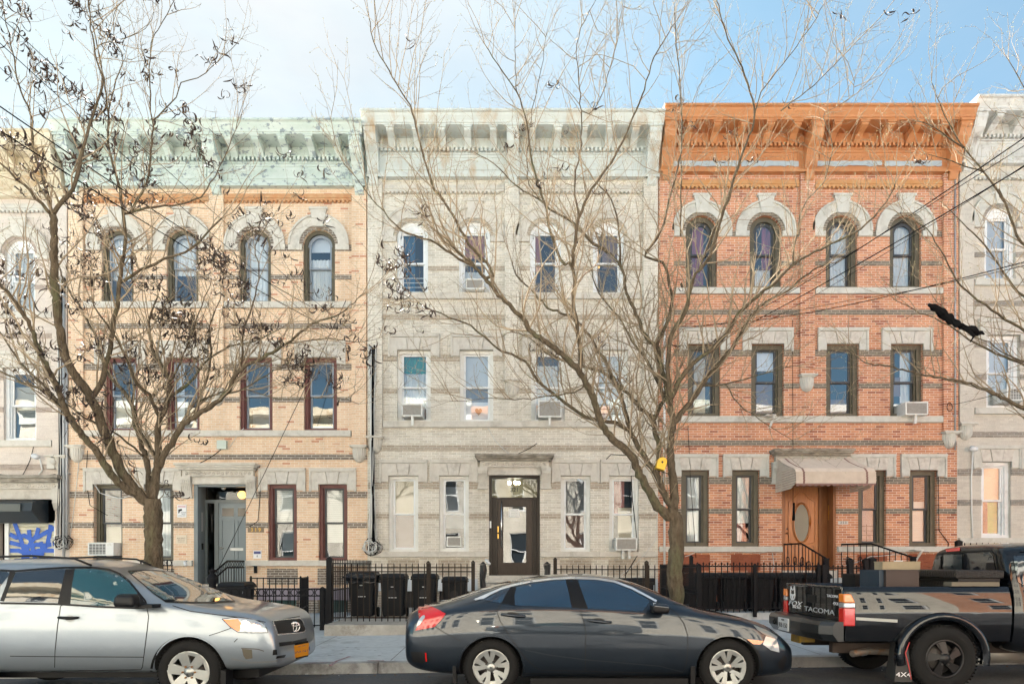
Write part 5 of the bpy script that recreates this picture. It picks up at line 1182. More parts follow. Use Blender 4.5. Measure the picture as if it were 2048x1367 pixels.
# ------------------------------------------------------------------ wheelie bins
binm = mat('bin_black', (.007,.008,.010), .55, spec=.25, bump=.25, bscale=120); binl = mat('bin_lid', (.009,.010,.012), .5, spec=.3); binw = mat('bin_mark', (.55,.55,.55), .6); bagm = mat('bag_black', (.01,.01,.012), .22, bump=1., bscale=18)
def make_bin(x, y, z, w, h, label, rot=0, bag=False, marks=True, front=True):
    root = empty('wheelie_bin', (x, y, z), label, 'bin', 'black wheelie bins'); O = ORG[root.name]; d = w*1.1
    f = MB(); wb = w*.78
    f.hexa([(x-wb/2,y-d*.36,z+.04),(x+wb/2,y-d*.36,z+.04),(x+wb/2,y+d*.36,z+.04),(x-wb/2,y+d*.36,z+.04),(x-w*.46,y-d*.46,z+h*.9),(x+w*.46,y-d*.46,z+h*.9),(x+w*.46,y+d*.46,z+h*.9),(x-w*.46,y+d*.46,z+h*.9)])
    body = f.build('bin_body', binm, root); bv = body.modifiers.new('bevel', 'BEVEL'); bv.width = .035; bv.segments = 3
    f = MB(); f.box(x-w/2, x+w/2, y-d/2, y+d/2, z+h*.9-.045, z+h*.9-.001); b2 = f.build('rim', binl, root); bv = b2.modifiers.new('bevel', 'BEVEL'); bv.width = .015
    f = MB(); f.hexa([(x-w/2-.01,y-d/2-.02,z+h*.9),(x+w/2+.01,y-d/2-.02,z+h*.9),(x+w/2+.01,y+d/2+.02,z+h*.9),(x-w/2-.01,y+d/2+.02,z+h*.9),(x-w*.42,y-d*.40,z+h),(x+w*.42,y-d*.40,z+h),(x+w*.42,y+d*.42,z+h),(x-w*.42,y+d*.42,z+h)])
    lid = f.build('lid', binl, root); bv = lid.modifiers.new('bevel', 'BEVEL'); bv.width = .03; bv.segments = 3
    for s_ in (-1, 1):
        f = MB(); f.lathe([(0,-.025),(.1,-.025),(.11,0),(.1,.025),(0,.025)], (x+s_*(wb/2+.03), y+d*.32*(1 if front else -1), z+.11), (1,0,0), 16); f.build('wheel', binm, root)
    def yf(zz): return y-d*(.36+.10*((zz-z-.04)/(h*.9-.04))) - .004
    f = MB(); n = 10; zz = z+h*.52
    if front:
        pts = [(x-.085, zz-.06), (x+.085, zz-.06)] + [(x+.085*math.cos(math.pi*k/n), zz+.06+.06*math.sin(math.pi*k/n)) for k in range(n+1)]
        f.add([(a, yf(b), b) for a, b in pts], [tuple(range(len(pts)))]); f.build('arched_panel', mat('bin_recess', (.007,.007,.008), .6), root)
        if marks:
            f = MB()
            for a, b, c in ((-.03,.03,.70),(-.09,-.045,.46),(-.035,.09,.46)): zc = z+h*c; f.quad((x+a,yf(zc)-.003,zc-.008),(x+b,yf(zc)-.003,zc-.008),(x+b,yf(zc)-.003,zc+.008),(x+a,yf(zc)-.003,zc+.008))
            f.build('white_marking', binw, root)
    else:
        f = MB()
        for a in (-.17,-.06,.06,.17): f.hexa([(x+a-.012,yf(z+.1)-.012,z+.1),(x+a+.012,yf(z+.1)-.012,z+.1),(x+a+.012,yf(z+.1)+.02,z+.1),(x+a-.012,yf(z+.1)+.02,z+.1),(x+a-.012,yf(z+h*.82)-.012,z+h*.82),(x+a+.012,yf(z+h*.82)-.012,z+h*.82),(x+a+.012,yf(z+h*.82)+.02,z+h*.82),(x+a-.012,yf(z+h*.82)+.02,z+h*.82)])
        f.build('moulded_rib', binm, root)
        f = MB(); f.tube([(x-w*.36,y-d*.52,z+h*.85),(x+w*.36,y-d*.52,z+h*.85)], .018, 6); f.build('handle', binm, root)
    if bag:
        rr = random.Random(3); f = MB(); n = 26; rings_ = []
        for j, (zo, ex) in enumerate(((.03,-.01),(0,.05),(-.06,.06),(-.13,.03),(-.17,.04))):
            ring = []
            for k in range(n):
                a = 2*math.pi*k/n; cx_, sy_ = math.cos(a), math.sin(a); s_ = 1/max(abs(cx_), abs(sy_))
                ring.append(Vector((x+(w/2+ex+rr.uniform(-.018,.018))*min(s_*cx_*1.0,1.0) if s_*cx_ > 0 else x+(w/2+ex+rr.uniform(-.018,.018))*max(s_*cx_,-1.0), y+(d/2+ex+rr.uniform(-.018,.018))*max(-1,min(1,s_*sy_)), z+h*.92+zo+rr.uniform(-.02,.02))))
            rings_.append(ring)
        b0 = len(f.v)
        for r_ in rings_: f.v += r_
        for j in range(4):
            for k in range(n): f.f.append([b0+j*n+k, b0+j*n+(k+1)%n, b0+(j+1)*n+(k+1)%n, b0+(j+1)*n+k]); f.m.append(0); f.sm.append(False)
        f.build('bin_bag', bagm, root)
    return root
zB_ = .36
make_bin(P(727,1200,14.7).x, 14.75, zB_, .60, 1.0, 'bin topped with a crumpled black bag, first of the four at the cream house', bag=True)
make_bin(P(788,1200,14.7).x, 14.75, zB_, .56, .95, 'bin with flat lid, second of the four at the cream house')
make_bin(P(850,1200,14.7).x, 14.75, zB_, .56, .95, 'bin with ribbed lid, third of the four at the cream house')
make_bin(P(910,1200,14.9).x, 14.95, zB_, .56, .88, 'shorter bin partly behind the sedan trunk at the cream house', marks=False)
bb = make_bin(P(474,1200,15.0).x, 15.0, .20, .62, .92, 'bin with a pale round emblem near the slate blue door', marks=False)
c = P(494, 1184, 14.55); f = MB(); f.lathe([(.095,0),(.095,-.004),(.075,-.005)], c, (0,1,0), 20); f.box(c.x-.012, c.x+.012, c.y-.006, c.y-.001, c.z-.08, c.z+.08); f.hexa([(c.x-.05,c.y-.006,c.z-.06),(c.x-.03,c.y-.006,c.z-.07),(c.x-.03,c.y,c.z-.07),(c.x-.05,c.y,c.z-.06),(c.x-.06,c.y-.006,c.z+.03),(c.x-.04,c.y-.006,c.z+.04),(c.x-.04,c.y,c.z+.04),(c.x-.06,c.y,c.z+.03)]); f.hexa([(c.x+.03,c.y-.006,c.z-.07),(c.x+.05,c.y-.006,c.z-.06),(c.x+.05,c.y,c.z-.06),(c.x+.03,c.y,c.z-.07),(c.x+.04,c.y-.006,c.z+.04),(c.x+.06,c.y-.006,c.z+.03),(c.x+.06,c.y,c.z+.03),(c.x+.04,c.y,c.z+.04)])
f.build('emblem', binw, bb)
names = ['first bin from the tree in the row behind the scrolled fence', 'second bin from the tree behind the scrolled fence', 'third bin from the tree, middle of the row behind the scrolled fence', 'fourth bin from the tree behind the scrolled fence', 'last bin of the row, half behind the pickup tailgate']
for k, lb in enumerate(names): make_bin(P(1411+k*56, 1200, 15.2).x, 15.4, .46, .58, .86, lb, front=False)
f = MB(); c = P(1272, 1160, 15.2); f.box(c.x-.35, c.x+.35, 15.0, 15.5, .36, 1.05); f.box(c.x-.38, c.x+.38, 14.98, 15.52, 1.051, 1.1); f.lathe([(.08,-.4),(.09,0),(.08,.4)], (c.x,15.2,1.12), (1,0,0), 8); o = f.build('storage_bin', binm, None, (c.x,15.2,.36)); tag(o, 'low black storage bin behind the sedan roof at the cream house', 'bin')

hx, hz = P(957, 822, YF+.24).x, P(957, 822, YF+.24).z
f = MB(); f.prism_xz([(hx+.0095*16*math.sin(t)**3*.62, hz+.0068*(13*math.cos(t)-5*math.cos(2*t)-2*math.cos(3*t)-math.cos(4*t))) for t in [k*2*math.pi/28 for k in range(28)]], YF+.262, YF+.268)
tag(f.build('window_heart', mat('heart_umber', (.10,.06,.055), .8), None, (hx, YF+.24, hz)), 'dark heart shape in the lower pane of the papered window on the cream house', 'decoration')
# ------------------------------------------------------------------ trees
bark = mat('bark', (.078,.060,.041), .95, spec=.1, col2=(.15,.118,.083), nscale=20, bump=1.8, bscale=38, stretch=(1,1,.35), dirt=(.12,.125,.07), dscale=2.5)
twigm = mat('twig_bark', (.23,.18,.125), .95, col2=(.36,.29,.205), nscale=6, spec=.05)
budm = mat('bud', (.36,.35,.19), .8, spec=.1); podm = mat('seed_pod', (.05,.034,.03), .6, col2=(.085,.06,.05), nscale=12, spec=.25)
def cv(pts, ox, oy, s): return [(ox + x/s, oy + y/s) for x, y in pts]
from mathutils import noise
class Tree:
    def __init__(s, Y0, seed): s.r = random.Random(seed); s.Y0 = Y0; s.limb = MB(); s.twig = MB(); s.bud = MB(); s.pod = MB(); s.known = []; s.paths = []
    def path(s, pts, r0, r1, dY):
        """limb through photo points; it leaves the parent limb at the parent's own distance and drifts dY metres towards the street or the houses"""
        y0 = s.Y0
        if s.known:
            k = min(s.known, key=lambda k: (k[0]-pts[0][0])**2 + (k[1]-pts[0][1])**2)
            if (k[0]-pts[0][0])**2 + (k[1]-pts[0][1])**2 < 70**2: y0 = k[2]
            if (k[0]-pts[0][0])**2 + (k[1]-pts[0][1])**2 < 40**2: pts = [(k[0], k[1])] + pts[1:] if math.dist(k[:2], pts[0]) < 14 else [(k[0], k[1])] + pts
        # smooth
        L = [0]
        for a, b in zip(pts, pts[1:]): L.append(L[-1] + math.dist(a, b))
        n = max(4, int(L[-1]/(9 if r0 > .05 else 16))); out = []; rad = []
        def cr(p0, p1, p2, p3, t): return tuple(.5*((2*p1[i]) + (-p0[i]+p2[i])*t + (2*p0[i]-5*p1[i]+4*p2[i]-p3[i])*t*t + (-p0[i]+3*p1[i]-3*p2[i]+p3[i])*t**3) for i in (0, 1))
        for i in range(n+1):
            d = L[-1]*i/n; k = 0
            while k < len(L)-2 and L[k+1] < d: k += 1
            t = (d-L[k])/max(1e-6, L[k+1]-L[k]); q = cr(pts[max(k-1,0)], pts[k], pts[k+1], pts[min(k+2,len(pts)-1)], t)
            f_ = i/n; y = y0 + dY*f_; j = 2.0 if i not in (0,) else 0
            q = (q[0] + s.r.uniform(-j, j), q[1] + s.r.uniform(-j, j))
            out.append(P(q[0], q[1], y)); rad.append((r0 + (r1-r0)*f_**.8)*(1 if r0 > .1 else .86)); s.known.append((q[0], q[1], y))
        b = len(s.limb.v); s.limb.tube(out, [r*(1+s.r.uniform(-.04,.04)) for r in rad], 16 if r0 > .06 else 8); ns = 16 if r0 > .06 else 8
        for i in range(b, len(s.limb.v)):
            c = out[min((i-b)//ns, len(out)-1)]; v = s.limb.v[i]; k = 1 + .16*noise.noise(Vector((v.x*9, v.y*9, v.z*4))) + .10*noise.noise(Vector((v.x*26, v.y*26, v.z*8)))
            s.limb.v[i] = c + (v-c)*k
        s.paths.append((out, rad)); return out
    def shoot(s, p, d, L, r, lvl, opt):
        n = 5 if lvl < 2 else (4 if lvl == 2 else 2); pts = [p.copy()]; dd = d.normalized(); step = L/n
        up = opt.get('up', .10)
        for i in range(n):
            z = Vector((s.r.gauss(0,1), s.r.gauss(0,1), s.r.gauss(0,1)))*(.17 if lvl < 3 else .3)
            dd = (dd + z + Vector((0,0,up))).normalized(); pts.append(pts[-1] + dd*step*s.r.uniform(.8,1.2))
        rad = [r*(1-.7*i/n) for i in range(n+1)]
        s.twig.tube(pts, rad, 5 if lvl == 1 else 3, caps=False)
        if lvl == 3:
            if s.r.random() < opt.get('buds', .8): s.addbud(pts[-1], dd)
            if s.r.random() < opt.get('pods', 0)*(s.podn(pts[-1])): s.addpod(pts[-1])
            return
        sp = (.2, .17)[lvl-1]*opt.get('sp', 1); k = max(2, int(L/sp))
        for i in range(k):
            t = (i + s.r.random())/k
            if t < .12: continue
            q = t*n; a = min(int(q), n-1); c = pts[a].lerp(pts[a+1], q-a); tg = (pts[a+1]-pts[a]).normalized()
            side = tg.cross(Vector((s.r.gauss(0,1), s.r.gauss(0,1), s.r.gauss(0,1)))).normalized()
            ang = s.r.uniform(.5, 1.1); nd = tg*math.cos(ang) + side*math.sin(ang)
            nl = L*s.r.uniform(.25,.55)*(1.15-t*.6) if lvl == 1 else s.r.uniform(.05,.16)
            s.shoot(c, nd, nl, max(.0026, r*(1-.7*t)*.6), lvl+1, opt)
        if lvl == 2 and s.r.random() < .8: s.addbud(pts[-1], dd) if opt.get('buds', .8) > .2 else None
    def podn(s, p):
        v = math.sin(p.x*2.1+1)*math.sin(p.z*1.9+.5)*math.sin(p.y*1.3+2) + .35*math.sin(p.x*5+p.z*4)
        return 2.4 if v > .32 else (.6 if v > .1 else .05)
    def addbud(s, p, d):
        e = s.r.uniform(.006,.012); u = d.orthogonal().normalized()*e*.55; w_ = d.cross(u).normalized()*e*.55; q = d*e*1.6
        s.bud.add([p-q*.3, p+u+q*.3, p+w_+q*.3, p-u+q*.3, p-w_+q*.3, p+q], [(0,2,1),(0,3,2),(0,4,3),(0,1,4),(5,1,2),(5,2,3),(5,3,4),(5,4,1)])
    def addpod(s, p):
        for _ in range(s.r.randint(2, 6)):
            L = s.r.uniform(.15,.30); n = 7; ax = Vector((s.r.gauss(0,1), s.r.gauss(0,1), s.r.gauss(0,.4))).normalized(); d = (Vector((0,0,-1)) + Vector((s.r.gauss(0,.5), s.r.gauss(0,.5), 0))).normalized()
            b = ax.cross(d).normalized(); q = p.copy(); cur = s.r.choice((-1,1))*s.r.uniform(.35,.95); pts = [q.copy()]
            for i in range(n): d = (Matrix.Rotation(cur, 3, ax) @ d).normalized(); q = q + d*L/n; pts.append(q.copy())
            w_ = s.r.uniform(.009,.016); tw = s.r.uniform(-.5,.5); vs = []
            for i, c in enumerate(pts):
                k = w_*math.sin(math.pi*(i+.35)/(n+.7)); t = (Matrix.Rotation(tw*i, 3, 'Z') @ ax).normalized(); vs += [c - t*k, c + b*k*.35, c + t*k]
            fs = []
            for i in range(n): a = 3*i; fs += [(a,a+1,a+4,a+3),(a+1,a+2,a+5,a+4),(a+2,a,a+3,a+5)]
            s.pod.add(vs, fs, 0, True)
    def dress(s, opt, minr=.0):
        for out, rad in s.paths:
            L = 0
            for i in range(1, len(out)):
                seg = out[i]-out[i-1]; L += seg.length
                if rad[i] > opt.get('maxr', .075): continue
                if out[i].z > 8.6 and s.r.random() < min(.7, (out[i].z-8.6)*.3): continue
                k = seg.length/opt.get('gap', .16)
                n = int(k) + (s.r.random() < k-int(k))
                for _ in range(n):
                    c = out[i-1].lerp(out[i], s.r.random()); tg = seg.normalized()
                    side = tg.cross(Vector((s.r.gauss(0,1), s.r.gauss(0,1), s.r.gauss(0,1)))).normalized()
                    if side.z < -.2 and s.r.random() < .75: side = -side
                    ang = s.r.uniform(.45, 1.15); d = tg*math.cos(ang) + side*math.sin(ang)
                    s.shoot(c, d, s.r.uniform(*opt.get('len', (.6,1.7))), max(.006, min(.014, rad[i]*.5)), 1, opt)
            tg = (out[-1]-out[-2]).normalized()
            if rad[-1] < .03:
                for _ in range(2): s.shoot(out[-1], tg + Vector((s.r.gauss(0,.25), s.r.gauss(0,.25), s.r.gauss(0,.2))), s.r.uniform(.6,1.2), rad[-1]*.9, 1, opt)
    def done(s, base, label):
        root = empty('street_tree', base, label, 'tree', 'bare street trees')
        s.limb.build('trunk', bark, root, recalc=False); s.twig.build('crown', twigm, root, recalc=False)
        if s.bud.v: tag(s.bud.build('buds', budm, root, recalc=False), kind='stuff')
        if s.pod.v: tag(s.pod.build('seed_pods', podm, root, recalc=False), kind='stuff')
        return root
# centre tree
T = Tree(10.45, 11); A = lambda p: cv(p, 900, 500, 2.441); B = lambda p: cv(p, 700, 0, 2.441); C_ = lambda p: cv(p, 1300, 0, 2.441)
T.path([(1355,1262),(1353,1215),(1351,1150),(1352,1090),(1351,1050),(1347,1020)], .128, .105, 0)
T.path(A([(1095,1300),(1040,1280),(985,1200),(935,1110),(880,1000),(790,920),(740,840),(700,720),(645,620),(600,560),(500,470),(400,400),(340,320),(230,210),(165,130),(100,60),(10,-20)]), .085, .02, -1.6)
T.path(A([(640,600),(635,480),(615,330),(600,250),(605,120),(585,60)])+B([(1060,1300),(1000,1200),(950,1000),(900,830),(870,650),(830,480),(760,370),(660,220)]), .04, .008, 1.0)
T.path(A([(1080,1270),(1040,1180),(1010,1100),(950,1010),(900,930),(880,870),(850,780),(820,670),(780,590),(720,480),(680,420),(600,330),(480,280),(400,200),(330,130),(300,60)]), .065, .012, 1.5)
T.path(A([(870,890),(800,840),(720,830),(620,790),(520,710),(440,650),(400,590),(350,530),(250,490),(170,430),(90,360),(-20,320),(-150,260)]), .04, .01, -.8)
T.path(A([(1010,1080),(1025,980),(1000,880),(990,820),(930,770),(870,700),(800,640),(740,590),(620,560),(500,520),(380,420),(300,400)]), .055, .01, 1.4)
T.path(A([(990,825),(1030,760),(1050,720),(1000,620),(960,540),(860,400),(830,330),(760,260),(700,160),(690,60)]), .04, .01, 1.9)
T.path(A([(1105,1290),(1095,1200),(1085,1100),(1075,1000),(1080,900),(1085,830),(1065,700),(1040,600),(1010,480),(960,430),(920,340),(870,230),(850,130),(820,60),(760,0)]), .085, .018, 1.2)
T.path(A([(1080,760),(1068,640),(1060,540),(1090,400),(1150,300),(1190,130),(1270,20)])+C_([(430,810),(500,620),(505,520),(450,330),(380,180),(325,0)]), .045, .007, -1.8)
T.path(A([(1010,470),(1080,300),(1075,180),(1040,60)])+B([(1440,1250),(1520,1130),(1560,960),(1620,700),(1610,380),(1590,220),(1580,20)]), .035, .006, .4)
T.path(A([(1080,720),(1130,620),(1190,550),(1260,500),(1360,400),(1400,320),(1480,240),(1600,150),(1708,50)])+C_([(1050,1100),(1200,900)]), .045, .01, -1.2)
T.path(A([(1105,840),(1170,750),(1240,640),(1310,560),(1400,440),(1460,340),(1530,260),(1640,200),(1740,120),(1850,60)]), .055, .012, .8)
T.path(A([(1220,670),(1350,650),(1500,610),(1700,560)]), .02, .006, -.5)
T.path(A([(1330,660),(1400,740),(1500,820),(1600,880),(1680,930)]), .014, .004, -.3)
T.path(A([(620,690),(440,720),(300,730),(200,725),(0,740)]), .012, .004, -.2)
T.path(B([(1100,1320),(1100,1150),(1120,1060),(1160,950),(1210,880),(1290,770),(1390,560),(1440,430),(1480,290),(1590,110)]), .03, .006, -.8)
T.path(B([(1250,1250),(1180,1180),(1080,1080),(1000,1040),(900,960),(800,900),(700,800),(600,740)]), .035, .007, .8)
T.path(B([(700,1330),(590,1200),(480,1010),(400,900),(370,790),(330,650),(300,530),(220,400),(125,230),(90,90)]), .026, .006, -.4)
T.path(B([(1120,1060),(1095,900),(1130,680),(1120,430),(1110,200),(1200,0)]), .018, .005, .4)
T.path(B([(640,1320),(400,1180),(250,1120),(100,960),(20,850)]), .022, .005, -.6)
T.path(B([(1300,1320),(1320,1180),(1290,1000),(1240,930),(1200,890)]), .025, .012, .2)
T.path(C_([(230,1300),(300,1150),(360,1030),(430,810)]), .022, .016, .1)
T.path(C_([(500,560),(560,420),(690,260),(770,150),(850,20)]), .011, .004, -.5)
T.path(C_([(700,1250),(750,1000),(850,880),(890,700),(850,560),(980,480),(1000,380)]), .016, .004, .6)
T.path(C_([(640,540),(830,390),(940,280),(990,210)]), .010, .004, .2)
T.path(C_([(150,1150),(150,800),(150,500),(130,250),(120,50)]), .018, .005, .6)
T.path(B([(950,1000),(870,880),(880,600),(930,350),(965,140)]), .014, .004, -.6)
T.path(B([(820,460),(805,250),(810,80)]), .009, .004, .1); T.path(B([(1190,540),(1280,310),(1330,10)]), .010, .004, .3)
T.dress(dict(gap=.135, len=(.5,1.6), buds=.85, pods=.010, up=.13, sp=.95, maxr=.06))
T.done((2.47, 10.45, .15), 'large bare tree with pale buds between the cream and orange houses')
# left tree with dark pods
T = Tree(10.45, 23); A = lambda p: cv(p, 0, 500, 2.279); B = lambda p: cv(p, 0, 0, 2.441)
T.path([(303,1262),(305,1180),(307,1110),(307,1060),(306,1020),(303,1000)], .142, .125, 0)
T.path(A([(700,1180),(640,1120),(590,1060),(530,960),(480,830),(430,700),(400,650),(320,530),(280,420),(265,300),(250,150),(245,0)])+B([(262,1130),(260,1050)]), .095, .05, -1.2)
T.path(B([(260,1055),(200,990),(110,900),(40,830),(-60,740)]), .03, .01, -.6)
T.path(B([(258,1050),(225,930),(200,850),(160,700),(150,560),(90,420),(60,250),(20,60)]), .028, .007, .5)
T.path(B([(265,1045),(300,980),(350,930),(390,790),(400,740),(440,600),(500,420),(460,250),(440,100),(430,-20)]), .036, .006, -.3)
T.path(A([(410,670),(460,600),(500,450),(530,260),(550,130),(560,30)])+B([(590,1300),(615,1180),(605,1040),(590,950),(560,820),(530,700),(530,560),(490,300),(440,80),(430,0)]), .05, .008, 1.5)
T.path(B([(610,1030),(740,1010),(850,1000),(930,980),(1000,940),(1100,760),(1160,600),(1190,480)]), .022, .004, .5)
T.path(B([(640,1010),(720,880),(735,750),(745,640),(735,480),(735,220),(780,130),(850,0)]), .022, .005, -.5)
T.path(B([(780,560),(870,470),(880,410),(990,370),(1080,280),(1150,220)]), .013, .004, -.2)
T.path(B([(560,200),(640,180),(720,130),(750,60)]), .010, .004, .1); T.path(B([(530,560),(560,420),(600,280),(560,190),(560,60),(630,-10)]), .014, .004, .3)
T.path(A([(570,160),(650,90),(750,40),(840,10)])+B([(990,1160),(1080,1060)]), .028, .012, -.6)
T.path(A([(640,1130),(560,1080),(500,1010),(440,920),(380,850),(310,750),(250,600),(190,480),(130,330),(60,220),(-20,130)]), .075, .02, -2.0)
T.path(A([(330,790),(240,680),(200,640),(100,600),(0,550),(-80,540)]), .035, .01, .4); T.path(A([(300,720),(180,600),(100,520),(30,420),(-30,330)]), .035, .01, .9)
T.path(A([(670,1150),(680,1020),(650,900),(620,800),(600,700),(540,620),(480,540),(430,380),(370,270),(300,150),(260,60)]), .06, .014, 2.0)
T.path(A([(715,1130),(715,1000),(722,930),(720,800),(745,740),(775,650),(760,560),(700,460),(680,330),(720,200)]), .085, .012, .8)
T.path(A([(705,960),(670,880),(640,820),(600,730),(620,600)]), .04, .014, 1.0)
T.path(A([(720,770),(680,660),(620,600),(540,420),(480,330),(420,240)]), .035, .012, -1.2)
T.path(A([(720,990),(770,900),(830,800),(870,770),(960,710),(1030,650),(1100,540),(1200,490),(1300,430),(1420,340),(1550,290),(1650,200)]), .062, .008, -.6)
T.path(A([(875,765),(910,680),(950,560),(965,450),(960,330),(1010,200)]), .032, .009, 1.2)
T.path(A([(930,700),(1000,650),(1100,640),(1250,550),(1400,520)]), .018, .006, -.8); T.path(A([(1100,640),(1300,680),(1500,670),(1640,700)]), .009, .004, -.3)
T.path(A([(780,680),(870,600),(950,500),(1050,440),(1200,400),(1320,330)]), .028, .008, .9); T.path(A([(680,940),(560,860),(500,820),(380,760),(300,700)]), .022, .010, -1.)
T.path(A([(1110,540),(1110,380),(1150,250),(1180,100)])+B([(1250,1200),(1330,1060)]), .022, .007, .5)
T.path(A([(770,600),(850,440),(900,300),(960,150)]), .02, .007, -.6); T.path(A([(1300,430),(1480,400),(1620,420),(1730,400)]), .012, .004, .1)
T.dress(dict(gap=.15, len=(.5,1.4), buds=.22, pods=.36, up=.10, sp=1.0, maxr=.055))
T.done((-5.5, 10.45, .1), 'large bare tree hung with dark curled pods in front of the peach house')
# tree beyond the right edge
T = Tree(10.2, 31); A = lambda p: cv(p, 1600, 380, 2.6295); B = lambda p: cv(p, 1300, 0, 2.441)
T.path([(2262,1262),(2260,1150),(2255,1050),(2250,980)], .15, .12, 0)
T.path([(2250,990),(2200,930),(2130,870)]+A([(1178,1150),(1000,1060),(870,1010),(700,980),(480,930),(330,900),(250,820)]), .06, .005, -.8)
T.path([(2250,980),(2180,860),(2110,780)]+A([(1178,920),(1050,870),(900,790),(760,700),(620,640),(480,560)]), .05, .005, .6)
T.path([(2240,900),(2150,760),(2090,690)]+A([(1178,740),(950,590),(830,480),(690,230),(600,160)]), .05, .005, -1.2)
T.path([(2240,900),(2160,720),(2080,610)]+A([(1178,560),(1080,450),(980,300),(860,180),(760,80)]), .05, .006, .8)
T.path([(2250,980),(2200,760),(2120,560)]+A([(1160,270),(1100,120),(1040,0)])+B([(1730,980),(1640,850),(1530,720),(1420,520),(1370,400)]), .05, .005, -.4)
T.path(B([(1560,720),(1480,690),(1400,630),(1320,590)]), .016, .005, -.3); T.path(B([(1640,850),(1500,800),(1430,770),(1330,750)]), .014, .004, .4)
T.path([(2120,560),(2090,400),(2070,250),(2040,160),(2010,110)], .03, .005, .5)
T.path([(2180,800),(2080,740),(2000,700)]+A([(1000,800),(860,740),(700,560)]), .02, .005, .3)
T.path([(2250,960),(2300,760),(2340,500),(2360,200)], .07, .01, .5)
T.dress(dict(gap=.17, len=(.5,1.3), buds=.6, pods=.0, up=.10, sp=1.15, maxr=.05))
T.done((9.2, 10.2, .25), 'bare tree whose branches reach in from beyond the right edge')
# yellow birdhouse on the centre tree
c = P(1322, 927, 10.25); bh = empty('birdhouse', c, 'yellow birdhouse with an arched top tied to the centre tree', 'birdhouse')
ym = mat('birdhouse_yellow', (.72,.44,.02), .5)
M = Matrix.Rotation(R(-17), 4, 'Y')
f = MB(); pl = [(-.065,-.09),(.065,-.09),(.068,.03)] + [(.068*math.cos(math.pi*k/8), .03+.06*math.sin(math.pi*k/8)) for k in range(1,8)] + [(-.068,.03)]
pts = [(M @ Vector((a,0,b))) for a, b in pl]; f.prism_xz([(c.x-p.x, c.z+p.z) for p in pts][::-1], c.y-.08, c.y+.06); f.build('box', ym, bh)
f = MB(); f.lathe([(.016,0),(.016,-.003),(0,-.003)], (c.x+.003, c.y-.081, c.z+.015), (0,1,0), 12); f.build('entrance_hole', ink, bh)
f = MB(); f.tube([(c.x-.085+.02, c.y-.03, c.z-.1), (c.x+.12, c.y+.1, c.z-.13)], .006, 5); f.build('tie_wire', cab_blk, bh)
# ------------------------------------------------------------------ vehicles
def apply_mods(o):
    bpy.context.view_layer.update(); dg = bpy.context.evaluated_depsgraph_get()
    me = bpy.data.meshes.new_from_object(o.evaluated_get(dg)); o.modifiers.clear(); o.data = me; return o
def bvh_of(o):
    off = ORG[o.name]; me = o.data
    return BVHTree.FromPolygons([v.co + off for v in me.vertices], [tuple(p.vertices) for p in me.polygons])
def loft(name, st, yc, parent, m, level=2, zoff=0.):
    """st: (x, zbottom, ztop, half width, z belt, half width of roof)"""
    mb = MB(); rings = []
    for (x, zb, zt, hw, zl, hr) in st:
        g = zt - zl
        half = [(0, zb), (.72*hw, zb), (.93*hw, zb+.03), (hw*.985, zb+(zl-zb)*.28), (hw, zb+(zl-zb)*.6), (hw*.985, zb+(zl-zb)*.88), (hw*.955, zl+.01),
                (hw*.955+(hr-hw*.955)*.5, zl+g*.48), (hr+(hw*.955-hr)*.10, zl+g*.82), (hr*.90, zt-g*.045-.012), (hr*.55, zt-.004), (0, zt)]
        ring = [(x, yc-y, z+zoff) for y, z in half] + [(x, yc+y, z+zoff) for y, z in half[-2:0:-1]]
        rings.append(ring)
    n = len(rings[0])
    for r in rings: mb.v += [Vector(p) for p in r]
    for i in range(len(rings)-1):
        for k in range(n): mb.f.append([i*n+k, i*n+(k+1)%n, (i+1)*n+(k+1)%n, (i+1)*n+k]); mb.m.append(0); mb.sm.append(True)
    mb.f.append(list(range(n))[::-1]); mb.m.append(0); mb.sm.append(True)
    mb.f.append([(len(rings)-1)*n+k for k in range(n)]); mb.m.append(0); mb.sm.append(True)
    o = mb.build(name, m, parent); s = o.modifiers.new('s', 'SUBSURF'); s.levels = level; s.render_levels = level
    apply_mods(o)
    for p in o.data.polygons: p.use_smooth = True
    return o
def cut(o, cutter_mb, mname='arch_liner'):
    c = cutter_mb.build('cutter', mat('wheel_well', (.012,.012,.012), .9), None)
    b = o.modifiers.new('b', 'BOOLEAN'); b.operation = 'DIFFERENCE'; b.object = c; b.solver = 'EXACT'; b.material_mode = 'TRANSFER'
    apply_mods(o); bpy.data.objects.remove(c)
    for p in o.data.polygons: p.use_smooth = True
    o.data.set_sharp_from_angle(angle=R(38))
    return o
def cyl(x, z, r, y0, y1, n=48):
    m = MB(); m.lathe([(.0001, y0), (r, y0), (r, y1), (.0001, y1)], (x, 0, z), (0, 1, 0), n); return m
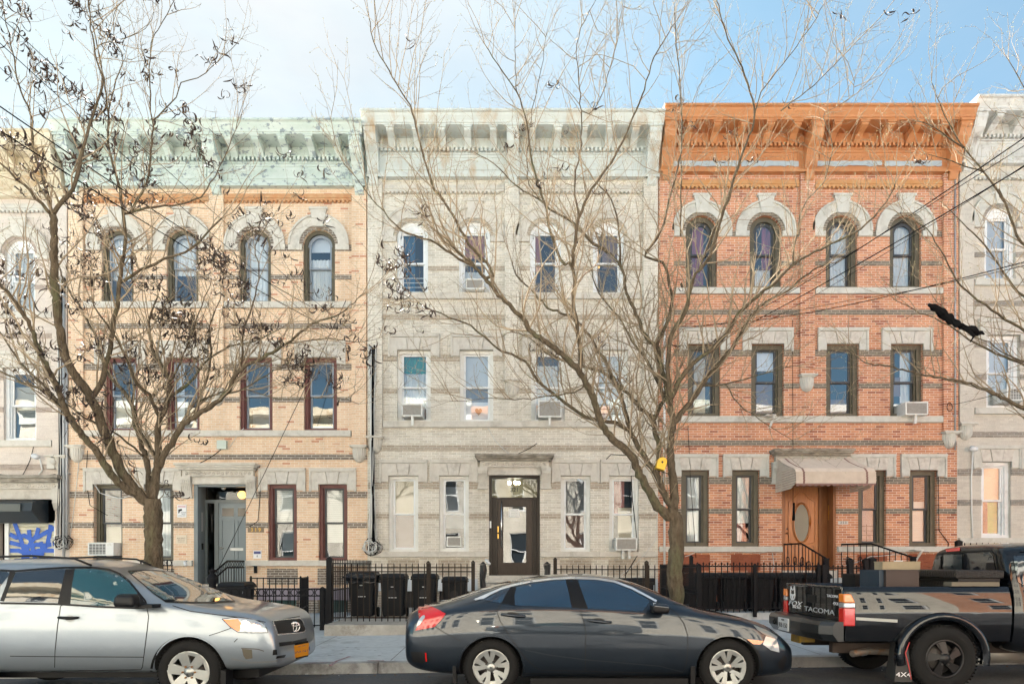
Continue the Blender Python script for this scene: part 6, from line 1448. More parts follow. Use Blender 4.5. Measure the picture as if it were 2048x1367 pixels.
def decal(name, poly, bvh, m, parent, off=.004, step=9, px=True, y=None, thick=0., d=None):
    """a panel that lies on the bodywork: outline (photo pixels seen from the camera, or x,z) laid onto the real surface"""
    bm = bmesh.new(); vs = [bm.verts.new((x, yy, 0)) for x, yy in poly]
    try: bm.faces.new(vs)
    except ValueError: bm.free(); return None
    bmesh.ops.triangulate(bm, faces=bm.faces[:])
    xs = [p[0] for p in poly]; ys = [p[1] for p in poly]
    for ax, lo, hi in ((0, min(xs), max(xs)), (1, min(ys), max(ys))):
        c = lo + step
        while c < hi:
            co_ = [0,0,0]; co_[ax] = c; no = [0,0,0]; no[ax] = 1
            bmesh.ops.bisect_plane(bm, geom=bm.verts[:]+bm.edges[:]+bm.faces[:], plane_co=co_, plane_no=no); c += step
    bm.verts.ensure_lookup_table(); bm.verts.index_update(); pos = {}; eye = Vector((0, 0, H))
    for v in bm.verts:
        if px: dirv = (P(v.co.x, v.co.y, 1.) - eye).normalized(); o0 = eye
        else: o0 = Vector((v.co.x, 0, v.co.y)) if d is None else Vector((v.co.x, v.co.y, 3)); dirv = Vector((0,1,0)) if d is None else Vector((0,0,-1))
        hit = bvh.ray_cast(o0, dirv)
        if hit[0] is not None:
            nn = hit[1]; nn = nn if nn.dot(dirv) < 0 else -nn
            pos[v.index] = hit[0] + nn*off
    mb = MB(); idx = {}
    for f in bm.faces:
        if all(v.index in pos for v in f.verts):
            for v in f.verts:
                if v.index not in idx: idx[v.index] = len(mb.v); mb.v.append(pos[v.index])
            mb.f.append([idx[v.index] for v in f.verts]); mb.m.append(0); mb.sm.append(True)
    bm.free()
    if not mb.f: print('decal missed', name); return None
    return mb.build(name, m, parent, recalc=False)
def line(name, pts, bvh, m, parent, w=1.6, off=.003):
    mb = MB(); eye = Vector((0,0,H)); q = []
    for a, b in zip(pts, pts[1:]):
        n = max(1, int(math.dist(a, b)/8))
        for k in range(n): q.append((a[0]+(b[0]-a[0])*k/n, a[1]+(b[1]-a[1])*k/n))
    q.append(pts[-1]); prev = None
    for i, p in enumerate(q):
        a, b = q[max(0,i-1)], q[min(len(q)-1,i+1)]; L = math.dist(a, b) or 1; nx, ny = -(b[1]-a[1])/L*w/2, (b[0]-a[0])/L*w/2; pr = []
        for s_ in (-1, 1):
            dv = (P(p[0]+nx*s_, p[1]+ny*s_, 1.)-eye).normalized(); h = bvh.ray_cast(eye, dv); pr.append(h[0]-dv*off if h[0] is not None else None)
        if prev and all(prev) and all(pr): mb.add([prev[0], prev[1], pr[1], pr[0]], [(0,1,2,3)], 0, True)
        prev = pr
    return mb.build(name, m, parent, recalc=False) if mb.f else None
rubber = mat('tyre_rubber', (.012,.012,.012), .85, spec=.2, bump=.3, bscale=70); rub2 = mat('tyre_tread', (.015,.015,.015), .9)
rim_s = mat('alloy_silver', (.33,.34,.33), .32, metal=.75, dirt=(.38,.36,.33), dscale=6); rim_b = mat('alloy_black', (.010,.010,.011), .4, metal=.3); hubm = mat('brake_iron', (.09,.08,.075), .6, metal=.5); rustm = mat('rusty_nuts', (.25,.13,.06), .8)
def wheel(x, z, y, Rr, rim, wd, parent, style, far=False):
    """y is the outer face of the tyre, the wheel reaches away from the street"""
    s = -1 if far else 1; w = MB()
    w.lathe([(rim, .03*s), (rim+.008, .012*s), (rim+(Rr-rim)*.45, 0), (Rr-.03, .012*s), (Rr-.008, .035*s), (Rr, .06*s), (Rr, (wd-.05)*s), (Rr-.02, (wd-.01)*s), (rim, (wd-.01)*s)], (x, y, z), (0,1,0), 56)
    for k in range(56):                       # tread blocks
        a = k*2*math.pi/56; c, sn = math.cos(a), math.sin(a); t = Vector((-sn, 0, c))*.011; r = Vector((c, 0, sn))
        for y0, y1 in ((.02, .07), (.085, .13)):
            o = Vector((x, y, z)); w.add([o+r*(Rr-.004)-t+Vector((0,y0*s,0)), o+r*(Rr-.004)+t+Vector((0,y0*s,0)), o+r*(Rr-.004)+t+Vector((0,y1*s,0)), o+r*(Rr-.004)-t+Vector((0,y1*s,0)), o+r*(Rr+.005)-t*.8+Vector((0,y0*s,0)), o+r*(Rr+.005)+t*.8+Vector((0,y0*s,0)), o+r*(Rr+.005)+t*.8+Vector((0,y1*s,0)), o+r*(Rr+.005)-t*.8+Vector((0,y1*s,0))], [(4,5,6,7),(0,1,5,4),(1,2,6,5),(2,3,7,6),(3,0,4,7)])
    wh = w.build('wheel', rubber, parent)
    if far: return wh
    m_ = {'civic': rim_s, 'suv': rim_s, 'truck': rim_b}[style]
    q = MB(); q.lathe([(rim+.004, .018), (rim-.008, .012), (rim-.018, .02), (rim-.022, .05), (rim-.03, .15)], (x, y, z), (0,1,0), 48)
    O = Vector((x, y, z))
    def blade(a, r0, r1, w0, w1, y0, y1, tw=0., th=.03):
        pts = []
        for yy in (0, th):
            for r, w_, yb, t in ((r0,w0,y0,0),(r1,w1,y1,tw)):
                for s_ in (-1, 1):
                    aa = a + t; c = Vector((math.cos(aa),0,math.sin(aa))); tt = Vector((-math.sin(aa),0,math.cos(aa))); pts.append(O + c*r + tt*w_*s_ + Vector((0,yb+yy,0)))
        q.add(pts, [(0,1,3,2),(4,6,7,5),(0,2,6,4),(1,5,7,3),(0,4,5,1),(2,3,7,6)])
    if style == 'civic':
        for k in range(5):
            a = math.pi/2 + k*2*math.pi/5 + .12
            for sg in (-1, 1): blade(a+sg*.10, .05, rim-.01, .016, .034, .025, .014, sg*.16)
            blade(a+.63, rim-.05, rim-.01, .10, .13, .02, .014)
        q.lathe([(0,.018),(.04,.018),(.055,.03),(.06,.06)], (x,y,z), (0,1,0), 20)
    elif style == 'suv':
        for k in range(6):
            a = math.pi/2 + .32 + k*math.pi/3; blade(a, .055, rim-.012, .045, .062, .028, .012); blade(a+math.pi/6, rim-.045, rim-.01, .085, .10, .016, .012)
        q.lathe([(0,.012),(.04,.012),(.052,.03),(.075,.032),(.085,.05)], (x,y,z), (0,1,0), 20)
    else:
        for k in range(5):
            a = math.pi/2 + .1 + k*2*math.pi/5; blade(a-.16, .06, rim-.012, .03, .045, .012, .03, .22); blade(a-.05, .06, rim-.012, .02, .03, .02, .035, .30)
        q.lathe([(0,.0),(.035,.0),(.045,.012),(.06,.014),(.068,.05)], (x,y,z), (0,1,0), 20)
    q.build('rim', m_, wh)
    q = MB(); q.lathe([(0,.09),(rim*.72,.09),(rim*.72,.11),(rim-.03,.14)], (x,y,z), (0,1,0), 32); q.build('brake_disc', hubm, wh)
    q = MB()
    for k in range(6 if style != 'civic' else 5):
        a = k*2*math.pi/(6 if style != 'civic' else 5); q.lathe([(.011,.04),(.011,.008),(0,.006)], (x+.07*math.cos(a), y, z+.07*math.sin(a)), (0,1,0), 6)
    q.build('wheel_nuts', rustm if style == 'suv' else hubm, wh)
    return wh
tint = mat('tinted_sky_glass', (.002,.018,.045), .04, coat=1., spec=.8, coatr=.0)  # dark tint, with the sky's reflection put into its blue colour
tint2 = mat('tinted_glass_green', (.006,.045,.055), .04, coat=1., spec=.8, coatr=.0)
tint3 = mat('tinted_glass_dark', (.008,.011,.016), .04, coat=1., spec=.8, coatr=.0)
seam = mat('panel_gap', (.004,.004,.005), .8); trimb = mat('black_trim', (.006,.006,.007), .45, spec=.25); chrome = MATS['chrome']
chromeb = mat('bright_trim', (.75,.77,.8), .22, metal=.7)
ambr = mat('amber_lens', (.55,.13,.01), .12, coat=1., emit=(1,.3,.02), estr=.02); redl = mat('red_lens', (.36,.006,.006), .1, coat=1., emit=(1,.02,.01), estr=.02); clearl = mat('clear_lens', (.42,.45,.48), .12, metal=.35, coat=1.)
def px4(f, ox, oy, s): return [(ox + x/s, oy + y/s) for x, y in f]

# ---- the blue grey sedan
YC = 7.756 + .875
civ = empty('parked_car', (1.1, YC, .0), 'dark blue grey sedan parked in the middle, chrome strip over its windows', 'car', 'vehicles parked along the kerb')
pc = mat('paint_blue_grey', (.007,.013,.022), .42, metal=.6, col2=(.009,.016,.026), nscale=120, coat=1., coatr=.03, bump=.6, bscale=1.9)
st = [(-1.275,.42,.80,.60,.70,.44),(-1.225,.31,.955,.74,.80,.58),(-1.08,.25,1.0,.82,.885,.66),(-.80,.22,1.06,.865,.955,.64),(-.5,.2,1.155,.88,1.0,.60),(-.15,.185,1.27,.885,1.02,.58),
      (.25,.175,1.355,.885,1.02,.585),(.7,.17,1.395,.885,1.005,.60),(1.1,.17,1.385,.885,.99,.605),(1.4,.17,1.315,.885,.975,.61),(1.72,.17,1.19,.885,.96,.64),(2.02,.17,1.04,.88,.94,.70),(2.2,.17,.975,.88,.91,.72),
      (2.5,.17,.925,.875,.865,.72),(2.8,.18,.865,.865,.80,.70),(3.0,.19,.79,.83,.72,.64),(3.15,.2,.69,.77,.62,.56),(3.25,.22,.60,.70,.54,.5),(3.32,.25,.50,.60,.45,.42)]
body = loft('body', st, YC, civ, pc)
WX = ((982-CX)/176, (1458-CX)/176); WZ = H - (1335-HY)/176
for x in WX:
    cut(body, cyl(x, WZ-.005, .365, 7.3, 8.05))
bv = bvh_of(body)
for x in WX:
    wheel(x, WZ, 7.775, .318, .205, .205, civ, 'civic'); wheel(x, WZ, 9.49, .318, .205, .205, civ, 'civic', far=True)
# glasshouse
for nm, poly in (('rear_quarter_window', [(968,1199.6),(985,1190),(1003,1181),(1020.7,1174),(1011,1190),(1002.5,1205.6),(985,1203)]),
                 ('rear_door_window', [(1033,1174),(1060,1168),(1100,1162),(1131,1159),(1138,1188),(1143,1214),(1085,1212),(1030,1210),(1029,1190)]),
                 ('front_door_window', [(1155.4,1159),(1195,1160),(1228,1166),(1264,1180),(1299,1201),(1293,1212),(1284,1221.7),(1230,1219),(1176,1216),(1165,1186)])):
    decal(nm, poly, bv, tint, civ)
decal('window_pillar', [(1131,1159),(1142,1157),(1155,1159),(1165,1186),(1176,1216),(1160,1215.5),(1143,1214),(1138,1188)], bv, trimb, civ, off=.003)
decal('window_pillar', [(1020.7,1174),(1023,1172.5),(1033,1174),(1029,1190),(1030,1210),(1002.5,1205.6),(1011,1190)], bv, trimb, civ, off=.003)
line('chrome_strip', [(950,1198),(966,1193),(985,1184),(1003,1176),(1022,1170),(1060,1162),(1100,1157),(1142,1154.5),(1190,1156),(1228,1161.5),(1264,1175),(1285,1186),(1313,1201)], bv, chromeb, civ, w=4.2, off=.008)
decal('chrome_corner', [(947,1199.6),(962,1192),(1003,1175),(1003,1179),(985,1187),(967,1198)], bv, chromeb, civ, off=.008)
def topdecal(nm, poly, m): 
    return decal(nm, poly, bv, m, civ, px=False, step=.06, d=1, off=.004)
topdecal('windscreen', [(1.42,YC-.50),(1.42,YC),(1.42,YC+.50),(2.0,YC+.62),(2.06,YC),(2.0,YC-.62)], tint)
topdecal('rear_window', [(-.72,YC-.52),(-.76,YC),(-.72,YC+.52),(-.02,YC+.48),(-.02,YC),(-.02,YC-.48)], tint)
for nm, pts in (('door_gap', [(1023,1172),(1012,1190),(993.5,1221),(1000,1240),(1020,1272),(1050,1314),(1070,1333),(1083,1339),(1171,1341)]), ('door_gap', [(1142,1157),(1152,1186),(1160,1216),(1168,1245),(1172,1262),(1171,1300),(1170.5,1341)]),
                ('door_gap', [(1313,1203),(1334,1210),(1355,1227),(1368,1246),(1375,1268),(1376,1292),(1373,1325),(1366,1344),(1330,1345),(1171,1341)]), ('bonnet_gap', [(1345,1206),(1395,1215),(1415,1228),(1430,1234),(1480,1240),(1520,1257),(1532,1270)]),
                ('bumper_gap', [(869,1251),(890,1265),(922,1281)]), ('bumper_gap', [(1540,1299),(1526,1287),(1516,1300),(1512,1316)]), ('boot_gap', [(892,1225),(884,1212),(896,1199),(926,1184)]), ('sill_line', [(1045,1345),(1170,1347),(1290,1351),(1375,1352)])):
    line(nm, pts, bv, seam, civ, w=1.5)
f = MB()
line('crease_shade', [(1050,1299),(1100,1309),(1170,1318),(1240,1324),(1320,1331),(1366,1343)], bv, mat('paint_shadow_crease', (.02,.026,.033), .4, metal=.5), civ, w=2.4)  # flat strip along the door crease, its shading put into the colour
def handle(x0, x1, y0, y1, bv_, par, m_):
    eye = Vector((0,0,H)); pts = []
    for x, y in ((x0,y0),((x0*2+x1)/3,y0+(y1-y0)*.25+1),((x0+2*x1)/3,y0+(y1-y0)*.7+1),(x1,y1)):
        dv = (P(x, y, 1.)-eye).normalized(); h = bv_.ray_cast(eye, dv); pts.append(h[0] - Vector((0,.02,0)))
    pts = [pts[0]+Vector((0,.025,0))] + pts + [pts[-1]+Vector((0,.025,0))]; f = MB(); f.tube(pts, [.012,.015,.018,.018,.015,.012], 8); f.build('door_handle', m_, par)
handle(1003, 1050, 1227, 1231, bv, civ, pc); handle(1176, 1222, 1239, 1243, bv, civ, pc)
for c_ in ((1024,1226),(1196,1238)): decal('handle_recess', [(c_[0]+14*math.cos(t*.524), c_[1]+2+5*math.sin(t*.524)) for t in range(12)], bv, trimb, civ, off=.002, step=6)
tl = decal('tail_light', [(834.5,1210),(848,1208),(870,1216),(892,1227),(882,1240),(869,1252.6),(850,1256.5),(831.5,1260),(840,1243),(851,1230)], bv, redl, civ, off=.012, step=6)
decal('reverse_light', [(845,1232),(850,1230),(851,1234),(841,1248),(834,1252),(838,1240)], bv, clearl, civ, off=.016, step=6)
hl = decal('headlight', [(1531,1271),(1552,1277),(1556,1290),(1558,1303.6),(1541,1299),(1525,1287)], bv, clearl, civ, off=.008, step=6)
decal('headlight_top', [(1506,1249),(1530,1258),(1554,1272),(1553,1277),(1531,1270),(1514,1259)], bv, mat('smoked_lens', (.16,.17,.16), .12, coat=1.), civ, off=.008, step=6)
decal('side_marker', [(1493,1277),(1527,1280.5),(1520,1288),(1506,1287)], bv, ambr, civ, off=.006, step=6)
decal('bumper_grille', [(1556,1322),(1569,1308),(1573,1316),(1565,1340),(1556,1334)], bv, trimb, civ, off=.006, step=6)
decal('rear_vent', [(822,1302),(852,1303),(862,1318),(848,1325),(826,1322)], bv, trimb, civ, off=.005, step=6)
decal('red_reflector', [(850.5,1304),(853,1304),(854.5,1321),(852,1321)], bv, redl, civ, off=.011, step=6)
decal('fuel_flap', [(953,1240),(959,1240),(956,1244)], bv, chromeb, civ, off=.004, step=6) 
mc = P(1320, 1218, 7.62); f = MB(); f.hexa([(mc.x-.10,7.50,mc.z-.03),(mc.x+.09,7.55,mc.z-.045),(mc.x+.07,7.76,mc.z-.05),(mc.x-.09,7.74,mc.z-.04),(mc.x-.11,7.50,mc.z+.06),(mc.x+.11,7.55,mc.z+.03),(mc.x+.10,7.80,mc.z+.03),(mc.x-.09,7.78,mc.z+.06)])
mr_ = f.build('door_mirror', trimb, civ); b_ = mr_.modifiers.new('b', 'BEVEL'); b_.width = .03; b_.segments = 4
f = MB(); f.hexa([(mc.x-.11,7.495,mc.z+.035),(mc.x+.11,7.545,mc.z+.01),(mc.x+.10,7.78,mc.z+.01),(mc.x-.09,7.76,mc.z+.04),(mc.x-.09,7.52,mc.z+.075),(mc.x+.08,7.56,mc.z+.06),(mc.x+.07,7.76,mc.z+.06),(mc.x-.07,7.74,mc.z+.075)]); q = f.build('mirror_cap', pc, mr_); b_ = q.modifiers.new('b', 'BEVEL'); b_.width = .02; b_.segments = 3
for x in WX[:1]: f = MB(); f.box(x-.44, x-.40, 7.80, 8.0, .12, .34); f.build('mud_flap', trimb, civ)
f = MB(); f.box(WX[1]-.43, WX[1]-.38, 7.77, 8.0, .13, .34); f.build('mud_flap', trimb, civ)
f = MB(); f.box(WX[0]+.45, WX[1]-.45, 7.80, 7.86, .13, .2); f.build('sill_skirt', trimb, civ)
for x, cpx in zip(WX, (982, 1458)): line('arch_edge', [(cpx+65.5*math.cos(R(a)), 1335.5-65.5*math.sin(R(a))) for a in range(-12, 193, 6)], bv, trimb, civ, w=4, off=.006)
# badge H on hubs
for x in WX:
    f = MB(); c = (x, 7.79, WZ); f.box(x-.014,x-.007,7.786,7.7935,WZ-.016,WZ+.016); f.box(x+.007,x+.014,7.786,7.7935,WZ-.016,WZ+.016); f.box(x-.007,x+.007,7.786,7.7935,WZ-.003,WZ+.003); f.build('hub_emblem', seam, civ)

# ---- the silver off-roader at the left
YS = 7.71 + .90
suv = empty('parked_car', (-4.9, YS, -.08), 'silver sport utility vehicle with roof rails and yellow plate at the left edge', 'car', 'vehicles parked along the kerb')
ps = mat('paint_silver', (.24,.275,.31), .30, metal=.6, col2=(.255,.29,.325), nscale=150, coat=.8, coatr=.06)
st = [(-7.17,.35,1.15,.68,.95,.56),(-7.08,.29,1.42,.82,1.05,.66),(-6.85,.25,1.54,.88,1.08,.70),(-6.2,.24,1.57,.9,1.085,.71),(-5.6,.24,1.58,.905,1.08,.715),(-5.1,.24,1.565,.905,1.07,.715),(-4.8,.24,1.50,.905,1.065,.715),
      (-4.5,.24,1.39,.905,1.06,.725),(-4.2,.24,1.255,.90,1.045,.745),(-3.95,.24,1.13,.90,1.03,.77),(-3.75,.25,1.06,.90,1.0,.78),(-3.45,.26,1.015,.895,.955,.78),(-3.1,.27,.975,.885,.90,.77),(-2.90,.28,.935,.87,.84,.74),(-2.80,.29,.885,.83,.79,.72),(-2.74,.29,.80,.80,.72,.70),(-2.71,.29,.66,.78,.60,.68),(-2.685,.30,.54,.72,.48,.62),(-2.67,.34,.46,.64,.42,.52)]
body = loft('body', st, YS, suv, ps)
SX = (375-CX)/177; SZ = H - (1344-HY)/177; SX2 = SX - 2.66
for x in (SX, SX2): cut(body, cyl(x, SZ, .405, 7.2, 8.05))
bv = bvh_of(body)
for x in (SX, SX2): wheel(x, SZ, 7.72, .362, .235, .225, suv, 'suv'); wheel(x, SZ, 9.5, .362, .235, .225, suv, 'suv', far=True)
for nm, poly, m_ in (('quarter_window', [(-20,1142),(14,1142),(20,1147),(-2,1175),(-20,1190)], tint3), ('rear_door_window', [(32,1144),(80,1140),(131.5,1137.5),(124,1170),(116,1204),(60,1203),(8.5,1202),(20,1172)], tint3),
                     ('front_door_window', [(150,1137.5),(185,1137.5),(218,1141),(238,1149),(256,1163),(275,1183),(277,1212),(210,1211),(141,1209),(144,1172)], tint2)):
    decal(nm, poly, bv, m_, suv, off=.004)
decal('window_pillar', [(20,1140),(32,1144),(20,1172),(8.5,1202),(0,1201),(12,1170)], bv, trimb, suv, off=.003)
decal('window_pillar', [(131.5,1137.5),(150,1137),(144,1172),(141,1209),(116,1206),(124,1170)], bv, trimb, suv, off=.003)
line('window_frame', [(-10,1139),(32,1141),(80,1137),(131,1134),(185,1134),(218,1138),(240,1147),(258,1161),(290,1200),(296,1214),(277,1215),(210,1213),(116,1207),(0,1205)], bv, trimb, suv, w=4, off=.006)
decal('mirror_panel', [(275,1183),(297,1214),(277,1215)], bv, trimb, suv, off=.007, step=6)
decal('windscreen', [(256,1142),(290,1141),(330,1143),(372,1149),(400,1158),(430,1174),(466,1200),(430,1203),(380,1203),(332,1201),(310,1188),(285,1166)], bv, glass('screen_glass_fake', .0) if False else tint2, suv, off=.005, step=7)
line('windscreen_seal', [(256,1141),(285,1165),(310,1187),(332,1202),(380,1204.5),(430,1204.5),(470,1202)], bv, trimb, suv, w=3, off=.008)
line('windscreen_seal', [(256,1141),(290,1139.5),(330,1141.5),(374,1147.5),(402,1157),(432,1173),(470,1202)], bv, trimb, suv, w=2.5, off=.008)
for a in ([(330,1199),(375,1197),(400,1203)], [(420,1203),(450,1200),(464,1202)]): line('wiper', a, bv, trimb, suv, w=2.5, off=.02)
hl = decal('headlight', [(444,1236.5),(478,1233),(510,1238),(526,1245),(533,1255),(536,1264),(505,1264),(476.6,1263),(461,1253.6)], bv, clearl, suv, off=.008, step=6)
decal('indicator_lens', [(447,1238),(476,1237),(483,1245),(480,1262),(475,1261),(461,1252)], bv, ambr, suv, off=.012, step=6)
for cx_, cy_, r_ in ((491,1249,10),(513,1252,9)):
    decal('lamp_bowl', [(cx_+r_*math.cos(t*.524), cy_+r_*math.sin(t*.524)) for t in range(12)], bv, chrome, suv, off=.012, step=5)
line('headlight_edge', [(444,1236.5),(478,1233),(510,1238),(526,1245),(533,1255),(536,1264),(505,1264.5),(476.6,1263.5),(461,1253.6),(444,1236.5)], bv, seam, suv, w=1.5, off=.010)
gr = decal('grille', [(546.6,1241.6),(575,1238),(598,1236.5),(604,1241),(610,1257),(607,1262),(580,1264.5),(556,1267)], bv, trimb, suv, off=.006, step=6)
line('grille_bar', [(549,1254),(575,1251),(607,1248)], bv, ps, suv, w=3, off=.014)
decal('lower_grille', [(557,1284),(585,1281),(612,1275),(613,1281),(585,1288),(558,1292)], bv, trimb, suv, off=.006, step=6)
decal('bumper_slot', [(546,1298),(553,1298),(554,1308),(545,1309)], bv, trimb, suv, off=.006, step=4); decal('bumper_slot', [(553,1311),(571,1308),(568,1314),(551,1316)], bv, trimb, suv, off=.006, step=4)
decal('fog_lamp_hole', [(484,1296),(504,1298),(505,1315),(492,1317),(487,1310)], bv, mat('dirty_hole', (.09,.08,.06), .9), suv, off=.005, step=5)
line('bumper_scuff', [(482,1295),(515,1297),(528,1301)], bv, hubm, suv, w=1.6, off=.006)
line('grille_frame', [(546.6,1241.6),(575,1237.5),(598,1235.5),(605,1241),(611,1257),(608,1263),(580,1266),(556,1268),(546.6,1241.6)], bv, chromeb, suv, w=2.2, off=.012)
line('bumper_ridge', [(462,1316),(500,1324),(545,1322),(590,1312),(612,1302)], bv, mat('recess_silver', (.25,.26,.27), .5, metal=.5), suv, w=3, off=.006)
# emblem: three nested ovals
c0 = bv.ray_cast(Vector((0,0,H)), (P(586,1253,1.)-Vector((0,0,H))).normalized()); 
if c0[0] is not None:
    e = c0[0] + c0[1]*(-.02 if c0[1].x < 0 else .02); nx = Vector((.55,-.83,0)).normalized(); u = Vector((.83,.55,0)); v = Vector((0,0,1)); f = MB(); e = e + nx*.015
    for rx, rz, oz in ((.060,.060,0),(.022,.055,0),(.050,.018,.028)): f.tube([e + u*rx*math.cos(t*.393) + v*(rz*math.sin(t*.393)+oz) for t in range(17)], .0065, 6, caps=False)
    f.build('front_emblem', chrome, suv)
for nm, pts in (('door_gap', [(128,1207),(121,1211),(115,1250),(110,1300),(109,1341)]), ('door_gap', [(294,1216),(297,1232),(294,1260),(285,1332),(282,1338),(109,1341),(20,1342)]), ('bonnet_gap', [(345,1210),(380,1221),(440,1229),(500,1236),(530,1243),(545,1242)]), ('bumper_gap', [(418,1270),(440,1263),(462,1255)]), ('bonnet_gap', [(545,1242),(575,1236),(600,1231)]), ('side_moulding', [(20,1311),(109,1312),(288,1313)]), ('sill_line', [(0,1350),(100,1352),(300,1354)]), ('scratch', [(468,1283),(475,1276)])):
    line(nm, pts, bv, seam, suv, w=1.5)
handle(119, 156, 1233.5, 1234, bv, suv, trimb)
decal('handle_recess', [(140+10*math.cos(t*.524), 1236+7*math.sin(t*.524)) for t in range(12)], bv, mat('recess_silver', (.35,.36,.37), .5, metal=.5), suv, off=.002, step=5)
line('arch_edge', [(375+72.5*math.cos(R(a)), 1344-72.5*math.sin(R(a))) for a in range(-8, 189, 6)], bv, trimb, suv, w=5, off=.006)
mc = P(252, 1200, 7.50); f = MB(); f.hexa([(mc.x-.15,7.46,mc.z-.07),(mc.x+.13,7.40,mc.z-.07),(mc.x+.13,7.60,mc.z-.08),(mc.x-.12,7.62,mc.z-.07),(mc.x-.12,7.46,mc.z+.07),(mc.x+.12,7.42,mc.z+.07),(mc.x+.11,7.60,mc.z+.07),(mc.x-.10,7.62,mc.z+.07)]); q = f.build('door_mirror', trimb, suv); b_ = q.modifiers.new('b', 'BEVEL'); b_.width = .05; b_.segments = 4
f = MB(); f.box(mc.x+.08, mc.x+.25, 7.56, 7.80, mc.z-.09, mc.z-.05); f.build('mirror_arm', trimb, suv)
for dy in (-.66, .66):
    f = MB(); zz = 1.60; f.tube([(-6.9,YS+dy,1.50),(-6.75,YS+dy,zz-.03),(-5.6,YS+dy,zz),(-5.1,YS+dy,zz-.03),(-4.9,YS+dy,1.49)], .013, 8); f.build('roof_rail', trimb, suv)
pl = P(597, 1299, 8.02); yl = mat('plate_yellow', (.62,.25,.008), .5); root = suv
h0 = bv.ray_cast(Vector((0,0,H)), (P(597,1299,1.)-Vector((0,0,H))).normalized())
e = h0[0] if h0[0] is not None else P(597,1299,8.5); u = Vector((.30,.95,0)).normalized(); nn = Vector((.95,-.30,0)).normalized(); e = e + nn*.035
def plate(e, u, nn, w_, h_, m_, par, name='number_plate', bend=0.):
    f = MB(); a = e-u*w_/2-Vector((0,0,h_/2)); b = e+u*w_/2-Vector((0,0,h_/2)); c = b+Vector((0,0,h_)); d = a+Vector((0,0,h_)); t = nn*.008
    f.hexa([a,b,b-t,a-t,d+nn*bend,c+nn*bend,c+nn*bend-t,d+nn*bend-t]); return f.build(name, m_, par)
p0 = plate(e-nn*.01, u, nn, .34, .20, trimb, suv, 'plate_holder'); p1 = plate(e+nn*.006, u, nn, .30, .155, yl, suv, bend=.01)
rot = (R(90), 0, math.atan2(u.y, u.x))
text('HXR 7214', .085, e+nn*.010, rot, mat('plate_blue_ink', (.03,.04,.15), .5), suv, .001, name='plate_lettering'); text('NEW YORK', .03, e+nn*.014+Vector((0,0,.055)), rot, MATS['plate_blue_ink'], suv, .001, name='plate_lettering')
f = MB(); f.box(SX+.36, SX+.42, 7.74, 7.95, .1, .3); f.build('mud_flap', trimb, suv)
f = MB(); f.box(-6.9, -3.0, 8.1, 9.3, .16, .26); f.build('underbody', trimb, suv)

# ---- the black pickup at the right
YT = 7.80 + .84
trk = empty('parked_pickup', (5.5, YT, .05), 'black pickup truck with a tool box across its bed, parked at the right', 'pickup truck', 'vehicles parked along the kerb')
pk = mat('paint_black', (.003,.004,.006), .5, coat=1., coatr=.02, spec=.05, bump=.6, bscale=1.7)
hw = .84; X0, X1 = 3.80, 5.70
def bedside(s):
    f = MB(); yo = YT - s*hw
    prof = [(.02,.62),(.0,.70),(-.015,.85),(-.02,.98),(-.01,1.08),(.015,1.17),(.03,1.225),(.05,1.245),(.12,1.245),(.12,.62)]
    xs = [X0, X0+.012, X0+.05, 4.3, 4.9, 5.4, X1-.01, X1]; n = len(prof); b = 0
    for i, x in enumerate(xs):
        tk = (.035 if i == 0 else .01 if i == 1 else 0)
        f.v += [Vector((x, yo + s*(a+tk), z)) for a, z in prof]
    for i in range(len(xs)-1):
        for k in range(n): f.f.append([i*n+k, i*n+(k+1)%n, (i+1)*n+(k+1)%n, (i+1)*n+k]); f.m.append(0); f.sm.append(True)
    f.f.append(list(range(n))); f.m.append(0); f.sm.append(False); f.f.append([(len(xs)-1)*n+k for k in range(n)]); f.m.append(0); f.sm.append(False)
    return f.build('bed_side', pk, trk)
TX = (1887-CX)/175.8; TZ = H - (1316-HY)/175.8
bs = bedside(1); cut(bs, cyl(TX, TZ+.02, .44, 7.2, 8.1)); bedside(-1)
for p in bs.data.polygons: p.use_smooth = abs(p.normal.y) > .2 and abs(p.normal.x) < .5
bvb = bvh_of(bs)
# flare
f = MB(); n = 22; prof = [(.43,-.045),(.47,-.075),(.505,-.06),(.53,-.0),(.43,.06)]
b0 = 0
for k in range(n+1):
    a = R(-12) + R(204)*k/n
    for r, y in prof: f.v.append(Vector((TX + r*math.cos(a)*1.03, YT-hw+y, TZ+.02 + r*math.sin(a)*.97)))
for k in range(n):
    for j in range(len(prof)-1): f.f.append([k*5+j, k*5+j+1, (k+1)*5+j+1, (k+1)*5+j]); f.m.append(0); f.sm.append(True)
f.build('fender_flare', pk, trk)
wheel(TX, TZ, 7.72, .375, .215, .25, trk, 'truck'); wheel(TX, TZ, 9.62, .375, .215, .25, trk, 'truck', far=True); wheel(TX+3.1, TZ, 7.72, .375, .215, .25, trk, 'truck'); wheel(TX+3.1, TZ, 9.62, .375, .215, .25, trk, 'truck', far=True)
f = MB(); f.box(TX-.6, TX+.6, 7.98, 9.3, .62, .78); f.box(X0+.1, X1, YT-hw+.13, YT+hw-.13, .74, .80); f.build('bed_floor', trimb, trk)
f = MB(); f.prism_yz([(YT-hw+.055,.66),(YT+hw-.055,.66),(YT+hw-.055,1.235),(YT-hw+.055,1.235)], X0-.005, X0+.05); f.box(X0-.02, X0+.05, YT-hw+.06, YT+hw-.06, 1.215, 1.245); tg = f.build('tailgate', pk, trk); b_ = tg.modifiers.new('b','BEVEL'); b_.width = .008
f = MB(); f.box(X0-.012, X0-.0055, YT-.12, YT+.12, 1.02, 1.12); f.build('tailgate_handle', trimb, tg)
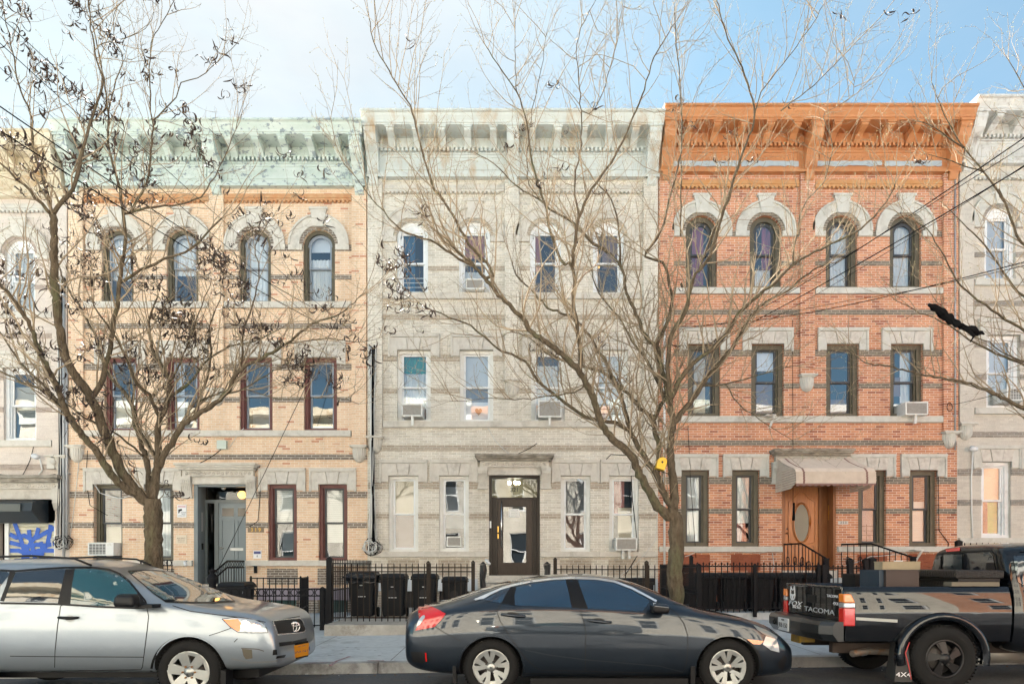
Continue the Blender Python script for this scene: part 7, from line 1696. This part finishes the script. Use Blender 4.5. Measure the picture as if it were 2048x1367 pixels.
lr = (R(90), 0, R(-90)); let = mat('letter_silver', (.6,.63,.66), .4, metal=.3); letw = mat('letter_white', (.75,.75,.77), .6)
xf = X0-.0075
text('TACOMA', .085, (xf, YT-.20, .93), lr, let, trk, .002, name='tailgate_lettering', sx=2.3)
text('TACOMA', .045, (xf, YT-.56, 1.125), lr, letw, trk, .002, name='tailgate_lettering', sx=1.5); text('4X4', .055, (xf, YT-.64, 1.04), lr, letw, trk, .002, name='tailgate_lettering', sx=1.4); text('V6', .05, (xf, YT+.58, .82), lr, letw, trk, .002, name='tailgate_lettering', sx=1.4)
# fox head sticker
def yz(pts, cy, cz, s_, th=.009):
    f = MB(); q = [Vector((xf-.001, cy - a*s_, cz + b*s_)) for a, b in pts]
    f.tube(q, th, 4); return f
fx_pts = [(-.5,-.2),(-.55,.1),(-.5,.4),(-.45,.65),(-.38,.92),(-.2,.62),(0,.55),(.2,.62),(.45,.98),(.5,.6),(.52,.35),(.6,.05),(.45,-.25),(.3,-.45),(.15,-.5),(.1,-.1),(.3,.0),(.38,.12),(.1,.1),(.05,-.5),(-.08,-.5),(-.1,.1),(-.38,.12),(-.3,0),(-.12,-.1),(-.15,-.5),(-.3,-.45),(-.5,-.2)]
yz(fx_pts, YT+.58, 1.085, .13, .008).build('fox_sticker', letw, trk)
text('FOX', .095, (xf, YT+.52, .975), lr, letw, trk, .002, name='sticker_lettering', sx=2.2, shear=.3); text('RACING', .045, (xf, YT+.46, .93), lr, letw, trk, .002, name='sticker_lettering', sx=1.5, shear=.2)
# tail lights
for s in (1, -1):
    for nm, z0, z1, m_ in (('indicator_lens', 1.065, 1.165, ambr), ('reverse_lens', 1.005, 1.062, clearl), ('tail_light', .80, 1.002, redl)):
        yo = YT - s*(hw+.040); top = nm[0] == 'i'; x1a, x1b = X0+.105, X0+(.06 if top else .105); f = MB()
        f.hexa([(X0-.022,yo+s*.012,z0),(x1a,yo,z0),(x1a,yo+s*.07,z0),(X0-.022,yo+s*.14,z0),(X0-.022,yo+s*.012,z1),(x1b,yo+(s*.006 if top else 0),z1),(x1b,yo+s*.07,z1),(X0-.022,yo+s*.14,z1)])
        q = f.build(nm, m_, trk); b_ = q.modifiers.new('b','BEVEL'); b_.width = .012; b_.segments = 3
# bumper
f = MB(); pr = [(X0-.30,.70),(X0-.30,.80),(X0-.27,.845),(X0-.02,.845),(X0-.02,.62),(X0-.24,.62)]
n0, n1 = YT-hw-.02, YT+hw+.02
vs = []
for yy, tk in ((n0, .16), (n0+.10, .04), (YT-.35, 0), (YT+.35, 0), (n1-.10, .04), (n1, .16)): vs.append([Vector((min(x+tk, X0-.02) if x < X0-.05 else x, yy, z)) for x, z in pr])
for r_ in vs: f.v += r_
for i in range(5):
    for k in range(6): f.f.append([i*6+k, i*6+(k+1)%6, (i+1)*6+(k+1)%6, (i+1)*6+k]); f.m.append(0); f.sm.append(False)
f.f.append(list(range(6))); f.m.append(0); f.sm.append(False); f.f.append([30+k for k in range(6)]); f.m.append(0); f.sm.append(False)
f.box(X0-.02, X0+.3, YT-.6, YT-.5, .6, .68); f.box(X0-.02, X0+.3, YT+.5, YT+.6, .6, .68)
f.build('rear_bumper', mat('bumper_black', (.007,.009,.011), .4, coat=.4), trk)
f = MB(); f.box(X0-.315, X0-.3, YT-.02, YT+.30, .655, .815); pl_ = f.build('number_plate', mat('plate_white', (.68,.70,.72), .5), trk)
text('JRB 150', .085, (X0-.317, YT+.14, .72), lr, ink, trk, .001, name='plate_lettering'); text('MAINE', .032, (X0-.317, YT+.14, .79), lr, ink, trk, .001, name='plate_lettering')
f = MB(); f.lathe([(.035,0),(.035,-.012),(.02,-.014),(.02,.02)], (X0-.30, YT+.46, .74), (1,0,0), 14); f.build('lock_socket', trimb, trk)
f = MB(); f.box(X0-.20, X0-.02, YT-.12, YT+.10, .53, .60); f.box(X0-.22, X0-.201, YT-.14, YT+.12, .52, .61); f.build('hitch_receiver', mat('hitch_yellow', (.30,.17,.01), .6, dirt=(.2,.14,.06), dscale=9), trk)
f = MB(); f.tube([(X0+.9,YT-.45,.44),(X0+.45,YT-.50,.47),(X0+.20,YT-.62,.455)], [.04,.04,.042], 14, caps=False); f.tube([(X0+.25,YT-.6,.457),(X0+.195,YT-.622,.455)], [.034,.034], 12); f.build('exhaust_pipe', mat('exhaust_steel', (.26,.23,.2), .5, metal=.6, dirt=(.3,.14,.07), dscale=9), trk)
f = MB(); f.box(X0+.05, X0+3.2, YT-.45, YT-.35, .44, .56); f.box(X0+.05, X0+3.2, YT+.35, YT+.45, .44, .56); f.tube([(TX,7.9,TZ),(TX,9.4,TZ)], .05, 8); f.lathe([(0,-.16),(.13,-.1),(.15,0),(.13,.1),(0,.16)], (TX,YT,TZ), (0,1,0), 14); f.build('chassis', mat('chassis_rust', (.05,.035,.028), .85), trk)
f = MB(); f.tube([(TX+.75,YT-.3,.42),(TX+1.35,YT-.3,.42)], .12, 14); f.build('silencer', mat('silencer_steel', (.3,.28,.25), .5, metal=.5), trk)
fl = P(1816, 1306, 7.8); f = MB(); f.hexa([(TX-.56,7.76,.17),(TX-.53,8.02,.17),(TX-.50,8.02,.17),(TX-.37,7.74,.17),(TX-.50,7.80,.60),(TX-.46,8.02,.60),(TX-.43,8.02,.60),(TX-.40,7.78,.60)]); mf = f.build('mud_flap', mat('flap_rubber', (.03,.03,.03), .7), trk)
ta = math.atan2(-.02, .19)
text('4X4', .075, (TX-.465, 7.745, .25), (R(90), 0, ta), letw, trk, .001, name='flap_lettering', sx=1.3)
f = MB(); f.tube([(TX-.40,7.74,.62),(TX-.45,7.735,.5),(TX-.41,7.735,.34),(TX-.385,7.735,.2)], .006, 5); f.build('red_cord', mat('cord_red', (.5,.05,.05), .6), trk)
line('side_moulding', [(1712,1236),(1795,1241)], bvb, mat('moulding_pale', (.35,.36,.34), .3, coat=.5), trk, w=6, off=.006)
# cab and bonnet
st = [(5.735,.60,1.66,.80,1.24,.60),(5.75,.50,1.73,.835,1.25,.66),(5.95,.45,1.765,.84,1.25,.67),(6.4,.42,1.78,.84,1.24,.68),(6.9,.42,1.76,.84,1.22,.67),(7.3,.42,1.62,.84,1.21,.67),(7.75,.42,1.34,.84,1.19,.69),(7.95,.42,1.25,.84,1.15,.72),(8.4,.44,1.20,.83,1.08,.72),(8.8,.46,1.12,.80,1.0,.68),(8.95,.5,.98,.74,.9,.6),(9.0,.55,.85,.66,.8,.5)]
cab = loft('cab', st, YT, trk, pk); cut(cab, cyl(TX+3.1, TZ+.02, .44, 7.2, 8.1)); bvc = bvh_of(cab)
decal('rear_window', [(1838,1136),(1842,1124),(1850,1114),(1884,1109.5),(1884,1144),(1838,1146)], bvc, tint3, trk, off=.006, step=8)
decal('rear_window', [(1888,1109),(1925,1107),(1925,1143),(1888,1144)], bvc, mat('dark_slider_glass', (.02,.03,.036), .08, coat=1.), trk, off=.006, step=8)
decal('rear_window', [(1929,1106),(1980,1103),(1986,1110),(1993,1146),(1929,1144)], bvc, tint3, trk, off=.006, step=8)
line('window_seal', [(1836,1148),(1838,1128),(1846,1113),(1884,1106.5),(1925,1104),(1982,1100),(1990,1108),(1997,1148)], bvc, trimb, trk, w=3, off=.008)
decal('brake_light', [(1892,1098),(1921,1095),(1921,1101),(1894,1103)], bvc, redl, trk, off=.01, step=5)
decal('cab_side_window', [(2026,1112),(2060,1109),(2110,1108),(2110,1170),(2048,1170),(2036,1164),(2030,1140)], bvc, tint3, trk, off=.006, step=10)
f = MB(); f.tube([(6.0,YT-hw+.1,1.755),(6.3,YT-hw+.07,1.765),(7.4,YT-hw+.08,1.60)], .018, 6); f.build('rain_guard', trimb, trk)
# load in the bed
dia = mat('tread_plate', (.028,.024,.022), .45, metal=.4, bump=1.2, bscale=55)
tb = empty('tool_box', (5.35, YT, 1.25), 'black diamond plate tool box lying across the pickup bed behind the cab', 'tool box')
f = MB(); f.box(5.16, 5.60, YT-.62, YT+.62, 1.0, 1.30); f.build('box_body', dia, tb)
f = MB(); f.box(5.10, 5.66, YT-.80, YT+.80, 1.34, 1.435); q = f.build('lid', dia, tb); b_ = q.modifiers.new('b','BEVEL'); b_.width = .02; b_.segments = 3
f = MB(); f.box(5.14, 5.62, YT-.78, YT+.78, 1.301, 1.338); f.build('lid_lip', trimb, tb)
f = MB(); f.box(5.05, 5.6, YT-.80, YT-.65, 1.25, 1.299); tag(f.build('timber', mat('timber_grey', (.14,.12,.09), .8), None, (5.3, YT-.7, 1.25)), 'short timber under the lid of the pickup tool box', 'timber')
def crate(label, x0, x1, y0, y1, z0, z1, m_, name='carton', cat='box'):
    root = empty(name, ((x0+x1)/2, y0, z0), label, cat); f = MB(); f.box(x0, x1, y0, y1, z0, z1); f.build('box', m_, root)
    f = MB(); f.box(x0-.004, x1+.004, y0-.004, y1+.004, z1+.001, z1+.014); f.build('top_flap', m_, root); return root
crate('brown panelled box standing in the pickup bed', P(1772,1160,8.0).x, P(1838,1160,8.0).x, 8.0, 8.45, .81, P(1800,1141,8.0).z, mat('carton_brown', (.045,.030,.026), .7))
crate('dark blue black side box beside the brown one in the bed', P(1745,1160,8.2).x, P(1771,1160,8.2).x, 8.05, 8.5, .81, P(1800,1141.5,8.0).z, mat('carton_navy', (.015,.03,.05), .5))
crate('beige cardboard sheet box behind the brown box in the bed', P(1761,1160,8.8).x, P(1836,1160,8.8).x, 8.75, 8.95, .81, P(1800,1124,8.75).z, mat('carton_beige', (.36,.29,.19), .8, col2=(.3,.24,.16), nscale=6))
crate('long black case at the tail end of the pickup bed', P(1710,1160,8.9).x, P(1752,1160,8.9).x, 8.9, 9.25, .81, P(1800,1149,8.9).z, trimb)

# the same kind of silver car stands across the street; only its reflection is seen in the sedan's doors
rc_ = copy_tree(suv); rc_.rotation_euler = (0, 0, math.pi); rc_.location = (1.2, -2.9, .0)
rc_['label'] = 'silver car parked across the street, seen only as a reflection in the sedan'
